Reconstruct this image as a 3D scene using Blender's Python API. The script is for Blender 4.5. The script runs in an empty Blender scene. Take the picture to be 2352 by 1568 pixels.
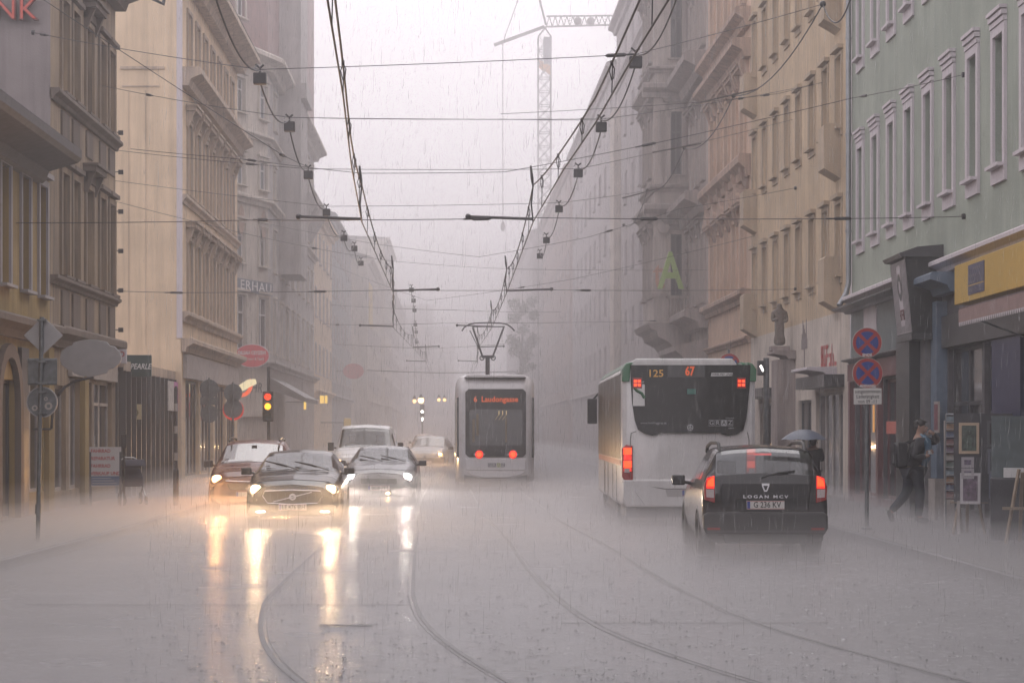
import bpy, bmesh, math, random
import numpy as np
from mathutils import Vector, Matrix
random.seed(7); np.random.seed(7)
SC = bpy.context.scene
COL = SC.collection
R = math.radians
# ------------------------------------------------------------------ camera
# camera 1.81 m above the road, looking straight up the street (+Y); F, XV, YH are its pinhole constants on a 2352 x 1568 frame
F, XV, YH, CH = 4830.0, 1040.0, 986.0, 1.81
cam_d = bpy.data.cameras.new('Camera'); cam = bpy.data.objects.new('Camera', cam_d); COL.objects.link(cam)
cam.location = (0, 0, CH); cam.rotation_euler = (R(90), 0, 0)
cam_d.sensor_width = 36; cam_d.lens = F / 2352 * 36
cam_d.shift_x = (1176 - XV) / 2352; cam_d.shift_y = (YH - 784) / 2352
cam_d.clip_start = 0.3; cam_d.clip_end = 3000
SC.camera = cam
# ------------------------------------------------------------------ world and sun
W = bpy.data.worlds.new('World'); SC.world = W; W.use_nodes = True
nt = W.node_tree; nt.nodes.clear()
sky = nt.nodes.new('ShaderNodeTexSky'); sky.sky_type = 'NISHITA'; sky.sun_disc = False
SUN_EL, SUN_AZ = 62.0, 20.0
sky.sun_elevation = R(SUN_EL); sky.sun_rotation = R(SUN_AZ); sky.dust_density = 6.0; sky.air_density = 1.0
hs = nt.nodes.new('ShaderNodeHueSaturation'); hs.inputs['Saturation'].default_value = 0.08
bg = nt.nodes.new('ShaderNodeBackground'); bg.inputs['Strength'].default_value = 0.15
mxs = nt.nodes.new('ShaderNodeMixRGB'); mxs.inputs[0].default_value = 0.85      # the closed cloud layer in front of the clear sky
mxs.inputs[2].default_value = (8.6, 8.08, 8.45, 1)
out = nt.nodes.new('ShaderNodeOutputWorld')
nt.links.new(sky.outputs[0], hs.inputs['Color']); nt.links.new(hs.outputs[0], mxs.inputs[1])
nt.links.new(mxs.outputs[0], bg.inputs[0]); nt.links.new(bg.outputs[0], out.inputs[0])
sl = bpy.data.lights.new('Sun', 'SUN'); sl.energy = 0.6; sl.angle = R(40); sl.color = (1, 0.95, 0.92)
sun = bpy.data.objects.new('Sun', sl); COL.objects.link(sun)
sun.rotation_euler = (R(90 - SUN_EL), 0, R(180 - SUN_AZ)); sun.location = (0, 0, 80)
# ------------------------------------------------------------------ exposure and render settings
vs = SC.view_settings; vs.view_transform = 'Standard'; vs.look = 'None'; vs.exposure = 0.25; vs.gamma = 1.0; vs.use_curve_mapping = False
SC.render.engine = 'CYCLES'
cy = SC.cycles
cy.max_bounces = 6; cy.diffuse_bounces = 2; cy.glossy_bounces = 3; cy.transmission_bounces = 3; cy.transparent_max_bounces = 12
cy.volume_bounces = 3; cy.caustics_reflective = False; cy.caustics_refractive = False
cy.use_denoising = True; cy.denoiser = 'OPENIMAGEDENOISE'
cy.sample_clamp_indirect = 4.0
HAZE = 0.0025; SPRAY = 0.105
# ------------------------------------------------------------------ pixels to places
def wx(px, Y): return (px - XV) * Y / F
def wz(py, Y): return CH + (YH - py) * Y / F
def at(px, py, Y): return Vector((wx(px, Y), Y, wz(py, Y)))
def gnd(px, py, z=0.0):
    Y = F * (CH - z) / (py - YH); return Vector((wx(px, Y), Y, z))
# ------------------------------------------------------------------ materials
MATS = {}
def mat(name, col, rough=0.6, metal=0.0, var=0.0, vscale=6.0, bump=0.0, bscale=40.0, streak=0.0, spec=0.5, coat=0.0, emit=None, estr=0.0, stain=None):
    if name in MATS: return MATS[name]
    m = bpy.data.materials.new(name); m.use_nodes = True
    n = m.node_tree.nodes; l = m.node_tree.links
    p = n['Principled BSDF']
    p.inputs['Base Color'].default_value = (*col, 1); p.inputs['Roughness'].default_value = rough
    p.inputs['Metallic'].default_value = metal; p.inputs['Specular IOR Level'].default_value = spec
    p.inputs['Coat Weight'].default_value = coat
    if emit:
        p.inputs['Emission Color'].default_value = (*emit, 1); p.inputs['Emission Strength'].default_value = estr
    if var or bump or streak:
        tc = n.new('ShaderNodeTexCoord')
    last = None
    if var:
        t = n.new('ShaderNodeTexNoise'); t.inputs['Scale'].default_value = vscale; t.inputs['Detail'].default_value = 6
        l.new(tc.outputs['Object'], t.inputs['Vector'])
        r = n.new('ShaderNodeValToRGB'); r.color_ramp.elements[0].position = .3; r.color_ramp.elements[1].position = .72
        a = max(0, 1 - var); b = 1 + var * .5
        r.color_ramp.elements[0].color = (*[c * a for c in col], 1); r.color_ramp.elements[1].color = (*[min(1, c * b) for c in col], 1)
        l.new(t.outputs['Fac'], r.inputs[0]); last = r.outputs[0]
    if streak:
        mp = n.new('ShaderNodeMapping'); mp.inputs['Scale'].default_value = (3.1, 3.1, 0.16)
        l.new(tc.outputs['Object'], mp.inputs[0])
        t2 = n.new('ShaderNodeTexNoise'); t2.inputs['Scale'].default_value = 1.6; t2.inputs['Detail'].default_value = 5; t2.inputs['Roughness'].default_value = .65
        l.new(mp.outputs[0], t2.inputs['Vector'])
        r2 = n.new('ShaderNodeValToRGB'); r2.color_ramp.elements[0].position = .42; r2.color_ramp.elements[1].position = .68
        r2.color_ramp.elements[0].color = (0, 0, 0, 1); r2.color_ramp.elements[1].color = (streak, streak, streak, 1)
        l.new(t2.outputs['Fac'], r2.inputs[0])
        mx = n.new('ShaderNodeMixRGB'); mx.inputs[2].default_value = (*(stain or [c * .35 for c in col]), 1)
        l.new(r2.outputs[0], mx.inputs[0])
        if last: l.new(last, mx.inputs[1])
        else: mx.inputs[1].default_value = (*col, 1)
        last = mx.outputs[0]
    if last: l.new(last, p.inputs['Base Color'])
    if bump:
        t3 = n.new('ShaderNodeTexNoise'); t3.inputs['Scale'].default_value = bscale; t3.inputs['Detail'].default_value = 4
        l.new(tc.outputs['Object'], t3.inputs['Vector'])
        bp = n.new('ShaderNodeBump'); bp.inputs['Strength'].default_value = bump; bp.inputs['Distance'].default_value = 0.02
        l.new(t3.outputs['Fac'], bp.inputs['Height']); l.new(bp.outputs[0], p.inputs['Normal'])
    MATS[name] = m; return m
def lamp_mat(name, col, s): return mat(name, (0.02, 0.02, 0.02), rough=.3, emit=col, estr=s)
def plaster(name, col, streak=.5, var=.22, stain=None): return mat(name, col, rough=.8, var=var, vscale=.9, bump=.25, bscale=30, streak=streak, stain=stain)
def paint(name, col, rough=.25): return mat(name, col, rough=rough, coat=.3, var=.12, vscale=9, spec=.4)
def see_glass(name, tint, k):
    if name in MATS: return MATS[name]
    m = bpy.data.materials.new(name); m.use_nodes = True; n = m.node_tree.nodes; l = m.node_tree.links
    n.remove(n['Principled BSDF'])
    tr = n.new('ShaderNodeBsdfTransparent'); tr.inputs[0].default_value = (*tint, 1)
    gl = n.new('ShaderNodeBsdfGlossy'); gl.inputs['Roughness'].default_value = .06; gl.inputs[0].default_value = (.9, .9, .92, 1)
    fr = n.new('ShaderNodeLayerWeight'); fr.inputs[0].default_value = .5
    pw = n.new('ShaderNodeMath'); pw.operation = 'POWER'; pw.inputs[1].default_value = 4; l.new(fr.outputs['Facing'], pw.inputs[0])
    ma = n.new('ShaderNodeMath'); ma.operation = 'MULTIPLY_ADD'; ma.inputs[1].default_value = .9; ma.inputs[2].default_value = k; ma.use_clamp = True; l.new(pw.outputs[0], ma.inputs[0])
    mx = n.new('ShaderNodeMixShader'); l.new(ma.outputs[0], mx.inputs[0]); l.new(tr.outputs[0], mx.inputs[1]); l.new(gl.outputs[0], mx.inputs[2])
    l.new(mx.outputs[0], n['Material Output'].inputs[0]); MATS[name] = m; return m
M_pane = mat('window_glass', (.035, .04, .05), rough=.08, spec=.8)
M_pane_l = mat('curtained_glass', (.22, .22, .23), rough=.12, spec=.7, var=.3, vscale=2)
M_shop = mat('shop_glass', (.05, .05, .055), rough=.06, spec=.9)
M_carglass = see_glass('car_glass', (.42, .46, .48), .10)
M_frame = mat('white_window_paint', (.62, .60, .60), rough=.5)
M_iron = mat('dark_iron', (.035, .035, .04), rough=.45)
M_wire = mat('wire_metal', (.035, .032, .035), rough=.5)
M_zinc = mat('zinc_sheet', (.30, .31, .33), rough=.4, metal=.6, var=.2)
M_alu = mat('sign_back_aluminium', (.34, .33, .34), rough=.55, metal=.2, var=.12)
M_galv = mat('galvanised_post', (.16, .17, .18), rough=.5, metal=.4, var=.3, vscale=12)
M_black = mat('black_plastic', (.012, .012, .014), rough=.45)
M_rubber = mat('tyre_rubber', (.012, .012, .012), rough=.75)
M_rim = mat('wheel_rim', (.30, .30, .32), rough=.35, metal=.8)
M_white = mat('white_enamel', (.72, .71, .71), rough=.4)
M_chrome = mat('chrome', (.65, .65, .67), rough=.15, metal=1)
M_plate = mat('plate_white', (.62, .60, .58), rough=.4)
M_plateblue = mat('plate_blue', (.03, .06, .3), rough=.4)
M_ink = mat('black_ink', (.015, .015, .015), rough=.5)
M_seat = mat('seat_cloth', (.03, .03, .035), rough=.9)
M_slate = mat('roof_slate', (.07, .07, .08), rough=.5, var=.3, vscale=3)
M_redlamp = lamp_mat('red_lamp_lit', (1, .015, .006), 1.1)
M_redlamp_hot = lamp_mat('red_lamp_core', (1, .055, .008), 2.3)
M_redlens = mat('red_lens', (.30, .01, .01), rough=.2, coat=.5)
M_headwarm = lamp_mat('headlamp_warm', (1, .50, .16), 12)
M_headyel = lamp_mat('headlamp_yellow', (1, .74, .36), 16)
M_headwhite = lamp_mat('headlamp_white', (.95, .97, 1), 16)
M_amber = lamp_mat('amber_led', (1, .13, .01), .5)
# ------------------------------------------------------------------ mesh collecting
class MB:
    def __init__(s): s.v = []; s.f = []
    def add(s, vs, fs):
        o = len(s.v); s.v += [tuple(p) for p in vs]; s.f += [tuple(i + o for i in f) for f in fs]; return s
    def box(s, x0, x1, y0, y1, z0, z1):
        return s.add([(x0,y0,z0),(x1,y0,z0),(x1,y1,z0),(x0,y1,z0),(x0,y0,z1),(x1,y0,z1),(x1,y1,z1),(x0,y1,z1)],
                     [(0,3,2,1),(4,5,6,7),(0,1,5,4),(1,2,6,5),(2,3,7,6),(3,0,4,7)])
    def cbox(s, c, d): return s.box(c[0]-d[0]/2, c[0]+d[0]/2, c[1]-d[1]/2, c[1]+d[1]/2, c[2]-d[2]/2, c[2]+d[2]/2)
    def quad(s, a, b, c, d): return s.add([a, b, c, d], [(0,1,2,3)])
    def poly(s, pts): return s.add(pts, [tuple(range(len(pts)))])
    def prism(s, pts, d0, d1, ax='y'):
        # polygon in the plane across `ax`, pushed along it from d0 to d1
        def P(a, b, d): return (a, d, b) if ax == 'y' else ((d, a, b) if ax == 'x' else (a, b, d))
        n = len(pts); vs = [P(a, b, d0) for a, b in pts] + [P(a, b, d1) for a, b in pts]
        fs = [tuple(range(n)), tuple(range(2*n-1, n-1, -1))] + [(i, i+n, (i+1) % n + n, (i+1) % n) for i in range(n)]
        return s.add(vs, fs)
    def bar(s, a, b, w, h=None, up=(0,0,1)):
        # straight bar of rectangular section
        a = Vector(a); b = Vector(b); h = h or w; d = (b-a).normalized(); u = Vector(up)
        if abs(d.dot(u)) > .98: u = Vector((0,1,0))
        x = d.cross(u).normalized(); z = x.cross(d).normalized()
        vs = [p + x*sx*w/2 + z*sz*h/2 for p in (a, b) for sx, sz in ((-1,-1),(1,-1),(1,1),(-1,1))]
        return s.add(vs, [(0,1,2,3),(7,6,5,4),(0,4,5,1),(1,5,6,2),(2,6,7,3),(3,7,4,0)])
    def tube(s, path, r, n=6, caps=True):
        path = [Vector(p) for p in path]; rs = r if hasattr(r, '__len__') else [r]*len(path)
        vs = []; fs = []; up = Vector((0,0,1)); px = None
        for i, p in enumerate(path):
            d = (path[min(i+1, len(path)-1)] - path[max(i-1, 0)]).normalized()
            if px is None:
                u = up if abs(d.dot(up)) < .95 else Vector((1,0,0)); x = d.cross(u).normalized()
            else:
                x = (px - d * px.dot(d)).normalized()
            px = x; z = d.cross(x)
            for k in range(n):
                a = 2*math.pi*k/n; vs.append(p + (x*math.cos(a) + z*math.sin(a))*rs[i])
        for i in range(len(path)-1):
            for k in range(n): fs.append((i*n+k, i*n+(k+1)%n, (i+1)*n+(k+1)%n, (i+1)*n+k))
        if caps: fs.append(tuple(range(n-1,-1,-1))); fs.append(tuple((len(path)-1)*n+k for k in range(n)))
        return s.add(vs, fs)
    def lathe(s, prof, n=16, c=(0,0,0), ax='z'):
        vs = []; fs = []
        for r, h in prof:
            for k in range(n):
                a = 2*math.pi*k/n; x, y = r*math.cos(a), r*math.sin(a)
                vs.append((c[0]+x, c[1]+y, c[2]+h) if ax == 'z' else ((c[0]+h, c[1]+x, c[2]+y) if ax == 'x' else (c[0]+x, c[1]+h, c[2]+y)))
        m = len(prof)
        for i in range(m-1):
            for k in range(n): fs.append((i*n+k, i*n+(k+1)%n, (i+1)*n+(k+1)%n, (i+1)*n+k))
        if m >= 4 and abs(prof[0][0]-prof[-1][0]) < 1e-9 and max(p_[0] for p_ in prof) > prof[0][0]+1e-9:
            for k in range(n): fs.append(((m-1)*n+k, (m-1)*n+(k+1)%n, (k+1)%n, k))      # closed ring, open in the middle
        else:
            fs.append(tuple(range(n-1,-1,-1))); fs.append(tuple((m-1)*n+k for k in range(n)))
        return s.add(vs, fs)
    def ball(s, c, rx, ry=None, rz=None, nu=12, nv=8):
        ry = ry or rx; rz = rz or rx
        vs = [(c[0], c[1], c[2]-rz)]; fs = []
        for j in range(1, nv):
            t = math.pi*j/nv
            for k in range(nu):
                a = 2*math.pi*k/nu; vs.append((c[0]+rx*math.sin(t)*math.cos(a), c[1]+ry*math.sin(t)*math.sin(a), c[2]-rz*math.cos(t)))
        vs.append((c[0], c[1], c[2]+rz)); L = len(vs)-1
        for k in range(nu):
            fs.append((0, 1+(k+1)%nu, 1+k)); fs.append((L, 1+(nv-2)*nu+k, 1+(nv-2)*nu+(k+1)%nu))
            for j in range(nv-2): fs.append((1+j*nu+k, 1+j*nu+(k+1)%nu, 1+(j+1)*nu+(k+1)%nu, 1+(j+1)*nu+k))
        return s.add(vs, fs)
    def mesh(s, name, m, smooth=False, bevel=0, seg=2):
        me = bpy.data.meshes.new(name); me.from_pydata(s.v, [], s.f); me.update()
        bm = bmesh.new(); bm.from_mesh(me)
        if bevel:
            bmesh.ops.remove_doubles(bm, verts=bm.verts, dist=1e-5)
            es = [e for e in bm.edges if len(e.link_faces) == 2 and e.calc_face_angle(0) > .6]
            bmesh.ops.bevel(bm, geom=es, offset=bevel, segments=seg, affect='EDGES', profile=.6, clamp_overlap=True)
        bmesh.ops.recalc_face_normals(bm, faces=bm.faces)
        bm.to_mesh(me); bm.free()
        if m: me.materials.append(m)
        if smooth: 
            for p in me.polygons: p.use_smooth = True
            try: me.set_sharp_from_angle(angle=R(38))
            except Exception: pass
        return me
    def build(s, name, m, parent=None, loc=None, rot=None, smooth=False, bevel=0, seg=2):
        o = bpy.data.objects.new(name, s.mesh(name, m, smooth, bevel, seg)); COL.objects.link(o)
        if parent is not None: o.parent = parent
        if loc is not None: o.location = loc
        elif parent is not None and parent.get('_w'): o.location = -Vector(parent.location)
        if rot is not None: o.rotation_euler = rot
        return o
def tag(o, label=None, cat=None, group=None, kind=None):
    if label: o['label'] = label
    if cat: o['category'] = cat
    if group: o['group'] = group
    if kind: o['kind'] = kind
    return o
def thing(name, label, cat, loc=(0,0,0), rz=0, group=None, world=False):
    o = bpy.data.objects.new(name, None); COL.objects.link(o); o.location = loc; o.rotation_euler = (0,0,rz)
    o.empty_display_size = .2
    if world: o['_w'] = 1          # children are given in street coordinates
    return tag(o, label, cat, group)
def inst(name, me, parent, loc=(0,0,0), rz=0.0, rot=None):
    o = bpy.data.objects.new(name, me); COL.objects.link(o); o.parent = parent; o.location = loc
    o.rotation_euler = rot if rot else (0,0,rz); return o
def copy_tree(o, parent=None):
    c = o.copy(); COL.objects.link(c); c.parent = parent
    for ch in list(o.children): copy_tree(ch, c)
    return c
def pieces(mb):
    # the separate solids collected in one MB
    key = {}; par = list(range(len(mb.v)))
    def fd(i):
        while par[i] != i: par[i] = par[par[i]]; i = par[i]
        return i
    for i, v in enumerate(mb.v):
        k = tuple(round(c, 4) for c in v)
        if k in key: par[fd(i)] = fd(key[k])
        else: key[k] = i
    for f in mb.f:
        for j in f[1:]: par[fd(j)] = fd(f[0])
    gr = {}
    for f in mb.f: gr.setdefault(fd(f[0]), []).append(f)
    out = []
    for fs in gr.values():
        ids = sorted({i for f in fs for i in f}); mp = {i: n for n, i in enumerate(ids)}; o = MB(); o.v = [mb.v[i] for i in ids]; o.f = [tuple(mp[i] for i in f) for f in fs]; out.append(o)
    return out
def scribble(w, h, n, m, parent, loc, rot=(R(90),0,0), name='lettering', seed=1):
    # a row of letter-like strokes, for writing too blurred to read
    rnd = random.Random(seed); q = MB(); st = w/n
    for i in range(n):
        x = -w/2+st*(i+.5); a = st*.36; z0, z1 = -h/2, h/2
        q.box(x-a, x-a+st*.2, z0, z1, 0, .004) if rnd.random() < .8 else None
        if rnd.random() < .6: q.box(x-a, x+a, z1-h*.16, z1, 0, .005)
        if rnd.random() < .5: q.box(x-a, x+a, -h*.08, h*.08, 0, .006)
        if rnd.random() < .6: q.box(x+a-st*.2, x+a, z0, z1*rnd.choice((1, .1)), 0, .0045)
        if rnd.random() < .5: q.box(x-a, x+a, z0, z0+h*.16, 0, .005)
    return tag(q.build(name, m, parent, loc=loc, rot=rot), kind='stuff')

def text(s, size, m, parent, loc, rot=(R(90),0,0), name='lettering', depth=.006, align='CENTER', sx=1.0, bold=0.0, spacing=1.0, shear=0.0):
    cu = bpy.data.curves.new(name, 'FONT'); cu.body = s; cu.size = size; cu.extrude = depth/2; cu.align_x = align; cu.align_y = 'CENTER'
    cu.resolution_u = 2; cu.offset = bold; cu.space_character = spacing; cu.shear = shear
    t = bpy.data.objects.new('t', cu); COL.objects.link(t)
    me = bpy.data.meshes.new_from_object(t.evaluated_get(bpy.context.evaluated_depsgraph_get()))
    bpy.data.objects.remove(t); bpy.data.curves.remove(cu)
    me.materials.clear(); me.materials.append(m)
    o = bpy.data.objects.new(name, me); COL.objects.link(o); o.parent = parent; o.location = loc; o.rotation_euler = rot; o.scale = (sx,1,1)
    return o
def spot(name, parent, loc, energy, col, direction=(0,-1,-.06), size=70, blend=.6, radius=.06):
    l = bpy.data.lights.new(name, 'SPOT'); l.energy = energy; l.color = col; l.spot_size = R(size); l.spot_blend = blend; l.shadow_soft_size = radius
    o = bpy.data.objects.new(name, l); COL.objects.link(o); o.parent = parent; o.location = loc
    o.rotation_euler = Vector(direction).to_track_quat('-Z', 'Y').to_euler(); return o
# ================================================================== ground, road, rails, pavements
def road_mat():
    m = bpy.data.materials.new('wet_asphalt'); m.use_nodes = True; n = m.node_tree.nodes; l = m.node_tree.links; p = n['Principled BSDF']
    tc = n.new('ShaderNodeTexCoord')
    def noise(sc, det, vec=None):
        t = n.new('ShaderNodeTexNoise'); t.inputs['Scale'].default_value = sc; t.inputs['Detail'].default_value = det
        l.new(vec or tc.outputs['Object'], t.inputs['Vector']); return t
    mp = n.new('ShaderNodeMapping'); mp.inputs['Scale'].default_value = (1.0, .12, 1); l.new(tc.outputs['Object'], mp.inputs[0])
    a = noise(.35, 7); w = noise(.5, 6)
    r = n.new('ShaderNodeValToRGB'); r.color_ramp.elements[0].position = .35; r.color_ramp.elements[1].position = .7
    r.color_ramp.elements[0].color = (.034, .032, .040, 1); r.color_ramp.elements[1].color = (.085, .080, .092, 1)
    l.new(a.outputs[0], r.inputs[0]); l.new(r.outputs[0], p.inputs['Base Color'])
    rr = n.new('ShaderNodeMapRange'); rr.inputs[1].default_value = .3; rr.inputs[2].default_value = .7; rr.inputs[3].default_value = .09; rr.inputs[4].default_value = .30
    l.new(w.outputs[0], rr.inputs[0]); l.new(rr.outputs[0], p.inputs['Roughness'])
    p.inputs['Specular IOR Level'].default_value = .55
    # ripples and rings of falling drops in the film of water
    v = n.new('ShaderNodeTexVoronoi'); v.inputs['Scale'].default_value = 7; l.new(tc.outputs['Object'], v.inputs['Vector'])
    s1 = n.new('ShaderNodeMath'); s1.operation = 'MULTIPLY'; s1.inputs[1].default_value = 60; l.new(v.outputs['Distance'], s1.inputs[0])
    s2 = n.new('ShaderNodeMath'); s2.operation = 'SINE'; l.new(s1.outputs[0], s2.inputs[0])
    s3 = n.new('ShaderNodeMapRange'); s3.inputs[1].default_value = 0; s3.inputs[2].default_value = .5; s3.inputs[3].default_value = 1; s3.inputs[4].default_value = 0
    l.new(v.outputs['Distance'], s3.inputs[0])
    s4 = n.new('ShaderNodeMath'); s4.operation = 'MULTIPLY'; l.new(s2.outputs[0], s4.inputs[0]); l.new(s3.outputs[0], s4.inputs[1])
    f = noise(34, 5); ad = n.new('ShaderNodeMath'); ad.operation = 'MULTIPLY_ADD'; ad.inputs[1].default_value = 1.6
    l.new(f.outputs[0], ad.inputs[0]); l.new(s4.outputs[0], ad.inputs[2])
    b = n.new('ShaderNodeBump'); b.inputs['Strength'].default_value = .55; b.inputs['Distance'].default_value = .012
    l.new(ad.outputs[0], b.inputs['Height'])
    g2 = noise(4.5, 3); b2 = n.new('ShaderNodeBump'); b2.inputs['Strength'].default_value = .7; b2.inputs['Distance'].default_value = .04; l.new(g2.outputs[0], b2.inputs['Height']); l.new(b.outputs[0], b2.inputs['Normal']); l.new(b2.outputs[0], p.inputs['Normal'])
    return m
M_road = road_mat()
M_pave = mat('wet_paving', (.11, .105, .105), rough=.32, var=.3, vscale=2.5, bump=.4, bscale=45, spec=.7)
M_kerb = mat('granite_kerb', (.13, .125, .13), rough=.8, var=.25, vscale=14, spec=.2)
M_steel = mat('rail_steel', (.035, .034, .036), rough=.42, metal=.2, spec=.4, var=.2)
M_soil = mat('town_ground', (.09, .085, .08), rough=.8, var=.3)
g = MB(); g.quad((-400,-40,-.012),(400,-40,-.012),(400,1200,-.012),(-400,1200,-.012)); tag(g.build('ground', M_soil), kind='structure')
RY0, RY1 = -20, 620
KL = [(-40,-6.6),(14,-6.45),(24,-6.2),(27.5,-5.78),(31,-5.72),(34,-5.62),(48,-5.62),(600,-5.62)]     # (Y, X) of the left kerb
KR = [(-40,6.2),(20,6.35),(26,6.45),(34,6.55),(60,6.6),(600,6.6)]
def kx(K, y): return float(np.interp(y, [k[0] for k in K], [k[1] for k in K]))
rd = MB(); ys = list(np.linspace(RY0, 60, 60)) + list(np.linspace(64, RY1, 20))
for a, b in zip(ys, ys[1:]):
    rd.quad((kx(KL,a),a,0),(kx(KR,a),a,0),(kx(KR,b),b,0),(kx(KL,b),b,0))
road = tag(rd.build('road', M_road), kind='structure')
def pavement(name, K, side, far):
    p = MB(); k = MB()
    for a, b in zip(ys, ys[1:]):
        xa, xb = kx(K,a), kx(K,b); w = .11*side
        p.quad((xa+w,a,.12),(far,a,.12),(far,b,.12),(xb+w,b,.12))
        pts = []
        for y, x in ((a,xa),(b,xb)): pts += [(x,y,-.01),(x+.02*side,y,.115),(x+.05*side,y,.128),(x+w,y,.128)]
        k.add(pts, [(0,1,5,4),(1,2,6,5),(2,3,7,6)])
    o = tag(p.build(name, M_pave), kind='structure'); k.build('kerb', M_kerb, o)
    return o
pave_l = pavement('pavement_left', KL, -1, -14); pave_r = pavement('pavement_right', KR, 1, 14)
# grooved tram rails: left track curves away to the right in the foreground, as does the right one
RAILS = [[(782,1214),(715,1277),(650,1337),(607,1382),(597,1427),(602,1472),(630,1517),(685,1567)],
         [(965,1152),(957,1232),(950,1297),(947,1367),(965,1417),(1000,1457),(1060,1502),(1125,1542),(1165,1567)],
         [(1110,1180),(1176,1254),(1206,1301),(1241,1341),(1291,1386),(1346,1426),(1426,1466),(1526,1501),(1626,1536),(1716,1564)],
         [(1291,1199),(1376,1241),(1456,1291),(1556,1351),(1676,1406),(1776,1444),(1901,1481),(2026,1514),(2221,1566)]]
FARX = [-2.24, -.80, .52, 1.96]
for pts, fx in zip(RAILS, FARX):
    P = [gnd(*p) for p in pts]
    Y = [p.y for p in P]; X = [p.x for p in P]
    sl_ = (X[-1]-X[-2])/(Y[-1]-Y[-2]); sl2 = sl_*1.25
    Y += [12, 7, 0]; X += [X[-1]+sl2*(12-P[-1].y), 0, 0]; X[-2] = X[-3]+sl2*1.25*(-5); X[-1] = X[-2]+sl2*1.5*(-7)
    Y = [600, 64] + Y; X = [fx, fx] + X
    yy = np.concatenate([np.linspace(0, 60, 150), np.linspace(64, 600, 12)])
    xx = np.interp(yy, Y[::-1], X[::-1])
    ker = np.hanning(9); ker /= ker.sum(); xs = np.convolve(np.pad(xx, 4, mode='edge'), ker, 'valid'); xs[-16:] = xx[-16:]; xs[:4] = xx[:4]
    rb = MB()
    prof = [(-.026,.003),(-.024,.007),(.018,.007),(.021,-.03),(.050,-.03),(.052,.005),(.058,.003)]
    if fx in (FARX[0], FARX[2]): prof = prof
    else: prof = [(-a, b) for a, b in prof][::-1]
    ring = []
    for x, y in zip(xs, yy): ring.append([(x+a, y, b) for a, b in prof])
    n = len(prof); V = [p for r_ in ring for p in r_]; Fc = []
    for i in range(len(ring)-1):
        for k in range(n-1): Fc.append((i*n+k, i*n+k+1, (i+1)*n+k+1, (i+1)*n+k))
    rb.add(V, Fc); rb.build('tram_rail', M_steel, road)
dr = MB(); a = gnd(733,1437); b = gnd(856,1437)
dr.box(a.x, b.x, a.y-.05, a.y+.05, .004, .012)
for i in range(12): dr.box(a.x+.03+i*(b.x-a.x-.06)/12, a.x+.03+(i+.55)*(b.x-a.x-.06)/12, a.y-.035, a.y+.035, .012, .016)
dr.build('drain_cover', M_steel, road)
# seams across the asphalt
sm = MB()
for (x0, x1, y0) in ((60, 940, 1388), (1290, 1900, 1430)):
    a = gnd(x0, y0); b = gnd(x1, y0); sm.box(a.x, b.x, a.y-.03, a.y+.03, .003, .006)
sm.build('asphalt_seam', mat('bitumen', (.03,.03,.032), rough=.25, spec=.7), road)
# ================================================================== building kit
V2 = lambda p: Vector((p[0], p[1]))
def edge(p0, p1):
    u = (V2(p1) - V2(p0)).normalized(); return u, Vector((u.y, -u.x))
def fpt(p0, u, n, a, d, z): return (p0[0] + u.x*a + n.x*d, p0[1] + u.y*a + n.y*d, z)
def fbox(mb, p0, p1, a0, a1, d0, d1, z0, z1):
    # box on a wall face: a along the wall, d outwards, z up
    u, n = edge(p0, p1); P = lambda a, d, z: fpt(p0, u, n, a, d, z)
    return mb.add([P(a0,d1,z0),P(a1,d1,z0),P(a1,d0,z0),P(a0,d0,z0),P(a0,d1,z1),P(a1,d1,z1),P(a1,d0,z1),P(a0,d0,z1)],
                  [(0,3,2,1),(4,5,6,7),(0,1,5,4),(1,2,6,5),(2,3,7,6),(3,0,4,7)])
def fprof(mb, p0, p1, a0, a1, prof):
    # moulding of profile [(d, z)] run along a wall face
    u, n = edge(p0, p1); k = len(prof)
    vs = [fpt(p0, u, n, a, d, z) for a in (a0, a1) for d, z in prof]
    return mb.add(vs, [tuple(range(k)), tuple(range(2*k-1, k-1, -1))] + [(i, i+k, (i+1)%k+k, (i+1)%k) for i in range(k)])
def wallface(mb, p0, p1, z0, z1, ops=(), depth=.2):
    u, n = edge(p0, p1); L = (V2(p1)-V2(p0)).length; P = lambda a, z, d=0: fpt(p0, u, n, a, -d, z)
    us = sorted({0, L, *[round(x, 4) for o in ops for x in o[:2]]}); zs = sorted({z0, z1, *[round(x, 4) for o in ops for x in o[2:4]]})
    us = [x for x in us if -1e-6 <= x <= L+1e-6]; zs = [z for z in zs if z0-1e-6 <= z <= z1+1e-6]
    for a, b in zip(us, us[1:]):
        for c, d in zip(zs, zs[1:]):
            m, k = (a+b)/2, (c+d)/2
            if any(o[0] < m < o[1] and o[2] < k < o[3] for o in ops): continue
            mb.quad(P(a,c), P(b,c), P(b,d), P(a,d))
    for o in ops:
        a, b, c, d = o[:4]
        mb.quad(P(a,c),P(a,d),P(a,d,depth),P(a,c,depth)); mb.quad(P(b,c),P(b,c,depth),P(b,d,depth),P(b,d))
        mb.quad(P(a,d),P(b,d),P(b,d,depth),P(a,d,depth)); mb.quad(P(a,c),P(a,c,depth),P(b,c,depth),P(b,c))
_wm = {}
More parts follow.
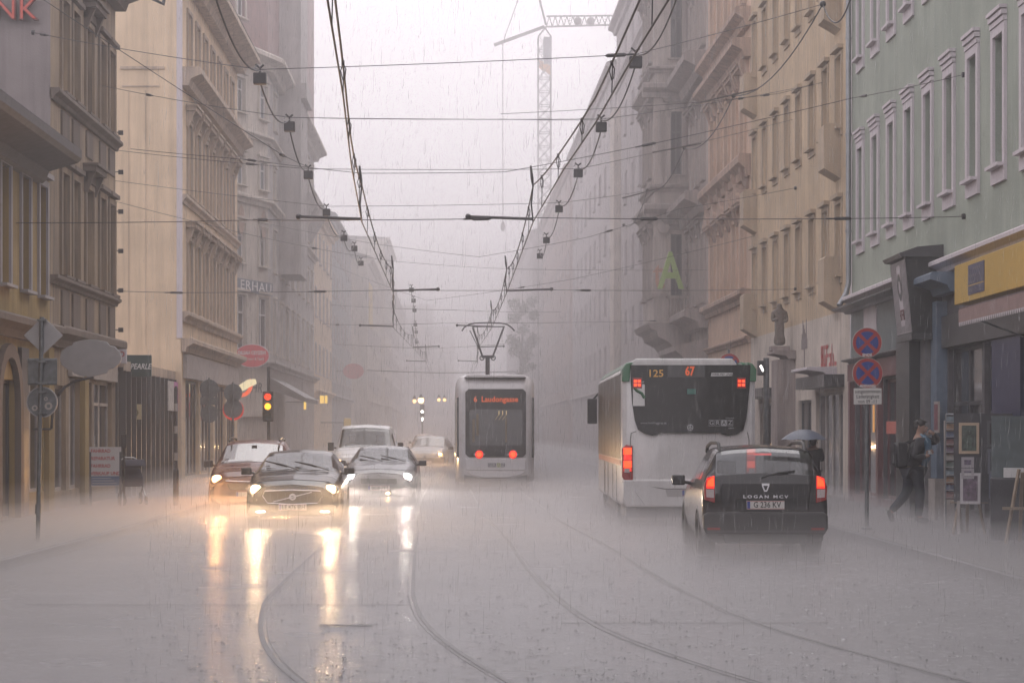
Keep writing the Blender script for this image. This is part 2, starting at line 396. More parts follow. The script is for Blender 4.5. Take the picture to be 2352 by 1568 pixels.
def win_meshes(st, w, h):
    # st: dict(frame, pane, mull, trans, depth, sur (width, proud, mat), lintel, sill)
    key = (st['id'], round(w,3), round(h,3))
    if key in _wm: return _wm[key]
    D = st.get('depth', .2); out = {}; fw = st.get('fw', .06)
    f = MB(); y0, y1 = D-.08, D-.005
    f.box(-w/2, -w/2+fw, y0, y1, 0, h); f.box(w/2-fw, w/2, y0, y1, 0, h); f.box(-w/2+fw, w/2-fw, y0, y1, 0, fw); f.box(-w/2+fw, w/2-fw, y0, y1, h-fw, h)
    if st.get('mull', 1): f.box(-fw/2, fw/2, y0-.01, y1, fw, h-fw)
    t = st.get('trans', .68)
    if t: f.box(-w/2+fw, w/2-fw, y0-.015, y1, h*t-fw/2, h*t+fw/2)
    out['window'] = f.mesh('window', st.get('frame', M_frame))
    p = MB(); p.box(-w/2+fw*.5, w/2-fw*.5, D-.05, D-.03, fw*.5, h-fw*.5); out['pane'] = p.mesh('pane', st.get('pane', M_pane))
    if st.get('sur'):
        sw, pr, sm_ = st['sur']; s = MB(); e = st.get('below', .0)
        s.box(-w/2-sw, -w/2-.002, -pr, 0, -e, h+sw); s.box(w/2+.002, w/2+sw, -pr, 0, -e, h+sw); s.box(-w/2-.002, w/2+.002, -pr, 0, h+.002, h+sw)
        if e: s.box(-w/2-.002, w/2+.002, -pr, 0, -e, -.06)
        out['surround'] = s.mesh('surround', sm_)
    lm = st.get('lmat', st['sur'][2] if st.get('sur') else M_frame); sw = st['sur'][0] if st.get('sur') else 0; hw = w/2+sw
    k = st.get('lintel'); l = MB()
    if k == 'bands':
        for i, (za, zb, pr) in enumerate(((.16,.24,.07),(.26,.34,.10),(.36,.42,.13))): l.box(-hw-.0, hw+.0, -pr, 0, h+za, h+zb)
    elif k == 'flat': l.box(-hw-.05, hw+.05, -.14, 0, h+sw+.04, h+sw+.14)
    elif k == 'hood':
        l.box(-hw-.04, hw+.04, -.10, 0, h+sw+.02, h+sw+.22); l.box(-hw-.16, hw+.16, -.30, 0, h+sw+.24, h+sw+.36); l.box(-hw-.20, hw+.20, -.36, 0, h+sw+.365, h+sw+.42)
        for sx in (-1, 1): l.prism([(-.26, h+sw+.235), (0, h+sw+.235), (0, h-.1), (-.08, h-.1)], sx*(hw-.02)-.06, sx*(hw-.02)+.06, 'x')
    elif k == 'ped':
        l.box(-hw-.06, hw+.06, -.12, 0, h+sw+.02, h+sw+.2); l.box(-hw-.15, hw+.15, -.30, 0, h+sw+.21, h+sw+.30)
        l.prism([(-hw-.2, h+sw+.31), (hw+.2, h+sw+.31), (0, h+sw+.95)], -.34, 0, 'y')
        for sx in (-1, 1): l.prism([(-.24, h+sw+.2), (-.001, h+sw+.2), (-.001, h-.15), (-.08, h-.15)], sx*(hw-.0)-.07, sx*(hw-.0)+.07, 'x')
    if l.v: out['lintel'] = l.mesh('lintel', lm)
    if st.get('sill', 1):
        s = MB(); s.box(-w/2-.1, w/2+.1, -.16, D-.09, -.06, -.002); out['sill'] = s.mesh('sill', st.get('smat', lm))
    _wm[key] = out; return out
WR_ = random.Random(21)
PANES = [mat('net_curtain_pane', (.30,.30,.31), rough=.18, spec=.6, var=.35, vscale=3), mat('drawn_blind_pane', (.40,.37,.33), rough=.25, spec=.5, var=.15), mat('dim_room_pane', (.07,.06,.055), rough=.06, spec=.7, var=.4, vscale=2), mat('bluish_pane', (.12,.14,.17), rough=.05, spec=.9)]
class Bld:
    def __init__(s, name, label, loc, wall, cat='building'):
        s.t = thing(name, label, cat, loc, world=True); s.loc = Vector(loc); s.w = MB(); s.m = wall; s.extra = {}
    def part(s, name, m): 
        k = (name, m.name); s.extra.setdefault(k, (MB(), m)); return s.extra[k][0]
    def face(s, p0, p1, z0, z1, wins=(), depth=.2, wall=None, holes=()):
        # wins: (a centre, z sill, width, height, style); holes: (a0, a1, z0, z1) dressed by hand
        ops = [(a-w/2, a+w/2, z, z+h) for a, z, w, h, st in wins] + [tuple(h) for h in holes]
        wallface(wall or s.w, p0, p1, z0, z1, ops, depth)
        u, n = edge(p0, p1); rz = math.atan2(u.y, u.x)
        for a, z, w, h, st in wins:
            ms = win_meshes(dict(st, depth=depth), w, h); P = Vector(fpt(p0, u, n, a, 0, z)) - s.loc
            o = inst('window', ms['window'], s.t, P, rz)
            for k, me in ms.items():
                if k == 'window': continue
                c = inst(k, me, o)
                if k == 'pane':                       # curtains, blinds and bare glass differ from window to window
                    v = WR_.random()
                    if v < .5: c.material_slots[0].link = 'OBJECT'; c.material_slots[0].material = PANES[int(v*2*len(PANES))]
        return s
    def ledge(s, p0, p1, z0, z1, pr, m, name='cornice', a0=None, a1=None):
        L = (V2(p1)-V2(p0)).length; a0 = 0 if a0 is None else a0; a1 = L if a1 is None else a1; h = z1-z0
        fprof(s.part(name, m), p0, p1, a0, a1, [(-.02,z0),(pr*.35,z0),(pr*.45,z0+h*.35),(pr*.85,z0+h*.55),(pr,z0+h*.62),(pr,z0+h*.9),(pr*.92,z1),(-.02,z1)])
        return s
    def done(s, depth=None):
        if s.w.v: s.w.build('wall', s.m, s.t)
        for (nm, _), (mb, m) in s.extra.items():
            for q in ([mb] if nm.endswith('wall') or nm in ('tiled_storey','pale_corner','roof','eaves','rear_wing') else pieces(mb)): q.build(nm, m, s.t)
        return s.t
def shopfront(b, p0, p1, a0, a1, z0, z1, n, fr, gl=None, proud=.03, name='shop_window', tr=None):
    # a glazed shop front: each pane its own window part with a frame
    u, nn = edge(p0, p1); rz = math.atan2(u.y, u.x); w = (a1-a0)/n
    ms = win_meshes(dict(id=fr.name+(gl or M_shop).name+str(tr), frame=fr, pane=gl or M_shop, mull=0, trans=tr or 0, depth=.12, sill=0, fw=.07), w-.01, z1-z0)
    for i in range(n):
        P = Vector(fpt(p0, u, nn, a0+w*(i+.5), proud, z0)) - b.loc
        o = inst(name, ms['window'], b.t, P, rz); inst('pane', ms['pane'], o)
# ---------------------------------------------------------------- colours
M_yel = plaster('ochre_plaster', (.34,.235,.095), .45)
M_brn = plaster('brown_stained_plaster', (.33,.245,.165), .75, var=.3, stain=(.085,.07,.07))
M_brnwall = plaster('grey_brown_render', (.27,.235,.235), .35)
M_brntrim = plaster('brown_stone_trim', (.16,.125,.105), .5)
M_greytrim = plaster('grey_window_trim', (.36,.33,.34), .2)
M_peach = plaster('peach_plaster', (.72,.56,.40), .3, var=.14)
M_peachtrim = plaster('peach_trim', (.54,.43,.34), .6, stain=(.13,.10,.10))
M_redfr = mat('oxblood_window_frame', (.11,.04,.035), rough=.5)
M_redpane = mat('dark_red_pane', (.06,.03,.035), rough=.12, spec=.7)
M_grey = plaster('grey_stucco', (.40,.37,.36), .4)
M_greylt = plaster('pale_stucco', (.58,.52,.46), .4)
M_redroof = mat('dark_red_tiles', (.24,.14,.13), rough=.6, var=.3, vscale=3, bump=.4, bscale=18)
M_green = plaster('mint_green_plaster', (.33,.365,.31), .45, var=.18, stain=(.20,.24,.21))
M_lav = plaster('white_lilac_trim', (.58,.53,.56), .12, var=.08)
M_ylw = plaster('sand_yellow_plaster', (.56,.43,.29), .45, var=.18, stain=(.25,.18,.13))
M_ylwtrim = plaster('sand_trim', (.48,.38,.28), .3)
M_whitewash = plaster('whitewash', (.60,.53,.47), .35)
M_pink = plaster('salmon_plaster', (.62,.45,.34), .3, stain=(.2,.13,.11))
M_pinktrim = plaster('salmon_ornament', (.46,.33,.26), .75, stain=(.13,.085,.075))
M_stone = plaster('weathered_grey_stone', (.46,.40,.37), .5, stain=(.12,.10,.10))
M_stonetrim = plaster('dark_stone_moulding', (.33,.28,.265), .6, stain=(.08,.07,.075))
M_pale = plaster('pale_concrete', (.50,.46,.47), .3)
M_dark = mat('dark_shop_frame', (.05,.05,.055), rough=.4)
M_blue = mat('blue_painted_wood', (.13,.175,.24), rough=.5, var=.2)
M_teal = mat('teal_grey_panel', (.13,.16,.17), rough=.5, var=.2)
M_maroon = mat('maroon_panel', (.16,.06,.065), rough=.5, var=.2)
M_lightfr = mat('pale_shop_frame', (.40,.36,.34), rough=.5, var=.2)
S_yel = dict(id='yel', frame=M_dark, mull=0, trans=0, sur=(.13,.05,M_greytrim), lintel='flat', lmat=M_greytrim)
S_brn = dict(id='brn', frame=M_lightfr, mull=1, trans=.66, sur=(.14,.06,M_brn), lintel='flat', lmat=M_brntrim, smat=M_brntrim)
S_white = dict(id='white', frame=M_frame, mull=1, trans=.66, sur=(.12,.06,M_brn), lintel='hood', lmat=M_brntrim, smat=M_brntrim)
S_red = dict(id='red', frame=M_redfr, pane=M_redpane, sur=(.13,.07,M_peachtrim), lintel='hood', lmat=M_peachtrim)
S_red3 = dict(id='red3', frame=M_redfr, pane=M_redpane, sur=(.12,.06,M_peachtrim), lintel=None)
S_gr = dict(id='gr', frame=M_frame, sur=(.12,.06,M_greylt), lintel='flat', lmat=M_greylt)
S_mint = dict(id='mint', frame=M_frame, pane=M_pane_l, sur=(.15,.05,M_lav), lintel='bands', lmat=M_lav, smat=M_lav, below=.3)
S_ylw = dict(id='ylw', frame=M_frame, pane=M_pane_l, sur=(.09,.04,M_ylwtrim), lintel='flat', lmat=M_ylwtrim, below=.22)
S_pink = dict(id='pink', frame=M_frame, sur=(.14,.08,M_pink), lintel='hood', lmat=M_pinktrim)
S_pinkp = dict(id='pinkp', frame=M_frame, sur=(.14,.08,M_pink), lintel='ped', lmat=M_pinktrim)
S_stone = dict(id='stone', frame=M_dark, sur=(.14,.10,M_stone), lintel='hood', lmat=M_stonetrim)
S_plain = dict(id='plain', frame=M_frame, mull=1, trans=.7, sur=(.1,.05,M_pale), lintel=None)
# ---------------------------------------------------------------- left 1: low ochre house
XL = -8.4
def ly(px, X=XL): return F*X/(px-XV)        # distance of a point on the left wall plane seen at px
b = Bld('low_house', 'low ochre house with deep dark eaves at the left edge', (XL, 36, 0), M_yel)
p0, p1 = (XL, 24), (XL, 43.85)
qa, qb = (XL, -12), (XL, 24)  # unseen stretch of the house past the camera, added to darken the foreground
b.face(qa, qb, 0, 7.3, [(2+i*2.1, wz(652,39.4), .78, 2.25, S_yel) for i in range(16)], .22)
b.ledge(qa, qb, 3.55, 3.95, .35, M_brntrim, 'string_course')
wn = [(ly(x)-24, wz(652, 39.4), .78, 2.25, S_yel) for x in (10, 57, 97)] + [(11.3, wz(652,39.4), .78, 2.25, S_yel), (9.3, wz(652,39.4), .78, 2.25, S_yel)]
b.face(p0, p1, 0, 7.3, wn, .22, holes=[(14.7,16.3,0.1,2.75),(17.35,19.1,.55,2.85)])
b.ledge(p0, p1, 3.55, 3.95, .35, M_brntrim, 'string_course')
ev = b.part('eaves', mat('dark_eaves_board', (.075,.065,.07), rough=.6, var=.3))
fprof(ev, p0, p1, 0, 18.75, [(-.02,6.75),(.12,6.85),(.2,7.05),(.78,7.22),(.86,7.3),(.86,7.48),(.7,7.52),(-.02,7.6)])
rf = b.part('roof', M_slate); rf.add([(XL+.8,24,7.53),(XL+.8,42.75,7.53),(XL-5,42.75,9.9),(XL-5,24,9.9)], [(0,1,2,3)])
ar = b.part('door_arch', M_brntrim); u, n = edge(p0, p1)
for i in range(10):
    t0, t1 = math.pi*i/10, math.pi*(i+1)/10; ca = 15.5
    q = [fpt(p0,u,n,ca-math.cos(t)*r_,.12,2.35+math.sin(t)*r_*1.0) for t, r_ in ((t0,.82),(t1,.82),(t1,1.08),(t0,1.08))]
    q2 = [fpt(p0,u,n,ca-math.cos(t)*r_,0,2.35+math.sin(t)*r_*1.0) for t, r_ in ((t0,.82),(t1,.82),(t1,1.08),(t0,1.08))]
    ar.add(q+q2, [(0,1,2,3),(0,1,5,4),(2,3,7,6)])
fbox(ar,p0,p1,14.42,14.68,0,.12,0,2.35); fbox(ar,p0,p1,16.32,16.58,0,.12,0,2.35)
shopfront(b, p0, p1, 14.7, 16.3, .1, 2.75, 2, M_dark, proud=-.06, name='door_leaf')
shopfront(b, p0, p1, 17.35, 19.1, .55, 2.85, 2, M_lightfr, proud=-.06)
fbox(b.part('plinth', M_dark),p0,p1,16.6,17.3,0,.08,.12,3.4)
fbox(b.part('ochre_pilaster', M_yel),p0,p1,19.25,19.8,0,.1,.12,3.5)
b.done()
# ---------------------------------------------------------------- left 2: stained brown house, blank gable with neon letters
b = Bld('brown_house', 'tall stained brown house with blank gable and red neon letters', (XL, 48, 0), M_brn)
YA, YB = 43.9, ly(265)
p0, p1 = (XL, YA), (XL, YB)
cols = [45.45, 46.75, 48.5, 50.3, 51.65]
wn = []
for i, y in enumerate(cols):
    st = S_white if i == 2 else S_brn; w = .8 if i != 2 else .95
    wn += [(y-YA, 5.12, w, 2.2, st), (y-YA, 9.05, w, 2.0, st)]
b.face(p0, p1, 0, 12.35, wn, .24, holes=[(.5,1.75,.5,2.75),(2.1,3.4,.5,2.95),(4.1,5.0,.1,2.9),(5.3,7.9,.5,2.95)])
b.face((-18, YA), (XL, YA), 0, 12.35, wall=b.part('gable_wall', M_brnwall))
b.ledge(p0, p1, 3.55, 4.0, .3, M_brntrim, 'string_course'); b.ledge(p0, p1, 4.86, 5.05, .16, M_brntrim, 'sill_course'); b.ledge(p0, p1, 8.72, 8.95, .2, M_brntrim, 'sill_course')
for y in cols:
    fbox(b.part('apron_panel', M_brntrim), p0, p1, y-YA-.42, y-YA+.42, 0, .045, 4.05, 4.8)
    fbox(b.part('apron_panel', M_brntrim), p0, p1, y-YA-.42, y-YA+.42, 0, .045, 8.05, 8.65)
b.ledge(p0, p1, 12.2, 12.75, .75, M_brntrim, 'eaves')
shopfront(b, p0, p1, .5, 1.75, .5, 2.75, 1, M_lightfr, proud=-.06); shopfront(b, p0, p1, 2.1, 3.4, .5, 2.95, 2, M_lightfr, proud=-.06)
shopfront(b, p0, p1, 4.1, 5.0, .1, 2.9, 1, M_lightfr, proud=-.06, name='door_leaf'); shopfront(b, p0, p1, 5.3, 7.9, .5, 2.95, 2, M_lightfr, proud=-.06, tr=.78)
fbox(b.part('fascia', M_lightfr), p0, p1, 2.0, 8.2, 0, .1, 2.98, 3.5)
fbox(b.part('ochre_pilaster', M_yel), p0, p1, 3.45, 3.95, 0, .12, .12, 3.4)
gp = MB(); gp.tube([(XL+.75,YB-.05,12.6),(XL+1.15,YB+.3,12.45),(XL+1.25,YB+.4,13.2)], .05, 8); gp.build('gutter_pipe', M_dark, b.t)
for i in range(7):
    z = 3.3 + i*.98
    q = MB(); q.tube([(XL,YB-.1,z),(XL+.14,YB-.02,z+.02)], .015); q.box(XL+.08,XL+.2,YB-.06,YB-.0,z-.05,z+.06); q.build('wall_hook', M_iron, b.t)
neon = lamp_mat('red_neon_dim', (1,.12,.08), .3)
M_neonbox = mat('neon_letter_case', (.16,.05,.05), rough=.5)
for ch, px in (('N', 14), ('K', 64)):
    P = at(px, 25, YA-.12) - b.loc
    o = text(ch, .62, M_neonbox, b.t, P, name='neon_letter', depth=.1, bold=.012); text(ch, .58, neon, o, (0,0,.06), rot=(0,0,0), depth=.015, bold=-.004)
b.done()
# ---------------------------------------------------------------- left 3: glass shop front in the gap, peach house behind
b = Bld('glass_shop', 'single storey glass shop front with slim dark posts beside the peach house', (XL, 57, 0), M_peach)
p0, p1 = (XL+.1, YB+.02), (XL+.1, 64.6); L = p1[1]-p0[1]
fbox(b.part('fascia', M_peachtrim), p0, p1, 0, L, -2.5, .12, 3.28, 3.52)
fbox(b.part('dark_wall', M_dark), p0, p1, 0, L, -2.5, -.14, 0, 3.28)
npan = 14
shopfront(b, p0, p1, 0, L, .22, 3.26, npan, M_dark, proud=.0)
for i in range(npan+1):
    q = MB(); fbox(q, p0, p1, max(0,L*i/npan-.05), min(L,L*i/npan+.05), -.02, .16, .12, 3.27); q.build('post', M_dark, b.t)
q = MB(); u, n = edge(p0, p1)
fbox(q, p0, p1, L*.72, L*.83, .17, .20, 2.35, 3.2); q.build('poster', mat('pink_poster', (.55,.16,.42), rough=.5, var=.3), b.t)
q = MB(); fbox(q, p0, p1, L*.62, L*.715, .17, .20, 2.35, 3.2); q.build('poster', mat('pale_poster', (.55,.52,.5), rough=.5, var=.3), b.t)
b.done()
YC = 62.0; XC = -8.0; YD = ly(545, XC)
b = Bld('peach_house', 'peach house with blank side wall and rows of dark red windows', (XC, 70, 0), M_peach)
p0, p1 = (XC, YC), (XC, YD)
cols = [F*XC/(x-XV) for x in (433, 446, 461, 480, 499, 514, 525)]; cols = list(np.linspace(cols[0]+.1, cols[-1]+1.0, 7))
wn = []
for y in cols: wn += [(y-YC, 5.35, .95, 2.15, S_red), (y-YC, 8.85, .95, 2.15, S_red), (y-YC, 12.6, .95, 1.75, S_red3)]
b.face(p0, p1, 0, 15.3, wn, .18, holes=[(.9,4.2,.4,3.3),(4.7,8.2,.4,3.3),(8.7,12,.4,3.3),(12.5,15.2,.4,3.3)])
b.face((-20, YC), (XC, YC), 0, 15.3)
b.ledge(p0, p1, 5.0, 5.3, .22, M_peachtrim, 'sill_course'); b.ledge(p0, p1, 8.5, 8.75, .16, M_peachtrim, 'sill_course')
b.ledge(p0, p1, 11.95, 12.5, .6, M_peachtrim); b.ledge(p0, p1, 4.1, 4.5, .35, M_peachtrim, 'string_course')
b.ledge(p0, p1, 15.0, 15.6, .85, M_peachtrim, 'eaves')
rf = b.part('roof', M_slate); rf.add([(XC+.85,YC-.2,15.58),(XC+.85,YD,15.58),(XC-3,YD,19.5),(XC-3,YC-.2,19.5)],[(0,1,2,3)])
st = b.part('side_wall_moulding', M_peachtrim); q0, q1 = (-20,YC), (XC,YC)
fbox(st,q0,q1,10.2,11.5,0,.04,12.42,12.5); fbox(st,q0,q1,10.25,11.35,0,.025,11.9,11.94)
for a in (10.45, 10.95): fbox(st,q0,q1,a-.008,a+.008,0,.012,4.3,11.8)
fbox(b.part('quoin', M_lav),q0,q1,11.86,12.03,0,.03,4.5,15)
shops = [(.9,4.2),(4.7,8.2),(8.7,12),(12.5,15.2)]
for a0, a1 in shops: shopfront(b, p0, p1, a0, a1, .4, 3.3, 4, M_dark, proud=-.06)
fbox(b.part('fascia', mat('pale_fascia', (.42,.38,.37), rough=.6, var=.2)), p0, p1, .4, 15.4, 0, .12, 3.34, 4.05)
b.done()
# ---------------------------------------------------------------- left 4: grey corner house
P0, P1, P2 = (-11.2, 82.0), (-8.05, 91.5), (-8.05, 122.0)
b = Bld('corner_house', 'grey corner house with dark red upper storey and white lettered band', (-8.5, 95, 0), M_grey)
u, n = edge(P0, P1); LE = (V2(P1)-V2(P0)).length
def ch_a(px):                     # where the ray at px meets the chamfered face
    d = (px-XV)/F; a = (d*P0[1]-P0[0])/(u.x-d*u.y); return a
wa = [ch_a(552), ch_a(604)]
zr = [(5.2,2.3),(8.85,1.7),(12.15,1.25),(15.2,1.45),(19.0,1.6)]
lw = b.part('pale_corner', M_greylt)
b.face(P0, P1, 0, 17.6, [(a, z, 1.15 if k == 0 else .9, h, S_gr) for k, (z, h) in enumerate(zr[:4]) for a in wa], .2, wall=lw)
b.face(P1, P2, 0, 17.6, [(a, z, 1.0, h, S_gr) for z, h in zr[:4] for a in (3.2,6.8,10.4,14,17.6,21.2,24.8,28.2)], .2)
b.face(P0, P1, 17.6, 27, [(a, 19.2, .9, 1.6, S_gr) for a in wa[:1]], .2, wall=b.part('tiled_storey', M_redroof)); b.face(P1, P2, 17.6, 27, [(a, 19.2, 1, 1.6, S_gr) for a in (6.8,14,21.2)], .2, wall=b.part('tiled_storey', M_redroof))
for q in ((P0,P1),(P1,P2)):
    b.ledge(*q, 17.3, 17.9, .75, M_greylt); b.ledge(*q, 11.4, 11.75, .3, M_greylt, 'string_course'); b.ledge(*q, 14.2, 14.5, .3, M_greylt, 'string_course'); b.ledge(*q, 4.5, 4.8, .35, M_grey, 'string_course')
for a in wa:                      # faded oval plaques between the storeys
    mbp = b.part('oval_plaque', M_pinktrim); pts = [fpt(P0,u,n,a+.33*math.cos(t),.05,11.1+ .0 + .62*math.sin(t)-.45) for t in np.linspace(0,2*math.pi,16,endpoint=False)]; mbp.poly(pts)
tw = b.part('bay_tower', M_grey); fbox(tw, P1, P2, 6, 10.5, 0, 1.0, 9, 26); fbox(tw, P1, P2, 6.3, 10.2, 1.0, 1.25, 17.2, 17.9)
for a in (14.0, 20.0, 26.0):
    q = MB(); fprof(q, P1, P2, a-1, a+1, [(0,12.2),(.9,13.6),(.9,14.2),(0,15.6)]); q.build('bracket', M_grey, b.t)
sb = MB(); fbox(sb, P0, P1, ch_a(538), ch_a(621)-.02, .03, .12, wz(661,86.5), wz(631,86.5)); sb.build('sign_band', mat('slate_blue_band', (.10,.13,.18), rough=.5, var=.2), b.t)
rz = math.atan2(u.y, u.x); pa = fpt(P0, u, n, (ch_a(545)+ch_a(617))/2, .14, wz(646,86.5))
text('ERHAU', .56, M_white, b.t, Vector(pa)-b.loc, rot=(R(90),0,rz), spacing=1.12, sx=1.75, bold=.004)
pa = fpt(P0, u, n, ch_a(583), .02, wz(888,87.5)); text('EHR', .62, M_ink, b.t, Vector(pa)-b.loc, rot=(R(90),0,rz), name='graffiti', sx=1.5, shear=.2)
cn = MB(); fprof(cn, P1, P2, .6, 9, [(.02,4.1),(1.6,3.2),(1.6,3.0),(.02,3.6)]); cn.build('awning', M_dark, b.t)
shopfront(b, P1, P2, .6, 9.5, .4, 3.0, 6, M_dark); shopfront(b, P0, P1, ch_a(560), ch_a(618)-.2, .5, 2.2, 3, M_dark)
fbox(b.part('ledge_band', M_greylt), P0, P1, 5.0, LE-.1, 0, .25, 2.35, 2.6)
b.done()
# ---------------------------------------------------------------- plainer houses further on
def row_house(name, label, side, X, Y0, Y1, H, wallm, floors, ncol, z1=4.6, ww=1.0, wh=1.7, roof=None, style=S_plain, back=12, rise=1.6):
    b = Bld(name, label, (X, (Y0+Y1)/2, 0), wallm); L = Y1-Y0
    p0, p1 = ((X,Y0),(X,Y1)) if side < 0 else ((X,Y1),(X,Y0))
    dz = (H-z1)/floors
    wn = [((i+.5)*L/ncol, z1+.55+k*dz, ww, min(wh, dz-1.1), style) for k in range(floors) for i in range(ncol)]
    b.face(p0, p1, 0, H, wn, .2)
    e = X+side*back
    if side < 0: b.face((e,Y0),(X,Y0),0,H)
    else: b.face((X,Y0),(e,Y0),0,H)
    b.ledge(p0, p1, H-.4, H+.15, .5, wallm, 'eaves'); b.ledge(p0, p1, 3.9, 4.2, .3, wallm, 'string_course')
    shopfront(b, p0, p1, .8, L-.8, .4, 3.3, max(4, int(L/3)), M_dark)
    rf = b.part('roof', roof or M_slate); rh = H+rise
    rf.add([(X-side*.45,Y0,H+.16),(X-side*.45,Y1,H+.16),(X+side*5,Y1,rh),(X+side*5,Y0,rh)],[(0,1,2,3),(0,3,2,1)][:1])
    return b
row_house('peach_row_house', 'narrow peach house fading in rain past the corner house', -1, -8.1, 122.2, 141, 14.6, M_peach, 3, 5).done()
row_house('blue_grey_house', 'blue grey house behind the narrow peach one on the left', -1, -8.3, 141.2, 172, 16.2, plaster('blue_grey_plaster',(.26,.29,.32)), 4, 8).done()
b = row_house('pale_row_house', 'pale house with yellow panel far along the left side', -1, -7.0, 172.2, 204, 15.8, M_greylt, 3, 9, back=4)
q = MB(); fbox(q, (-7.0,172.2), (-7.0,204), 2, 9, .02, .1, 10.4, 14.0); q.build('yellow_panel', mat('yellow_panel', (.62,.45,.12), rough=.6, var=.15), b.t); b.done()
row_house('tall_pale_house', 'taller pale house with a cornice beyond the yellow panel', -1, -6.6, 204.2, 228, 20.3, M_greylt, 5, 6, back=2.8, rise=.4).done()
row_house('faded_row_house', 'last house of the left row nearly lost in the rain', -1, -7.0, 228.2, 300, 17.5, M_pale, 4, 14).done()
b = Bld('end_block', 'pale block of flats closing the far end of the street', (-6, 372, 0), M_pale)
b.face((-14, 340), (-3.2, 340), 0, 21.5, [(1.2+i*1.75, 4+k*3.2, 1.1, 1.6, S_plain) for i in range(6) for k in range(5)], .2); b.face((-8.3,360),(.2,360),0,19.5,[(1.2+i*1.75, 4+k*3.2, 1.1, 1.6, S_plain) for i in range(4) for k in range(4)], .2, wall=b.part('rear_wing', M_pale))
fbox(b.part('parapet', M_pale), (-14,340), (-3.2,340), -.2, 11, 0, .3, 21.4, 22); b.done()
# ---------------------------------------------------------------- right 1: mint green house
def rX(Y): return 8.05 + .0296*Y
GY0, GY1 = 24.0, 50.25
p0, p1 = (rX(GY1), GY1), (rX(GY0), GY0); u, n = edge(p0, p1)
ga = lambda Y: (GY1-Y)*math.sqrt(1+.0296**2)
b = Bld('mint_house', 'mint green house with white window surrounds above the street shops', (rX(40), 40, 0), M_green)
cols = [48.9-2.0*k for k in range(12)]
wn = [(ga(Y), 6.2, .70, 2.15, S_mint) for Y in cols] + [(ga(Y), 10.45, .70, 2.15, S_mint) for Y in cols]
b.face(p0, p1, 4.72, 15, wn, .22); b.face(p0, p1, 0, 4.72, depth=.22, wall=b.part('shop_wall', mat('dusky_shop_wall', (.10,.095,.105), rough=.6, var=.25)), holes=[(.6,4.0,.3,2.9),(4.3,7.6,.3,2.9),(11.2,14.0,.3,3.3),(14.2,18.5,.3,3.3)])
b.ledge(p0, p1, 4.72, 4.95, .28, M_lav, 'string_course'); b.face((rX(24),24),(rX(24)-.6,-12),0,15,[(2+i*2.0, z, .70, 2.15, S_mint) for i in range(16) for z in (6.2,10.45)],.22)  # last face: wall run on out of view, added to block side light
q = MB(); q.tube([fpt(p0,u,n,.12,.10,15), fpt(p0,u,n,.12,.10,5.3), fpt(p0,u,n,.12,.16,5.05), fpt(p0,u,n,.3,.35,4.75)], .065, 10)
for z in (6.5, 8.8, 11.1): q.tube([fpt(p0,u,n,.12,.10,z), fpt(p0,u,n,.12,.10,z+.06)], .078, 10)
q.build('downpipe', M_zinc, b.t, smooth=True)
# ground floor: maroon and teal shop, dark portal, blue pilaster, yellow sign shop
fbox(b.part('shop_fascia', M_maroon), p0, p1, .2, 8.0, 0, .14, 2.95, 3.35); b.ledge(p0, p1, 3.36, 3.46, .3, M_dark, 'fascia_ledge', .2, 8.0)
fbox(b.part('upper_panel', M_teal), p0, p1, .5, 2.3, 0, .10, 3.5, 4.6); fbox(b.part('upper_panel', M_teal), p0, p1, 4.1, 7.9, 0, .10, 3.5, 4.6)
fbox(b.part('lilac_panel', M_lav), p0, p1, 2.4, 4.05, 0, .12, 3.6, 4.65)
b.ledge(p0, p1, 4.55, 4.68, .5, M_dark, 'shop_canopy', .1, 8.0)
shopfront(b, p0, p1, .6, 4.0, .3, 2.9, 3, M_maroon, proud=-.05); shopfront(b, p0, p1, 4.3, 7.6, .3, 2.9, 2, M_maroon, proud=-.05)
for a in (.3, 4.15, 7.8): fbox(b.part('maroon_post', M_maroon), p0, p1, a-.13, a+.13, 0, .12, .12, 2.94)
fbox(b.part('stall_riser', M_maroon), p0, p1, .45, 7.65, 0, .05, .12, .29)
q = MB(); fbox(q, p0, p1, 8.6, 10.0, 0, .5, .12, 3.62); q.build('portal_pillar', mat('black_portal', (.022,.026,.03), rough=.35, var=.3, vscale=3), b.t)
fbox(b.part('grey_pilaster', mat('grey_pilaster', (.16,.155,.165), rough=.5, var=.2)), p0, p1, 10.02, 10.5, 0, .3, .12, 3.9)
fbox(b.part('blue_pilaster', M_blue), p0, p1, 10.55, 11.1, 0, .2, .9, 4.2); b.ledge(p0, p1, 4.3, 4.66, .55, M_blue, 'blue_cornice', 10.5, 12.3)
fbox(b.part('pilaster_base', M_lightfr), p0, p1, 10.52, 11.13, 0, .24, .12, .89)
shopfront(b, p0, p1, 11.2, 14.0, .3, 3.3, 2, M_dark, proud=-.05, tr=.66); shopfront(b, p0, p1, 14.2, 18.5, .3, 3.3, 3, M_dark, proud=-.05, tr=.6)
fbox(b.part('shop_lintel', M_dark), p0, p1, 11.15, 19, 0, .12, 3.32, 3.9)
fbox(b.part('door_panel', mat('navy_panel', (.03,.035,.09), rough=.4, var=.2)), p0, p1, 15.0, 17.0, 0, .06, 1.3, 3.3)
b.done(); MINT = (p0, p1, u, n)
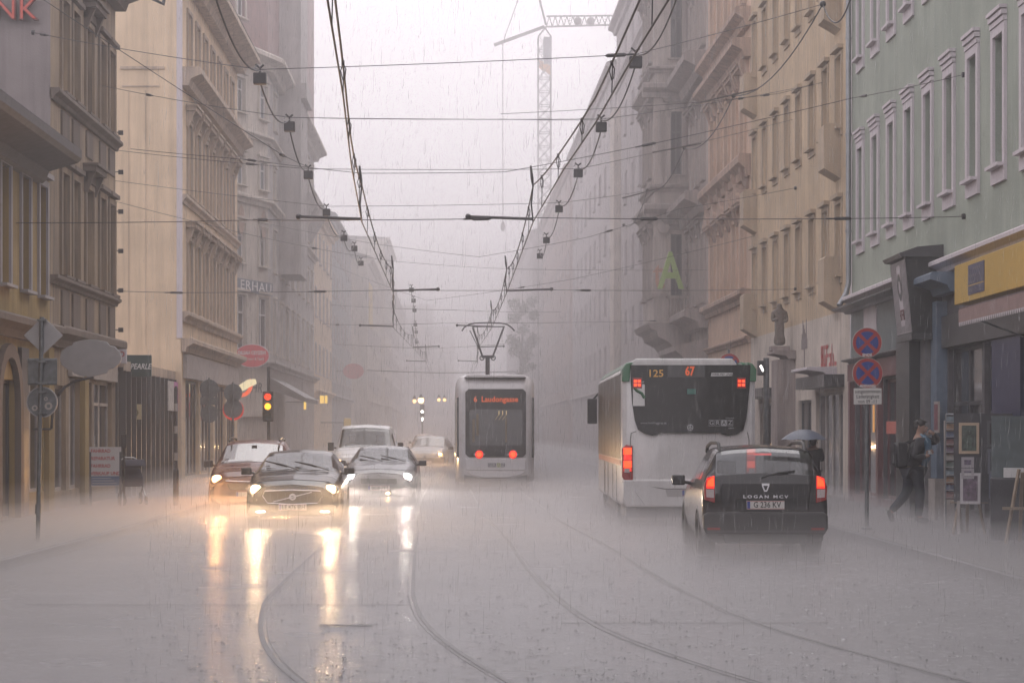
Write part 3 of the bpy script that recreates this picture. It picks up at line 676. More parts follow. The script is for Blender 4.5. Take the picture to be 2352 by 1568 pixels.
# ---------------------------------------------------------------- right 2: sand yellow house
XR = 9.5
def ry(px, X=XR): return F*X/(px-XV)
YA2, YB2 = 50.3, 67.0
p0, p1 = (XR, YB2), (XR, YA2)
b = Bld('sand_house', 'plain sand yellow house with whitewashed ground floor and small balcony boxes', (XR, 58, 0), M_ylw)
cols = [ry(x) for x in (1734,1757,1782,1808.6,1835,1865.7,1896.5,1927)]
wn = [(YB2-Y, z, .78, 1.75, S_ylw) for z in (5.6, 9.22, 12.85) for Y in cols]
b.face(p0, p1, 4.7, 16, wn, .22); b.face(p0, p1, 0, 4.7, wall=b.part('whitewashed_wall', M_whitewash), holes=[(9.2,11.3,.1,2.6),(12.0,15.8,.1,2.75),(2.0,6.5,.3,2.6)])
shopfront(b, p0, p1, 9.2, 11.3, .1, 2.6, 2, M_dark, proud=-.05); shopfront(b, p0, p1, 12.0, 15.8, .1, 2.75, 4, M_lightfr, proud=-.05); shopfront(b, p0, p1, 2.0, 6.5, .3, 2.6, 4, M_dark, proud=-.05)
fbox(b.part('shop_canopy', M_dark), p0, p1, 11.8, 16.0, 0, .5, 2.85, 3.15); fbox(b.part('shop_canopy', M_dark), p0, p1, 1.6, 7.2, 0, .7, 2.75, 3.0)
b.ledge(p0, p1, 3.16, 3.36, .75, M_lav, 'canopy_ledge', 12.6, 15.0)
for Y in (cols[0], cols[-1]+.15):
    for z in (4.95, 8.2, 11.85):
        q = MB(); a = YB2-Y
        fprof(q, p0, p1, a-.42, a+.42, [(0,z-.25),(.42,z),(.42,z+1.05),(.36,z+1.1),(0,z+1.1)]); q.build('balcony_box', M_ylwtrim, b.t)
fbox(b.part('dark_pillar', M_stonetrim), p0, p1, YB2-59.4, YB2-58.3, 0, .5, .12, 3.75); b.ledge(p0, p1, 3.76, 4.0, .62, M_stonetrim, 'pillar_capital', YB2-59.5, YB2-58.2)
# stencilled tree and red letters on the whitewash
q = MB(); fbox(q, p0, p1, 10.15, 10.25, 0.0, .012, 3.3, 4.0); fbox(q, p0, p1, 9.75, 10.65, .0, .012, 3.98, 4.25)
for i in range(6): fbox(q, p0, p1, 9.8+i*.14, 9.88+i*.14, 0, .012, 4.25, 4.4+.12*((i*7)%4))
q.build('stencil_mark', mat('grey_stencil', (.22,.19,.19), rough=.7), b.t)
pa = fpt(p0, Vector((0,-1)), Vector((-1,0)), 13.9, .012, 3.68); scribble(2.3, .55, 6, mat('red_letters', (.42,.06,.06), rough=.4), b.t, Vector(pa)-b.loc, rot=(R(90),0,-math.pi/2), seed=4)
b.done()
# ---------------------------------------------------------------- right 3: salmon ornate house
YC2 = 78.2
p0, p1 = (XR, YC2), (XR, YB2+.02)
b = Bld('salmon_house', 'salmon pink ornate house with pediments next to the yellow house', (XR, 72, 0), M_pink)
cols = [76.6, 74.6, 72.6, 70.6, 68.6]
wn = []
for Y in cols: a = YC2-Y; wn += [(a, 6.4, .85, 2.3, S_pinkp), (a, 10.75, .85, 2.3, S_pink), (a, 15.6, .85, 2.0, S_pink)]
b.face(p0, p1, 0, 20, wn, .22, holes=[(1.0,4.8,.4,3.2),(5.6,10,.4,3.2)])
for z0, z1, pr in ((5.9,6.3,.35),(9.9,10.6,.4),(13.7,14.3,.6),(14.7,15.3,.5),(4.6,4.8,.2)): b.ledge(p0, p1, z0, z1, pr, M_pinktrim)
for Y in cols:
    a = YC2-Y
    for z in (13.0, 9.55):
        q = MB(); fprof(q, p0, p1, a+.85, a+1.15, [(0,z),(.14,z+.05),(.3,z+.55),(.3,z+.68),(0,z+.68)]); q.build('console', M_pinktrim, b.t)
shopfront(b, p0, p1, 1.0, 4.8, .4, 3.2, 3, M_dark, proud=-.05); shopfront(b, p0, p1, 5.6, 10, .4, 3.2, 4, M_dark, proud=-.05)
b.done()
# ---------------------------------------------------------------- right 4: grey stone house with corner bay
YD2, YE2 = 90.0, 85.0
p0, p1 = (XR, YD2), (XR, YC2+.02)
b = Bld('stone_house', 'grey stone house with projecting corner bay and carved balcony', (XR, 84, 0), M_stone)
cols = [79.4, 81.2, 83.0]
wn = []
for Y in cols: a = YD2-Y; wn += [(a, 6.6, .8, 2.6, S_stone), (a, 11.2, .8, 2.6, S_stone), (a, 16.3, .8, 2.2, S_stone)]
b.face(p0, p1, 0, 21, wn, .22, holes=[(6.0,11,.3,3.6)])
for z0, z1, pr in ((5.6,6.3,.9),(9.9,10.7,.9),(15.0,15.9,.9),(19.6,20.4,.9)): b.ledge(p0, p1, z0, z1, pr, M_stonetrim)
XB = wx(1503, YE2)
q0, q1 = (XB, YE2), (XR, YE2)     # near cheek of the bay
bw = q1[0]-q0[0]; wa_ = wx(1553, YE2)-XB
b.face(q0, q1, 5.6, 22, [(wa_, 7.2, .46, 2.5, S_stone), (wa_, 12.1, .46, 2.55, S_stone), (wa_, 16.8, .46, 2.4, S_stone)], .15)
b.face((XB, YD2), (XB, YE2), 5.6, 22, [(1.3, z, 1.0, 2.4, S_stone) for z in (7.2,12.1,16.8)] + [(3.6, z, 1.0, 2.4, S_stone) for z in (7.2,12.1,16.8)], .15)
for z0, z1, pr in ((11.4,11.7,.22),(15.2,15.75,.5),(16.2,16.45,.25),(10.3,10.9,.45),(20,20.6,.5)):
    b.ledge(q0, q1, z0, z1, pr, M_stonetrim, 'bay_cornice', -pr, bw); b.ledge((XB,YD2),(XB,YE2), z0, z1, pr, M_stonetrim, 'bay_cornice')
for a in (.12, bw*.34):
    q = MB(); fbox(q, q0, q1, a, a+.16, 0, .09, 12.0, 14.4); fbox(q, q0, q1, a-.05, a+.21, 0, .13, 14.4, 14.7); fbox(q, q0, q1, a-.05, a+.21, 0, .12, 11.72, 12.0); q.build('pilaster', M_stone, b.t)
vl = MB(); vl.lathe([(.05,-.12),(.24,-.1),(.24,-.02),(.12,0)], 14, (XB+.35,YE2-.16,9.95), 'y'); vl.build('volute', M_stone, b.t)
for i in range(8):                # dog-tooth quoins on the bay's edge
    q = MB(); q.ball((XR-.05, YE2-.06, 6.2+i*.48), .1, .1, .14, 8, 6); q.build('quoin_knob', M_stonetrim, b.t)
# balcony with balusters on a stepped corbel
q = MB(); q.box(XB-.15, XR, YE2-1.3, YE2, 6.05, 6.25); q.box(XB-.15, XB+.35, YE2-1.3, YE2-.95, 6.25, 7.1); q.box(XB-.22, XB+.42, YE2-1.36, YE2-.9, 7.1, 7.2); q.box(XB+.42, XR, YE2-1.28, YE2-1.1, 7.02, 7.14)
q.build('balcony', M_stone, b.t)
for i in range(7):
    x = XB+.5+i*.14
    q = MB(); q.lathe([(.03,0),(.055,.2),(.025,.5),(.05,.76)], 8, (x, YE2-1.19, 6.26)); q.build('baluster', M_stone, b.t)
cb = MB(); cb.prism([(XB-.4,6.05),(XB-.3,5.85),(XB-.05,5.75),(XB+.05,5.5),(XB+.45,5.3),(XB+.7,5.0),(XR+.01,4.55),(XR+.01,6.05)], YE2-1.25, YD2, 'y'); cb.build('corbel', M_stonetrim, b.t)
cp = MB(); fprof(cp, p0, p1, 5.2, 11.6, [(-.02,3.7),(.3,3.75),(1.0,4.6),(1.2,4.75),(1.2,4.95),(-.02,5.2)]); cp.build('shop_canopy', M_stonetrim, b.t)
shopfront(b, p0, p1, 6.0, 11, .3, 3.6, 4, M_dark, proud=-.05)
M_lime = mat('lime_letter', (.26,.40,.08), rough=.45); M_rust = mat('rust_letter', (.42,.20,.13), rough=.5)
text('A', 2.05, M_lime, b.t, at(1540,626,YE2-1.6)-b.loc, name='sign_letter', depth=.18, bold=.03, sx=.72); text('t', 1.75, M_rust, b.t, at(1513,632,YE2-1.45)-b.loc, name='sign_letter', depth=.14, bold=.0, sx=.8)
b.done()
# ---------------------------------------------------------------- right, further on
b = row_house('pale_office', 'tall pale smooth building rising behind the stone bay', 1, 9.5, 90.2, 122, 25, M_pale, 5, 7, z1=6, ww=.9)
p0, p1 = (9.5,122), (9.5,90.2); b.ledge(p0, p1, 21.2, 21.7, .3, M_pale); fbox(b.part('pale_pilaster', M_whitewash), p0, p1, .2, 3.2, 0, .4, 0, 20); b.done()
row_house('grey_gabled_house', 'grey house with sloping roof behind the tall pale building', 1, 9.4, 122.2, 165, 23.0, M_pale, 5, 9, roof=M_slate).done()
row_house('rose_house', 'faded rose house far along the right side of the street', 1, 9.2, 165.2, 215, 22.5, plaster('rose_plaster',(.40,.31,.29)), 4, 11).done()
row_house('hazy_house', 'last hazy house on the right before the street ends', 1, 8.2, 215.2, 320, 22, M_pale, 4, 16).done()
# ================================================================== vehicles
def chaikin(P, it=2):
    for _ in range(it):
        Q = [P[0]]
        for a, b in zip(P, P[1:]): Q += [a*.75+b*.25, a*.25+b*.75]
        Q.append(P[-1]); P = Q
    return P
def car_shell(t, S, paintm, ws, rw, sides, wheels, wr, glass=None, N=72, crown=.03, quarter=()):
    """S: rows (y, zb, ws, zbelt, wb, zt, wt) from nose (y = 0) to tail. ws / rw: y range of windscreen / rear window; sides: y ranges of side glass.
       The car is centred on its own origin with the nose at -Y."""
    S = np.array(S, float); L = S[-1,0]; ys = np.unique(np.concatenate([np.linspace(0, L, N), S[:,0], [0.02, L-.02]]))
    C = [np.interp(ys, S[:,0], S[:,i]) for i in range(1,7)]
    k = np.array([.25,.5,.25])
    C = [np.concatenate([[c[0]], np.convolve(c, k, 'valid'), [c[-1]]]) for c in C]
    rows = []; sv = None
    for j, y in enumerate(ys):
        zb, w0, zl, wb, zt, wt = [c[j] for c in C]
        zm = zb + (zl-zb)*.55
        ctrl = [(0,zb,0),(w0-.14,zb,1),(w0-.01,zb+.10,2),(max(w0,wb)+.012,zm,3),(wb,zl,4),(wt+.015,zt-.085 if zt-zl > .2 else zt-.03,5),(wt-.055,zt-.004,6),(0,zt+crown,7)]
        P = chaikin([np.array(c) for c in ctrl]); sv = [p[2] for p in P]; rows.append([(p[0], y-L/2, p[1]) for p in P])
    n = len(sv); full = []
    for r_ in rows: full.append(r_ + [(-x,y,z) for x,y,z in r_[-2:0:-1]])
    m = len(full[0]); sfull = sv + sv[-2:0:-1]
    body = MB(); parts = {}
    V = [p for r_ in full for p in r_]; body.v = list(V)
    def pm(key): return parts.setdefault(key, MB())
    for j in range(len(ys)-1):
        yc = (ys[j]+ys[j+1])/2
        for i in range(m):
            i2 = (i+1) % m; sc = (sfull[i]+sfull[i2])/2
            q = (j*m+i, j*m+i2, (j+1)*m+i2, (j+1)*m+i)
            cx = (V[q[0]][0]+V[q[2]][0])/2; cz = (V[q[0]][2]+V[q[2]][2])/2; cyy = yc-L/2
            key = None
            if sc > 5.25 and ws and ws[0] < yc < ws[1]: key = 'windscreen'
            elif sc > 5.45 and rw and rw[0] < yc < rw[1]: key = 'rear_window'
            elif 4.22 < sc < 4.9:
                for si, (a, b_) in enumerate(sides):
                    if a < yc < b_: key = ('side_window', si, cx > 0)
            if key is None and sc < 3.7 and sc > .9 and any(math.hypot(cyy-(wy-L/2), cz-wr) < wr+.055 for wy in wheels): continue
            if key: pm(key).add([V[x] for x in q], [(0,1,2,3)])
            else: body.f.append(q)
    body.f.append(tuple(range(m))); body.f.append(tuple((len(ys)-1)*m+i for i in range(m-1,-1,-1)))
    o = body.build('body', paintm, t, loc=(0,0,0), smooth=True)
    for k_, mb in parts.items(): mb.build(k_ if isinstance(k_, str) else 'side_window', glass or M_carglass, t, loc=(0,0,0), smooth=True)
    return L
def wheel(t, x, y, r, w=.2, side=1):
    ty = MB(); ty.lathe([(r*.64,-w/2),(r*.9,-w/2),(r*.98,-w*.38),(r,-w*.2),(r,w*.2),(r*.98,w*.38),(r*.9,w/2),(r*.64,w/2)], 24, (0,0,0), 'x')
    o = ty.build('wheel', M_rubber, t, loc=(x,y,r), smooth=True)
    rm = MB(); s = side*w*.36; rm.lathe([(r*.64,s-side*.06),(r*.62,s),(r*.5,s-side*.01),(r*.12,s+side*.01),(r*.03,s+side*.015)], 20, (0,0,0), 'x'); rm.build('rim', M_rim, o, loc=(0,0,0))
    hub = MB(); hub.lathe([(.06,0),(.06,side*-.35)],8,(0,0,0),'x'); hub.build('axle', M_black, o, loc=(0,0,0))
def arches(t, W, wheels, L, r, m):
    for wy in wheels:
        for sx in (-1,1):
            q = MB(); q.tube([(sx*(W/2-.03), wy-L/2+math.cos(a)*(r+.045), r+math.sin(a)*(r+.045)) for a in np.linspace(-.25, math.pi+.25, 16)], .04, 6); q.build('wheel_arch', m, t, loc=(0,0,0), smooth=True)
    q = MB(); q.box(-W/2+.26, W/2-.26, wheels[0]-L/2-r-.1, wheels[-1]-L/2+r+.1, .19, r*2+.06); q.build('underbody', M_black, t, loc=(0,0,0))
def seats(t, y, w, z=.55, h=.85):
    for sx in (-1,1):
        q = MB(); q.box(sx*w-.23, sx*w+.23, y, y+.16, z-.1, z+h*.62); q.box(sx*w-.11, sx*w+.11, y+.02, y+.12, z+h*.66, z+h*.88); q.box(sx*w-.23, sx*w+.23, y-.42, y, z-.12, z+.06); q.build('seat', M_seat, t, loc=(0,0,0), bevel=.03)
def mirror(t, x, y, z, m, sx, w=.2, h=.14):
    q = MB(); q.box(x+(-.0 if sx > 0 else -w), x+(w if sx > 0 else 0), y-.06, y+.06, z-h/2, z+h/2); q.bar((x-sx*.12,y,z-.05),(x+sx*.06,y,z-.02),.05,.05)
    o = q.build('wing_mirror', m, t, loc=(0,0,0), bevel=.03, seg=3); return o
def plate(t, x, y, z, txt, facing=-1, w=.52, h=.115, rot=0):
    q = MB(); q.box(-w/2, w/2, -.008, .008, -h/2, h/2); o = q.build('number_plate', M_plate, t, loc=(x,y,z), rot=(0,0,0 if facing < 0 else math.pi))
    q = MB(); q.box(-w/2+.004, -w/2+.045, -.0095, -.0082, -h/2+.004, h/2-.004); q.build('plate_band', M_plateblue, o, loc=(0,0,0))
    q = MB(); q.box(-w/2, w/2, -.0100, -.0083, h/2-.010, h/2-.004); q.box(-w/2, w/2, -.0100, -.0083, -h/2+.004, -h/2+.010); q.build('plate_stripe', mat('plate_red', (.4,.05,.05)), o, loc=(0,0,0))
    if txt: text(txt, h*.95, M_ink, o, (.02,-.010,0), depth=.003, sx=.86, bold=.0012)
    return o
def wipers(t, pts):
    for a, b in pts:
        a, b = Vector(a), Vector(b); q = MB(); q.tube([a, (a+b)/2+Vector((0,-.02,.02)), b], .012, 5); q.bar(a.lerp(b,.35)+Vector((0,-.015,0)), b, .022, .02); q.build('wiper', M_black, t, loc=(0,0,0))
def lamp_unit(t, name, x, y, z, w, h, m_house, m_lit, rx, rz_, energy=0, col=(1,1,1), face=-1, kx_=0, size=118, tilt=-.03):
    q = MB(); q.ball((0,0,0), w/2, .10, h/2, 14, 8); o = q.build(name, m_house, t, loc=(x,y,z), smooth=True)
    q = MB(); q.ball((kx_, face*.055, 0), rx, .07, rz_, 14, 8); q.build('lens', m_lit, o, loc=(0,0,0), smooth=True)
    if energy: spot('headlamp_beam', o, (kx_, face*.2, 0), energy, col, (0,face,tilt), size=size)
    return o
M_lensclear = mat('clear_lens', (.35,.36,.38), rough=.1, spec=.8)
# ---------------------------------------------------------------- black estate car driving away (its tail towards us)
def dacia():
    t = thing('estate_car', 'black estate car with brake lights lit behind the white bus', 'car', (wx(1764,29.3)+.05, 29.3+2.25, 0), math.pi-R(2.2)); t.scale = (1.0,1.0,1.035)
    P = paint('black_car_paint', (.012,.011,.014), .22)
    S = [(0,.30,.60,.60,.58,.66,.40),(.08,.24,.76,.66,.74,.76,.55),(.3,.2,.84,.76,.83,.90,.66),(.95,.2,.865,.88,.865,1.0,.72),(1.15,.2,.87,.92,.866,1.05,.70),(1.95,.2,.87,.97,.866,1.45,.63),(2.6,.2,.87,.99,.866,1.505,.64),
         (3.7,.2,.87,1.02,.862,1.51,.67),(4.18,.2,.868,1.04,.857,1.485,.665),(4.30,.22,.868,1.05,.852,1.36,.68),(4.40,.24,.866,1.05,.845,1.13,.70),(4.43,.24,.862,1.03,.835,1.08,.68),(4.47,.26,.85,.98,.80,1.02,.68),(4.50,.30,.82,.92,.76,.97,.66)]
    L = car_shell(t, S, P, (1.17,1.93), (4.19,4.405), [(1.5,2.35),(2.45,3.25),(3.35,3.95)], (.84,3.55), .315)
    arches(t, 1.75, (.84,3.55), L, .315, P); seats(t, -.2, .36); seats(t, .75, .38)
    for wy in (.84,3.55):
        for sx in (-1,1): wheel(t, sx*.755, wy-L/2, .315, .24, sx)
    e = L/2
    q = MB()                                                   # tailgate skin, bumper and lower valance on the tail
    q.prism([(-.82,.34),(.82,.34),(.865,.42),(.865,.60),(.80,.64),(-.80,.64),(-.865,.60),(-.865,.42)], e-.12, e+.045, 'y'); q.build('bumper', mat('black_bumper', (.014,.013,.016), rough=.4), t, loc=(0,0,0), bevel=.035, seg=3)
    q = MB(); q.prism([(-.56,.22),(.56,.22),(.60,.35),(-.60,.35)], e-.2, e+.01, 'y'); q.build('valance', M_black, t, loc=(0,0,0), bevel=.02)
    q = MB(); q.prism([(-.60,.66),(.60,.66),(.63,.98),(.60,1.03),(-.60,1.03),(-.63,.98)], e-.02, e+.012, 'y'); q.build('tailgate', P, t, loc=(0,0,0), bevel=.012)
    q = MB(); q.prism([(-.36,.64),(.36,.64),(.40,.70),(.40,.82),(-.40,.82),(-.40,.70)], e+.004, e+.018, 'y'); q.build('plate_recess', M_black, t, loc=(0,0,0))
    for sx in (-1,1):
        q = MB(); q.prism([(sx*.70,.76),(sx*.845,.80),(sx*.855,.98),(sx*.80,1.12),(sx*.70,1.13)], e-.16, e+.018, 'y'); o = q.build('tail_light', M_redlens, t, loc=(0,0,0), bevel=.012)
        q = MB(); q.prism([(sx*.715,.985),(sx*.815,.985),(sx*.80,1.06),(sx*.72,1.12)], e+.012, e+.034, 'y'); q.build('lit_lamp', M_redlamp_hot, o, loc=(0,0,0))
        q = MB(); q.prism([(sx*.71,.955),(sx*.82,.955),(sx*.815,1.09),(sx*.71,1.13)], e+.008, e+.026, 'y'); q.build('glowing_lens', M_redlamp, o, loc=(0,0,0))
        q = MB(); q.prism([(sx*.715,.83),(sx*.82,.84),(sx*.825,.945),(sx*.715,.945)], e+.01, e+.024, 'y'); q.build('reversing_lens', mat('pale_lens', (.5,.42,.42), rough=.2), o, loc=(0,0,0))
        q = MB(); q.box(sx*.72-.09, sx*.72+.09, e+.03, e+.052, .40, .43); q.build('reflector', mat('red_reflector', (.28,.02,.02), rough=.2), t, loc=(0,0,0))
        q = MB(); zz = 1.5; q.tube([(sx*.60,y_,z_) for y_, z_ in ((-.3,1.42),(-.22,1.50),(.4,1.56),(1.5,1.565),(1.7,1.545),(1.84,1.44))], .026, 8); q.build('roof_rail', M_black, t, loc=(0,0,0), smooth=True)
        mirror(t, sx*.90, -L/2+1.45, 1.0, P, sx, .2, .15)
    q = MB(); q.prism([(-.055,.06),(.055,.06),(.05,.03),(-.05,.03)], -.012, .012, 'y'); q.prism([(.032,.03),(.052,.03),(.02,-.05),(-.02,-.05),(-.052,.03),(-.032,.03),(-.012,-.03),(.012,-.03)], -.012, .012, 'y'); q.build('badge', M_chrome, t, loc=(0,e+.022,.965))
    text('LOGAN MCV', .056, M_chrome, t, (0,e+.024,.845), rot=(R(90),0,math.pi), sx=1.45, spacing=1.45, bold=.0015, depth=.01)
    plate(t, 0, e+.03, .735, 'G 236 KV', 1)
    q = MB(); q.box(-.12,.12,e-.38,e-.33,1.40,1.425); q.build('brake_lamp', M_redlamp, t, loc=(0,0,0))
    wipers(t, [((.05,e-.06,1.10),(-.42,e-.10,1.19))])
    return t
dacia()
# ---------------------------------------------------------------- oncoming cars
def oncoming(name, label, px, py_g, Y, P, S, wsr, sides, wheels, wr, W, H, rzd=0, dz=0, glass=None):
    t = thing(name, label, 'car', (wx(px, Y), Y + S[-1][0]/2, 0), R(rzd))
    L = car_shell(t, S, P, wsr, None, sides, wheels, wr, glass=glass)
    arches(t, W, wheels, L, wr, P)
    for wy in wheels:
        for sx in (-1,1): wheel(t, sx*(W/2-.10), wy-L/2, wr, .2, sx)
    return t, L
def hatch(W=1.8, H=1.44, L=4.37, hood=.0, nose=.0):
    a = W/2; k = H-1.44
    return [(0,.26,a*.66,.58+nose,a*.64,.66+nose,a*.46),(.06,.2,a*.82,.63+nose,a*.80,.74+nose,a*.60),(.24,.18,a*.94,.71+hood,a*.93,.84+hood,a*.74),(.6,.17,a*.98,.80+hood,a*.975,.92+hood,a*.80),(1.02,.17,a,.87+hood,a,.985+hood,a*.81),(1.16,.17,a,.90+hood,a,1.02+hood,a*.80),
            (1.95,.17,a,.95+hood,a,1.39+k,a*.725),(2.5,.17,a,.97+hood,a,1.44+k,a*.73),(3.4,.17,a*.99,1.0+hood,a*.98,1.42+k,a*.71),(L-.35,.2,a*.97,1.02,a*.93,1.30+k,a*.68),(L-.06,.25,a*.85,.92,a*.82,.98,a*.62),(L,.3,a*.76,.8,a*.74,.86,a*.55)]
def volvo():
    P = paint('black_blue_car_paint', (.016,.016,.021), .2)
    t, L = oncoming('hatchback_car', 'black hatchback with yellowish headlights and daytime strips', 670, 1193, 39.4, P, hatch(1.80,1.38), (1.17,2.0), [(1.55,2.4),(2.5,3.3)], (.82,3.45), .315, 1.80, 1.42, rzd=.5)
    seats(t, -.1, .36); e = -L/2
    q = MB(); q.prism([(-.50,.42),(.50,.42),(.56,.56),(.52,.66),(-.52,.66),(-.56,.56)], e-.03, e+.14, 'y'); g_ = q.build('grille', mat('grille_black', (.008,.008,.008), rough=.4), t, loc=(0,0,0), bevel=.015)
    q = MB(); q.tube([(-.52,e-.035,.66),(-.56,e-.02,.565),(-.47,e-.035,.435),(0,e-.04,.41),(.47,e-.035,.435),(.56,e-.02,.565),(.52,e-.035,.66),(0,e-.045,.68),(-.52,e-.035,.66)], .012, 6); q.build('grille_trim', M_chrome, g_, loc=(0,0,0))
    for i in range(7): 
        q = MB(); x = -.42+i*.14; q.box(x-.006, x+.006, e-.036, e-.028, .45, .63); q.build('grille_bar', M_iron, g_, loc=(0,0,0))
    q = MB(); q.bar((-.36,e-.045,.46),(.36,e-.045,.64),.008,.02); q.build('grille_slash', M_chrome, g_, loc=(0,0,0)); q = MB(); q.lathe([(.03,-.05),(.065,-.05),(.065,-.035),(.03,-.035)], 18, (0,e,.55), 'y'); q.build('badge', M_chrome, g_, loc=(0,0,0))
    q = MB(); q.prism([(-.78,.20),(.78,.20),(.84,.30),(.80,.41),(.52,.40),(-.52,.40),(-.80,.41),(-.84,.30)], e+.01, e+.3, 'y'); q.build('front_bumper', P, t, loc=(0,0,0), bevel=.03, seg=3)
    q = MB(); q.prism([(-.5,.21),(.5,.21),(.56,.30),(-.56,.30)], e-.005, e+.2, 'y'); q.build('air_intake', M_black, t, loc=(0,0,0))
    for sx in (-1,1):
        lamp_unit(t, 'headlight', sx*.70, e+.20, .68, .34, .19, M_lensclear, M_headyel, .105, .09, 190, (1,.64,.34), kx_=sx*.0)
        q = MB(); q.tube([(sx*.52,e+.0,.275),(sx*.64,e+.0,.27),(sx*.78,e+.08,.285)], .016, 6); q.build('daytime_strip', lamp_mat('daytime_led', (1,.93,.82), 12), t, loc=(0,0,0))
        mirror(t, sx*.90, e+1.5, 1.0, M_black, sx, .2, .14)
    plate(t, 0, e-.045, .355, 'LE 476 IBH')
    wipers(t, [((.05,e+1.08,1.03),(-.62,e+1.42,1.20)),((.62,e+1.12,1.03),(-.05,e+1.36,1.19))])
volvo()
def bmw():
    P = paint('graphite_car_paint', (.17,.17,.18), .25)
    t, L = oncoming('saloon_car', 'dark grey saloon with dazzling white headlights beside the black hatchback', 874, 1150, 50.5, P, hatch(1.76,1.38,4.4), (1.17,2.0), [(1.55,2.4),(2.5,3.3)], (.82,3.5), .31, 1.76, 1.38, rzd=-1)
    seats(t, -.1, .36); e = -L/2
    q = MB(); q.prism([(-.44,.50),(.44,.50),(.44,.64),(-.44,.64)], e-.02, e+.12, 'y'); g_ = q.build('grille', M_black, t, loc=(0,0,0), bevel=.02)
    for sx in (-1,1):
        q = MB(); q.prism([(sx*.02,.53),(sx*.17,.53),(sx*.20,.585),(sx*.17,.64),(sx*.02,.64)], e-.045, e-.02, 'y'); q.build('grille_kidney', M_iron, g_, loc=(0,0,0), bevel=.008)
        lamp_unit(t, 'headlight', sx*.66, e+.18, .66, .36, .17, M_lensclear, M_headwhite, .125, .09, 130, (1,.86,.74))
        mirror(t, sx*.90, e+1.5, .98, M_black, sx, .2, .13)
    q = MB(); q.prism([(-.76,.20),(.76,.20),(.82,.30),(.78,.44),(-.78,.44),(-.82,.30)], e+.0, e+.28, 'y'); q.build('front_bumper', P, t, loc=(0,0,0), bevel=.03, seg=3)
    q = MB(); q.lathe([(.035,-.035),(.035,-.02)], 14, (0,e+.03,.735), 'y'); q.build('badge', M_chrome, t, loc=(0,0,0))
    lamp_unit(t, 'fog_lamp', .22, e-.01, .28, .16, .08, M_black, lamp_mat('fog_lamp_warm', (1,.62,.3), 18), .055, .028)
    o = plate(t, 0, e-.015, .41, ''); scribble(.4, .07, 7, M_ink, o, (.03,-.010,0), seed=6)
    wipers(t, [((.05,e+1.08,1.03),(-.55,e+1.40,1.17)),((.6,e+1.12,1.02),(-.02,e+1.36,1.17))])
bmw()
def redcar():
    P = paint('red_car_paint', (.12,.038,.034), .25)
    t, L = oncoming('red_car', 'red car with roof rails half hidden behind the black hatchback', 566, 1185, 45.2, P, hatch(1.78,1.56,4.3,hood=.06,nose=.04), (1.1,1.9), [(1.55,2.4),(2.5,3.3)], (.8,3.4), .32, 1.78, 1.56, rzd=1, glass=see_glass('misted_glass', (.5,.52,.55), .14))
    seats(t, -.1, .36); e = -L/2
    q = MB(); q.prism([(-.4,.52),(.4,.52),(.46,.66),(-.46,.66)], e-.02, e+.12, 'y'); q.build('grille', M_black, t, loc=(0,0,0), bevel=.02)
    q = MB(); q.tube([(-.48,e-.03,.71),(0,e-.05,.69),(.48,e-.03,.71)], .014, 6); q.build('grille_trim', M_chrome, t, loc=(0,0,0))
    for sx in (-1,1):
        lamp_unit(t, 'headlight', sx*.68, e+.19, .74, .34, .2, M_lensclear, M_headwarm, .115, .09, 200, (1,.46,.17))
        mirror(t, sx*.90, e+1.5, 1.05, M_black, sx, .2, .15)
        q = MB(); q.tube([(sx*.56,y_,z_) for y_, z_ in ((-.35,1.55),(-.28,1.61),(.5,1.63),(1.4,1.59),(1.5,1.5))], .022, 8); q.build('roof_rail', M_black, t, loc=(0,0,0), smooth=True)
    plate(t, 0, e-.02, .42, '')
    q = MB(); q.box(-.06,.06,e+1.72,e+1.78,1.36,1.46); q.build('rear_view_mirror', M_black, t, loc=(0,0,0))
redcar()
def van():
    P = paint('white_van_paint', (.62,.61,.61), .3); W = 1.92; a = W/2
    t = thing('white_van', 'white van behind the dark grey saloon with one warm headlight showing', 'van', (wx(836,64), 64+2.45, 0), 0)
    S = [(0,.28,a*.70,.72,a*.70,.84,a*.55),(.06,.22,a*.88,.80,a*.87,.94,a*.70),(.22,.2,a*.97,.94,a*.96,1.06,a*.82),(.62,.2,a,1.08,a,1.18,a*.87),(.75,.2,a,1.10,a,1.24,a*.86),(1.42,.2,a,1.12,a,1.84,a*.78),(1.8,.2,a,1.12,a,1.93,a*.80),(4.5,.22,a,1.12,a,1.93,a*.80),(4.85,.25,a*.97,1.1,a*.97,1.88,a*.78),(4.9,.3,a*.92,1.0,a*.92,1.7,a*.72)]
    L = car_shell(t, S, P, (.76,1.44), None, [(1.3,2.1),(2.4,4.2)], (.85,3.95), .33); arches(t, W, (.85,3.95), L, .33, P); seats(t, -1.0, .42, .75, 1.0)
    for wy in (.85,3.95):
        for sx in (-1,1): wheel(t, sx*.86, wy-L/2, .33, .21, sx)
    e = -L/2
    q = MB(); q.prism([(-.5,.62),(.5,.62),(.56,.80),(-.56,.80)], e-.02, e+.14, 'y'); q.build('grille', M_black, t, loc=(0,0,0), bevel=.02)
    q = MB(); q.prism([(-.84,.24),(.84,.24),(.9,.36),(.86,.56),(-.86,.56),(-.9,.36)], e-.0, e+.26, 'y'); q.build('front_bumper', mat('grey_bumper', (.08,.08,.085), rough=.5), t, loc=(0,0,0), bevel=.03)
    for sx in (-1,1):
        lamp_unit(t, 'headlight', sx*.74, e+.17, .82, .34, .24, M_lensclear, M_headwarm, .115, .095, 150, (1,.6,.26))
        mirror(t, sx*.99, e+1.25, 1.28, M_black, sx, .18, .26)
    plate(t, 0, e-.02, .46, '')
van()
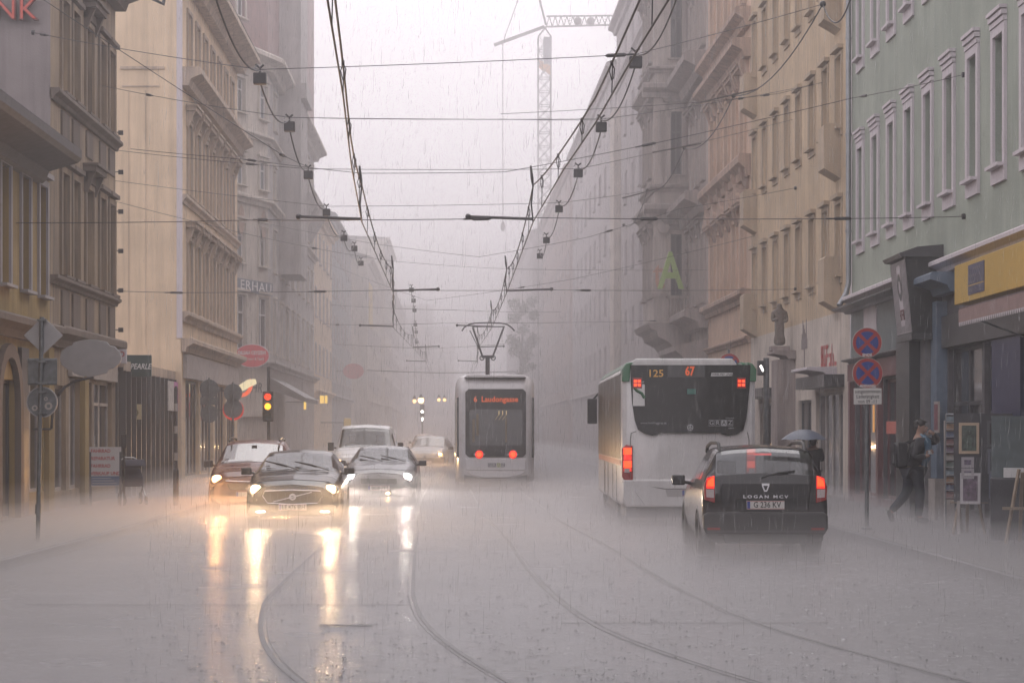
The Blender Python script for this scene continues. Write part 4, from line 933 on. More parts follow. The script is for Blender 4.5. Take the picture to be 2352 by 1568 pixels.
def smallcar(px, Y, P, lowm, lab, warm, en, W=1.74, H=1.5, name='small_car', rz=0):
    t, L = oncoming(name, lab, px, 0, Y, P, hatch(W,H,3.9,hood=.05,nose=.03), (1.08,1.85), [(1.5,2.3),(2.4,3.1)], (.78,3.15), .3, W, H, rzd=rz); e = -L/2
    q = MB(); q.prism([(-.78,.2),(.78,.2),(.84,.35),(.82,.62),(-.82,.62),(-.84,.35)], e-.005, e+.3, 'y'); q.build('front_bumper', lowm, t, loc=(0,0,0), bevel=.04, seg=3)
    q = MB(); q.lathe([(.05,-.03),(.05,0)], 14, (0,e-.005,.66), 'y'); q.build('badge', M_chrome, t, loc=(0,0,0))
    for sx in (-1,1):
        lamp_unit(t, 'headlight', sx*.62, e+.17, .74, .3, .18, M_lensclear, warm, .095, .08, en*1.3, (1,.58,.26)); mirror(t, sx*.88, e+1.4, 1.0, M_black, sx, .18, .13)
    plate(t, 0, e-.02, .42, ''); return t
smallcar(988, 90, paint('silver_car_paint', (.42,.42,.43), .3), M_black, 'small pale car with warm headlights coming up beside the tram', M_headwarm, 110, rz=-6)
smallcar(976, 132, paint('maroon_car_paint', (.11,.03,.03), .3), M_black, 'distant dark red car with warm headlights in the far spray', M_headwarm, 90, name='distant_car')
def rring(w, z0, z1, r, y, k=5, rt=None):
    # rounded rectangle ring in the XZ plane at y, bottom corners r, top corners rt
    rt = rt or r; P = []
    for cx, cz, rr, a0 in ((w-r, z0+r, r, -90), (w-rt, z1-rt, rt, 0), (-w+rt, z1-rt, rt, 90), (-w+r, z0+r, r, 180)):
        for i in range(k+1):
            a = R(a0 + 90*i/k); P.append((cx+rr*math.cos(a), y, cz+rr*math.sin(a)))
    return P
def loft(rings):
    m = MB(); n = len(rings[0]); m.v = [p for r_ in rings for p in r_]
    for j in range(len(rings)-1):
        for i in range(n): m.f.append((j*n+i, j*n+(i+1)%n, (j+1)*n+(i+1)%n, (j+1)*n+i))
    m.f.append(tuple(range(n))); m.f.append(tuple((len(rings)-1)*n+i for i in range(n-1,-1,-1))); return m
# ---------------------------------------------------------------- the white city bus, tail towards us
def bus():
    s = 121.0; Y = F/s; cx = 1583.0
    t = thing('city_bus', 'white and green city bus seen from behind in the right lane', 'bus', (wx(cx,Y), Y, 0), -R(1.5))
    X = lambda px: (px-cx)/s
    Z = lambda py: CH+(YH-py)/s
    P = mat('white_bus_paint', (.70,.68,.68), rough=.3, coat=.5, var=.08, vscale=4, streak=.16, stain=(.36,.32,.31))
    M_gl = mat('black_bus_glass', (.006,.007,.009), rough=.09, spec=.3); M_gr = mat('bus_green', (.02,.14,.06), rough=.35, coat=.4)
    L, w = 10.6, 1.275
    b = loft([rring(w*.93,.36,2.98,.12,.03,rt=.22), rring(w*.985,.34,3.02,.12,.0+.09,rt=.22), rring(w,.32,3.04,.1,.25,rt=.2), rring(w,.32,3.04,.1,L-.3,rt=.2), rring(w*.96,.34,3.0,.12,L-.05,rt=.25), rring(w*.9,.4,2.9,.12,L,rt=.25)])
    b.build('body', P, t, loc=(0,0,0), smooth=True)
    q = MB(); q.prism([(-1.1,3.0),(-.95,3.2),(.95,3.2),(1.1,3.0)], 1.2, 7.5, 'y'); q.build('roof_fairing', mat('grey_roof_unit', (.42,.41,.41), rough=.5, var=.15), t, loc=(0,0,0), bevel=.06)
    gp = [(1448.4,838),(1449,880),(1452,925),(1458,965),(1465,986),(1480,995),(1498,999.5),(1508,998),(1519,993.7),(1653,993.7),(1663,998),(1672,1000),(1692,996),(1707,987),(1714,960),(1721,890),(1723,838)]
    q = MB(); q.prism([(X(a), Z(c)) for a, c in gp], -.018, .08, 'y'); gl = q.build('rear_window', M_gl, t, loc=(0,0,0))
    for sx in (-1,1):
        q = MB(); q.prism([(sx*1.13,2.72),(sx*1.27,2.72),(sx*1.275,2.95),(sx*1.2,3.06),(sx*1.1,3.09)], .0, .55, 'y'); q.build('corner_cap', M_gr, t, loc=(0,0,0), bevel=.02)
        q = MB(); q.prism([(sx*1.14,2.96),(sx*1.24,2.98),(sx*1.16,3.09),(sx*1.02,3.11)], .56, 10.2, 'y'); q.build('roof_edge_band', M_gr, t, loc=(0,0,0), bevel=.02)
        q = MB(); o_ = q.box(sx*.985-.085, sx*.985+.085, -.030, -.02, 2.59, 2.79).build('brake_lamp', M_redlens, t, loc=(0,0,0))
        for ix in (-1,1):
            for iz in (-1,1): MB().cbox((sx*.985+ix*.036,-.035,2.69+iz*.036),(.05,.012,.045)).build('led', M_redlamp_hot, o_, loc=(0,0,0))
        # tall tail lamps on the corners
        x0, x1 = sx*1.07, sx*1.272
        q = MB(); q.prism([(x0,Z(1023)),(sx*1.2,Z(1021)),(x1,Z(1030)),(x1,Z(1095)),(sx*1.22,Z(1103)),(x0-sx*.005,Z(1107))], -.012, .22, 'y'); tl = q.build('tail_light', M_redlens, t, loc=(0,0,0), bevel=.012)
        for z0, z1, mm in ((1028,1044,M_redlamp_hot),(1046,1056,M_redlamp),(1058,1074,M_redlamp_hot),(1076,1082,M_redlamp)):
            q = MB(); q.prism([(x0+sx*.025,Z(z1)),(x1-sx*.03,Z(z1)),(x1-sx*.03,Z(z0)),(x0+sx*.025,Z(z0))], -.028, -.01, 'y'); q.build('lit_lamp', mm, tl, loc=(0,0,0))
        q = MB(); q.prism([(x0+sx*.06,Z(1085)),(x1-sx*.04,Z(1085)),(x1-sx*.04,Z(1075.5)),(x0+sx*.06,Z(1075.5))], -.032, -.029, 'y'); q.build('reversing_lens', mat('pale_lens', (.5,.42,.42)), tl, loc=(0,0,0))
    # engine flap with its shut lines
    M_gap = mat('shut_line', (.08,.075,.075), rough=.6)
    q = MB(); q.tube([(X(1448),-.006,Z(1107)),(X(1448),-.01,Z(1010)),(X(1450),-.01,Z(994)),(X(1462),-.012,Z(990))], .007, 5); q.tube([(X(1718),-.006,Z(1107)),(X(1720),-.01,Z(1010)),(X(1716),-.01,Z(992))], .007, 5)
    q.tube([(X(1430),.06,Z(1106)),(X(1455),-.004,Z(1110)),(X(1526),-.02,Z(1122)),(X(1640),-.02,Z(1122)),(X(1712),-.004,Z(1110)),(X(1736),.06,Z(1106))], .008, 5); q.tube([(X(1455),-.01,Z(1110)),(X(1460),-.016,Z(1130)),(X(1480),-.016,Z(1158))], .006, 5)
    q.build('shut_line', M_gap, t, loc=(0,0,0))
    q = MB(); q.prism([(-1.2,.34),(1.2,.34),(1.26,.50),(1.25,.86),(-1.25,.86),(-1.26,.50)], -.02, .1, 'y'); q.build('bumper', P, t, loc=(0,0,0), bevel=.03)
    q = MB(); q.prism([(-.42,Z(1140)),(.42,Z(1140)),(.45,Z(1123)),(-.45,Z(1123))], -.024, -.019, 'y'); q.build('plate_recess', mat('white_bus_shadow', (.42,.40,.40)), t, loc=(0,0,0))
    plate(t, .12, -.034, Z(1131), 'G 141 LKE')
    q = MB(); q.box(-1.18,1.18,.1,9.9,.14,.36); q.build('underbody', M_black, t, loc=(0,0,0))
    for wy in (2.6, 8.1):
        for sx in (-1,1): wheel(t, sx*1.1, wy, .46, .28, sx)
    # glass down both sides, lower white panels with door edges
    for sx in (-1,1):
        for i in range(6):
            q = MB(); q.box(sx*1.277-.006, sx*1.277+.006, .5+i*1.63, .5+i*1.63+1.58, 1.25, 2.88); q.build('side_window', mat('wet_side_glass', (.012,.013,.016), rough=.3, spec=.3), t, loc=(0,0,0))
        q = MB(); q.box(sx*1.279-.004, sx*1.279+.004, .45, 9.9, 1.12, 1.23); q.build('rubbing_strip', mat('red_reflective_strip', (.34,.05,.05), rough=.3), t, loc=(0,0,0))
        for y in (1.9, 3.4, 5.5, 7.2): 
            q = MB(); q.box(sx*1.278-.004, sx*1.278+.004, y, y+.03, .4, 1.1); q.build('shut_line', M_gap, t, loc=(0,0,0))
    q = MB(); q.box(-1.53,-1.30,L-.15,L+.05,1.95,2.55); q.bar((-1.2,L-.1,2.75),(-1.42,L-.05,2.5),.05); q.build('wing_mirror', M_black, t, loc=(0,0,0), bevel=.04, seg=3)
    # things printed and lit behind the rear glass
    q = MB(); q.box(X(1533),X(1618),-.022,-.0185,Z(866),Z(838)); q.build('display', mat('display_grey', (.05,.05,.055), rough=.2), gl, loc=(0,0,0))
    text('67', .235, M_amber, gl, (X(1584),-.024,Z(853)), sx=.75, depth=.004, bold=.006); text('125', .19, mat('gold_number', (.45,.24,.04), rough=.4, emit=(1,.5,.1), estr=.12), gl, (X(1506),-.021,Z(858)), depth=.004, sx=1.1, bold=.002)
    q = MB(); q.prism([(X(1632),Z(864)),(X(1681),Z(863)),(X(1682),Z(856)),(X(1634),Z(856))], -.022, -.0185, 'y'); v = q.build('line_label', M_white, gl, loc=(0,0,0)); text('VERBUND LINIE', .055, M_ink, v, (X(1657.5),-.0235,Z(860)), depth=.002, shear=.2, bold=.001)
    q = MB(); q.box(X(1454),X(1481),-.022,-.0185,Z(932),Z(883)); st = q.build('sticker', M_white, gl, loc=(0,0,0))
    q = MB(); q.tube([(X(1457),-.024,Z(890)),(X(1463),-.024,Z(897)),(X(1474),-.024,Z(903)),(X(1480),-.024,Z(914))], .028, 4); q.build('sticker_print', M_gr, st, loc=(0,0,0))
    scribble(.2, .05, 5, M_white, gl, (X(1468),-.0185,Z(879)), seed=3)
    M_gw = mat('grey_print', (.36,.36,.38), rough=.5); text('www.holdinggraz.at', .062, M_gw, gl, (X(1501),-.021,Z(971)), depth=.002)
    for i, c in enumerate('GRAZ'):
        x = X(1633+14.2*i+1); inv = c == 'A'; q = MB()
        if inv: q.box(x-.052,x+.052,-.022,-.0185,Z(978)-.0,Z(964)+.0)
        else:
            for a0, a1, c0, c1 in ((-.052,-.047,978,964),(.047,.052,978,964),(-.052,.052,978,977.3),(-.052,.052,964.7,964)): q.box(x+a0,x+a1,-.022,-.0185,Z(c0),Z(c1))
        o = q.build('logo_tile', M_gw if inv else M_gw, gl, loc=(0,0,0)); text(c, .115, M_ink if inv else M_gw, o, (x,-.0235,Z(971)), depth=.002, bold=.001)
    text('HOLDING', .035, M_gw, gl, (X(1676),-.021,Z(960)), depth=.002); text('LINIEN', .035, M_gw, gl, (X(1679),-.021,Z(983)), depth=.002)
    q = MB(); q.lathe([(.05,-.004),(.056,-.004),(.056,0),(.05,0)], 18, (X(1585),-.0185,Z(981)), 'y'); q.bar((X(1585),-.021,Z(981)),(X(1585)+.0,-.021,Z(981)+.05),.006); q.bar((X(1585),-.021,Z(981)),(X(1585)-.043,-.021,Z(981)-.025),.006); q.bar((X(1585),-.021,Z(981)),(X(1585)+.043,-.021,Z(981)-.025),.006); q.build('star_badge', M_chrome, t, loc=(0,0,0))
    q = MB(); q.box(X(1578),X(1598),-.021,-.0185,Z(905),Z(893)); q.build('inside_sticker', mat('sea_green_sticker', (.03,.16,.13)), gl, loc=(0,0,0))
bus()
# ---------------------------------------------------------------- the tram
def tram():
    s = 79.0; Y = F/s; cx = 1138.0
    t = thing('tram', 'silver and white tram on the right track showing orange destination', 'tram', (wx(cx,Y), Y, 0), 0)
    X = lambda px: (px-cx)/s
    Z = lambda py: CH+(YH-py)/s
    P = mat('silver_tram_paint', (.60,.58,.59), rough=.3, coat=.4, var=.08); PW = mat('white_tram_paint', (.60,.58,.59), rough=.3, coat=.4); PD = mat('grey_tram_skirt', (.13,.125,.13), rough=.4)
    GL = mat('tram_side_glass', (.02,.021,.026), rough=.08, spec=.8); w = 1.16; L = 27.0
    b = loft([rring(w*.80,.42,3.02,.2,.0,rt=.30), rring(w*.90,.34,3.2,.2,.10,rt=.32), rring(w*.97,.28,3.34,.18,.38,rt=.34), rring(w,.26,3.42,.15,.9,rt=.34), rring(w,.26,3.42,.15,8.6,rt=.34)])
    b.build('body', P, t, loc=(0,0,0), smooth=True)
    for i in range(2):
        y0 = 9.2+i*9; b = loft([rring(w,.26,3.42,.15,y0,rt=.34), rring(w,.26,3.42,.15,y0+8.6,rt=.34)]); b.build('body', P, t, loc=(0,0,0), smooth=True)
        b = loft([rring(w*.9,.35,3.3,.15,y0-.62,rt=.3), rring(w*.9,.35,3.3,.15,y0+.02,rt=.3)]); b.build('bellows', M_black, t, loc=(0,0,0))
    # rear screen: dark surround, see-through middle
    def pan(name, pts, y0, y1, m, par=None, bev=0): q = MB(); q.prism([(X(a),Z(c)) for a, c in pts], y0, y1, 'y'); return q.build(name, m, par or t, loc=(0,0,0), bevel=bev)
    def rrect(x0, x1, y0, y1, r): 
        return [(x0+r,y1),(x1-r,y1),(x1,y1-r),(x1,y0+r),(x1-r,y0),(x0+r,y0),(x0,y0+r),(x0,y1-r)]
    sc = pan('rear_screen', rrect(1069,1208,893,1049,7), -.03, .12, mat('screen_black', (.010,.011,.014), rough=.15, spec=.4), bev=.01)
    gl = pan('screen_pane', rrect(1078,1200,940,1022,4), -.036, -.031, mat('screen_grey_glass', (.06,.06,.065), rough=.12, spec=.7, var=.35, vscale=3), sc)
    M_lit = mat('lit_interior', (.25,.2,.12), rough=.5, emit=(1,.72,.32), estr=.45)
    for dx in (0, 7, 14): 
        for a, c, e_, f_ in ((1137,964,1146,952),(1146,952,1146,943)): q = MB(); q.bar((X(a+dx*1.2),-.040,Z(c)),(X(e_+dx*1.2),-.040,Z(f_)),.022,.006); q.build('interior_lamp', M_lit, sc, loc=(0,0,0))
    for x0, x1, y0, y1 in ((1085,1090,962,1015),(1094,1099,950,1000),(1160,1164,958,1015)): pan('interior_panel', [(x0,y1),(x1,y1),(x1,y0),(x0,y0)], -.041, -.037, mat('amber_panel', (.16,.12,.07), rough=.5), sc)
    text('6  Laudongasse', .225, M_amber, sc, (X(1139),-.036,Z(917)), depth=.004, sx=.94, bold=.004)
    for px in (1100.7, 1178):
        q = MB(); q.lathe([(.075,-.055),(.085,-.03)], 18, (X(px),0,Z(1043)), 'y'); o = q.build('tail_light', M_redlamp_hot, sc, loc=(0,0,0)); q = MB(); q.lathe([(.08,-.05),(.115,-.048),(.12,-.03),(.08,-.03)], 18, (X(px),0,Z(1043)), 'y'); q.build('lamp_ring', M_redlamp, o, loc=(0,0,0))
        for d in (-10, 10): q = MB(); q.lathe([(.03,-.045),(.035,-.03)], 12, (X(px+d),0,Z(1043)), 'y'); q.build('small_lamp', M_lensclear, sc, loc=(0,0,0))
    fr = pan('lower_panel', [(1068,1052),(1209,1052),(1206,1080),(1071,1080)], -.022, .2, PW, bev=.02); pan('bumper', [(1071,1082),(1206,1082),(1195,1090),(1165,1096),(1112,1096),(1082,1090)], -.03, .2, PW, bev=.015)
    pan('skirt', [(1066,1090),(1080,1092),(1112,1099),(1165,1099),(1197,1092),(1211,1090),(1210,1118),(1067,1118)], -.012, .3, PD)
    for i, c in enumerate('GRAZ'):
        o = pan('logo_tile', [(1120.6+i*10.2,1072),(1129+i*10.2,1072),(1129+i*10.2,1063),(1120.6+i*10.2,1063)], -.028, -.022, mat('logo_green',(.30,.34,.10)) if c == 'A' else mat('logo_grey',(.16,.16,.18)), fr); text(c, .12, PW, o, (X(1124.8+i*10.2),-.0295,Z(1067.5)), depth=.002, bold=.001)
    scribble(.3, .12, 3, M_ink, t, (X(1140),-.013,Z(1107)), seed=5)
    pan('white_cap', [(1066,866),(1210,866),(1204,862),(1074,861)], -.0, .4, PW)
    for sx in (-1,1):
        for i in range(14):
            y = 1.0+i*1.83
            if 8.3 < y % 9 + .9: pass
            q = MB(); q.box(sx*1.163-.006, sx*1.163+.006, y, y+1.6, 1.05, 2.6); q.build('side_window', GL, t, loc=(0,0,0))
        q = MB(); q.prism([(sx*1.0,1.0),(sx*1.125,1.0),(sx*1.125,2.75),(sx*1.02,2.75)], .16, .85, 'y'); q.build('cab_window', GL, t, loc=(0,0,0), bevel=.02)
        q = MB(); q.tube([(sx*1.09,.24,2.2),(sx*1.10,.26,2.75)], .022, 6); q.build('indicator_lamp', lamp_mat('side_red', (1,.06,.03), 3), t, loc=(0,0,0))
        for y in (2.2, 6.8, 14, 21): q = MB(); q.box(sx*1.1-.06, sx*1.1+.06, y, y+1.1, .08, .5); q.build('bogie_cover', PD, t, loc=(0,0,0))
        for y in (2.4, 4.0, 14.2, 15.8, 22, 23.6): q = MB(); q.lathe([(.3,-.06),(.33,-.06),(.33,.06),(.3,.06)], 18, (sx*.72, y, .33), 'x'); q.build('wheel', M_iron, t, loc=(0,0,0))
    # pantograph on the roof
    yp = 69.0-Y; sp = F/69.0; PX = lambda px: wx(px,69.0)-t.location.x
    PZ = lambda py: wz(py,69.0)
    q = MB(); q.box(-.5,.5,yp-.6,yp+.6,3.42,3.55); q.tube([(PX(1120),yp,3.55),(PX(1120),yp,PZ(822))], .07, 8); q.bar((PX(1106),yp,PZ(819)),(PX(1134),yp,PZ(819)),.09,.09)
    for px in (1107, 1133): q.lathe([(.05,-.03),(.085,-.03),(.085,.03),(.05,.03)], 14, (PX(px),yp,PZ(822)), 'y')
    pg = q.build('pantograph', M_iron, t, loc=(0,0,0))
    for a, c in ((1108,1086),(1132,1157)): q = MB(); q.tube([(PX(a),yp,PZ(818)),(PX(c),yp,PZ(752))], .034, 6); q.build('arm', M_iron, pg, loc=(0,0,0))
    q = MB(); q.tube([(PX(1106),yp+.1,PZ(812)),(PX(1079),yp+.1,PZ(758))], .014, 5); q.build('link_rod', M_iron, pg, loc=(0,0,0))
    q = MB(); q.tube([(PX(1084),yp,PZ(750)),(PX(1160),yp,PZ(750))], .022, 6); q.tube([(PX(x),yp,PZ(y)) for x, y in ((1061,760),(1066,752),(1077,745),(1090,742),(1120,741),(1150,742),(1165,745),(1175,752),(1182,760))], .026, 6); q.build('collector_head', M_iron, pg, loc=(0,0,0))
tram()
# ================================================================== signs, posts and other street things
M_signred = mat('sign_red', (.36,.025,.022), rough=.4); M_signblue = mat('sign_blue', (.02,.05,.26), rough=.4)
def disc(mb, c, r, y0, y1, n=28): return mb.lathe([(r, y0), (r, y1)], n, c, 'y')
def post(t, h, r=.035, m=None): q = MB(); q.tube([(0,0,0),(0,0,h)], r, 10); q.lathe([(.09,0),(.09,.03),(.05,.05)], 12); return q.build('post', m or M_galv, t, loc=(0,0,0), smooth=True)
def no_stop(t, z, r, txt, x=0, y=-.06):
    q = MB(); disc(q, (0,0,0), r, -.008, .008); o = q.build('no_stopping_sign', M_signred, t, loc=(x,y,z))
    q = MB(); q.lathe([(r*.995,-.0095),(r*1.03,-.0095),(r*1.03,.010),(r*.995,.010)], 28, (0,0,0), 'y'); q.build('rim', M_lightfr, o, loc=(0,0,0))
    for k in range(4):
        a0 = k*math.pi/2; q = MB(); pts = [(math.cos(a)*r*.78, math.sin(a)*r*.78) for a in np.linspace(a0-.62, a0+.62, 9)] + [(math.cos(a0)*r*.15, math.sin(a0)*r*.15)]
        q.prism(pts, -.012, -.0085, 'y'); q.build('blue_field', M_signblue, o, loc=(0,0,0))
    if txt: text(txt, r*.26, M_white, o, (0,-.0125,-r*.86), depth=.002, bold=.002)
# right kerb sign post
p = gnd(1991,1215,.12); t = thing('sign_post', 'sign post with two red and blue no stopping discs near the man', 'sign', p, 0)
post(t, 3.35); no_stop(t, wz(787,p.y)-.12, .245, 'ENDE', wx(1990,p.y)-p.x); no_stop(t, wz(857,p.y)-.12, .252, 'ANFANG', wx(1991,p.y)-p.x)
q = MB(); q.box(-.235,.235,-.075,-.06,-.135,.135); o = q.build('text_plate', M_plate, t, loc=(wx(1991,p.y)-p.x,0,wz(910,p.y)-.12), bevel=.004)
for i, s_ in enumerate(('ausgenommen','Ladetätigkeit','von 09 -11')): text(s_, .088, M_ink, o, (0,-.0775,.082-i*.085), depth=.002, sx=.85)
# further sign behind the bus
t = thing('sign_post', 'half hidden no stopping disc showing above the bus roof', 'sign', (wx(1674,58),58,.12)); post(t, 3.9); no_stop(t, wz(836,58)-.12, .29, '')
# left sign post seen from behind
p = gnd(87,1240,.12); t = thing('sign_post', 'post with the backs of a diamond, a square and a round sign', 'sign', p, R(1.5))
q = MB(); top = wz(728,p.y)-.12; q.tube([(0,0,0),(.06,0,top)], .034, 10); q.build('post', M_galv, t, loc=(0,0,0), smooth=True); q = MB(); q.tube([(0,0,.4),(0.006,0,.55)], .045, 10); q.build('collar', M_galv, t, loc=(0,0,0))
D_ = lambda px, py: (wx(px,p.y)-p.x, .06, wz(py,p.y)-.12)
q = MB(); q.prism([(-.30,0),(0,-.29),(.30,0),(0,.29)], -.008, .008, 'y'); q.build('diamond_sign', M_alu, t, loc=D_(98,770), bevel=.02, seg=3)
q = MB(); q.box(-.225,.225,-.008,.008,-.205,.205); q.box(-.225,.225,-.03,-.008,.16,.19); q.box(-.225,.225,-.03,-.008,-.19,-.16); q.build('square_sign', M_galv, t, loc=D_(96,853), bevel=.01)
q = MB(); disc(q,(0,0,0),.232,-.008,.008); o = q.build('round_sign', M_galv, t, loc=D_(95,923)); q = MB(); q.lathe([(.222,-.03),(.238,-.03),(.238,.01),(.222,.01)], 28, (0,0,0), 'y'); q.build('rim', M_alu, o, loc=(0,0,0))
for x, z, r_ in ((.1,-.06,.06),(-.11,-.09,.045),(.06,.05,.03)): q = MB(); q.lathe([(r_*.5,-.011),(r_,-.011),(r_,-.009),(r_*.5,-.009)], 10, (x,0,z), 'y'); q.build('sticker', M_lightfr, o, loc=(0,0,0))
for py in (735, 830, 880, 900, 948): q = MB(); q.box(-.07,.07,-.045,.05,-.015,.015); q.build('clamp', M_galv, t, loc=(wx(97,p.y)-p.x, .0, wz(py,p.y)-.12))
# ornate blank hanging sign on a curved bracket
Y = 42.0; t = thing('hanging_sign', 'blank grey scalloped sign on a curved bracket', 'sign', (wx(205,Y), Y, wz(865,Y)), 0)
S_ = lambda px, py: (wx(px,Y)-t.location.x, wz(py,Y)-t.location.z)
op = [(138,822),(142,806),(158,795),(166,793),(170,786),(186,782),(205,779),(226,781),(246,785),(252,793),(262,795),(275,806),(280,822),(275,836),(262,846),(252,848),(246,857),(226,862),(205,866),(186,863),(170,857),(166,850),(156,848),(142,838)]
q = MB(); q.prism([S_(*a) for a in op], -.035, .035, 'y'); q.build('sign_board', M_alu, t, loc=(0,0,0), bevel=.012)
q = MB(); q.tube([(S_(x,y)[0],0,S_(x,y)[1]) for x, y in ((118,985),(122,940),(132,910),(150,888),(175,874),(215,866))], .03, 6); q.tube([(S_(x,y)[0],0,S_(x,y)[1]) for x, y in ((76,905),(125,905))], .025, 6); q.tube([(S_(x,y)[0],0,S_(x,y)[1]) for x, y in ((76,985),(118,985))], .025, 6); q.build('bracket', M_iron, t, loc=(0,0,0))
# small shop signs sticking out of the left houses
def board(name, label, x0, x1, y0, y1, Y, m, txts=(), th=.12, cat='sign', wall=XL):
    c = at((x0+x1)/2, y1, Y); t = thing(name, label, cat, c, 0); w = (x1-x0)*Y/F; h = (y1-y0)*Y/F
    q = MB(); q.box(-w/2,w/2,-th/2,th/2,0,h); q.build('board', m, t, loc=(0,0,0), bevel=.012)
    q = MB(); q.bar((wall-c.x,0,h*.75),(-w/2+.01,0,h*.75),.04); q.bar((wall-c.x,0,h*.2),(-w/2+.01,0,h*.2),.04)
    if wall is not None and wall-c.x < -w/2: q.build('arm', M_iron, t, loc=(0,0,0))
    for s_, size, mm, dx, dz, sx, sh in txts: text(s_, size, mm, t, (dx*w,-th/2-.004,dz*h), depth=.006, sx=sx, shear=sh, bold=size*.012)
    return t
board('shop_sign', 'dark green sign with slanted white PEARLE lettering', 284, 348, 815, 865, 53.5, mat('dark_green_sign', (.018,.05,.05), rough=.4), [('PEARLE', .20, M_white, .12, .46, .80, .25)])
board('shop_sign', 'small pale sign with red ring behind the scalloped sign', 262, 291, 802, 834, 51.5, M_lav, [('O', .2, M_signred, .12, .62, 1, 0)])
board('wall_poster', 'small cream poster with a round mark on the glass shop', 292, 325, 928, 963, 54.2, mat('cream_poster', (.50,.42,.26), rough=.5), [('O', .3, mat('olive_print', (.2,.16,.08)), 0, .42, 1, 0)], th=.02)
# red oval sign
Y = 84.0; c = at(579,843,Y); t = thing('oval_sign', 'red oval sign with white lettering at the grey corner house', 'sign', c); a_, b_ = 39*Y/F, 26*Y/F
q = MB(); q.prism([(a_*math.cos(k), b_+b_*math.sin(k)) for k in np.linspace(0,2*math.pi,32,endpoint=False)], -.06, .06, 'y'); q.build('board', mat('crimson_sign', (.50,.03,.05), rough=.45), t, loc=(0,0,0)); q = MB(); q.tube([(a_*1.01*math.cos(k), -.05, b_+b_*1.01*math.sin(k)) for k in np.linspace(0,2*math.pi,33)], .018, 5); q.build('rim', M_lav, t, loc=(0,0,0)); q = MB(); q.bar((-1.0,.2,b_),(-a_+.05,0,b_),.05); q.build('arm', M_iron, t, loc=(0,0,0))
text('DILSAH CEYIZEVI', .20, M_lav, t, (0,-.065,b_*1.25), depth=.006, sx=.72, bold=.008); text('Maxi Dekor & Textil', .15, M_lav, t, (0,-.065,b_*.72), depth=.006, sx=.75, bold=.003)
# far faded red oval sign
Y = 150.0; c = at(812,870,Y); t = thing('oval_sign', 'faint pinkish oval sign far along the left side', 'sign', c); q = MB(); q.prism([(.75*math.cos(k), .55+.55*math.sin(k)) for k in np.linspace(0,2*math.pi,24,endpoint=False)], -.06, .06, 'y'); q.build('board', mat('crimson_sign',(0,0,0)), t, loc=(0,0,0)); q = MB(); q.bar((-1.4,0,.55),(-.74,0,.55),.06); q.build('arm', M_iron, t, loc=(0,0,0))
# posts with the backs of round signs, further on the left pavement
def back_post(px, Y, items, label):
    t = thing('sign_post', label, 'sign', (wx(px,Y),Y,.12)); zt = max(wz(i[1],Y) for i in items); post(t, zt+.35-.12, .032)
    for kind, py, r_ in items:
        q = MB(); z = wz(py,Y)-.12
        if kind == 'o': disc(q,(0,0,0),r_,-.008,.008); q.build('round_sign', M_galv, t, loc=(0,.05,z))
        else: q.box(-r_,r_,-.008,.008,-r_*.42,r_*.42); q.build('plate_sign', M_galv, t, loc=(0,.05,z), bevel=.01)
back_post(480, 66, [('o',893,.30),('r',921,.28),('o',950,.28)], 'post with two round sign backs and a plate near the red car')
back_post(535, 68, [('o',902,.30),('o',938,.31)], 'post with round sign backs in front of the red ring light')
# red ring sign and tilted roundel sign, both lit
Y = 72.0; c = at(536,962,Y); t = thing('ring_light', 'glowing red ring sign behind the round sign backs', 'light sign', c); rr = .315
q = MB(); q.tube([(rr*math.cos(k), 0, rr+rr*math.sin(k)) for k in np.linspace(0,2*math.pi,33)], .045, 8); q.build('ring', lamp_mat('red_ring_lit', (1,.03,.015), .45), t, loc=(0,0,0)); q = MB(); q.bar((-1.0,.05,rr),(-rr,.05,rr),.05); q.build('arm', M_iron, t, loc=(0,0,0))
c = at(560,905,Y); t = thing('roundel_sign', 'lit roundel sign with cream bar across an orange red arc', 'light sign', c)
ar_ = MB(); A = np.linspace(R(-115), R(35), 14); ar_.prism([(.40*math.cos(a)-.1, .30+.40*math.sin(a)) for a in A]+[(.27*math.cos(a)-.1, .30+.27*math.sin(a)) for a in A[::-1]], -.05, .05, 'y'); ar_.build('arc', lamp_mat('orange_arc_lit', (1,.14,.05), .8), t, loc=(0,0,0))
q = MB(); q.prism([(-.36,.18),(-.22,.02),(.44,.36),(.40,.52),(.14,.50)], -.07, .07, 'y'); q.build('bar', lamp_mat('cream_bar_lit', (1,.82,.5), .75), t, loc=(0,0,0)); q = MB(); q.bar((-1.4,.0,.12),(-.3,.0,.12),.05); q.build('arm', M_iron, t, loc=(0,0,0))
# traffic light
Y = 64.0; p = Vector((wx(617,Y),Y,.12)); t = thing('traffic_light', 'traffic light showing red and amber above the red car', 'traffic light', p); post(t, 3.6, .05, M_dark)
zb = wz(968,Y)-.12; q = MB(); q.box(-.16,.16,-.32,-.08,zb,zb+.92); hd = q.build('signal_head', M_black, t, loc=(0,0,0), bevel=.03)
for k, (mm) in enumerate((mat('signal_green_off', (.01,.04,.03), rough=.3), lamp_mat('amber_signal', (1,.38,.02), 2.6), lamp_mat('red_signal', (1,.035,.006), 2.2))):
    z = zb+.17+k*.29; q = MB(); q.ball((0,-.32,z), .10, .03, .10, 16, 8); q.build('signal_lens', mm, hd, loc=(0,0,0), smooth=True)
    q = MB(); Aq = np.linspace(-.1, math.pi+.1, 10); q.add([(math.cos(a)*.13, y_, z+math.sin(a)*.13) for y_ in (-.32,-.5) for a in Aq], [(i,i+1,i+11,i+10) for i in range(9)]); q.build('visor', mat('visor_red', (.3,.05,.02)) if k == 2 else M_black, hd, loc=(0,0,0))
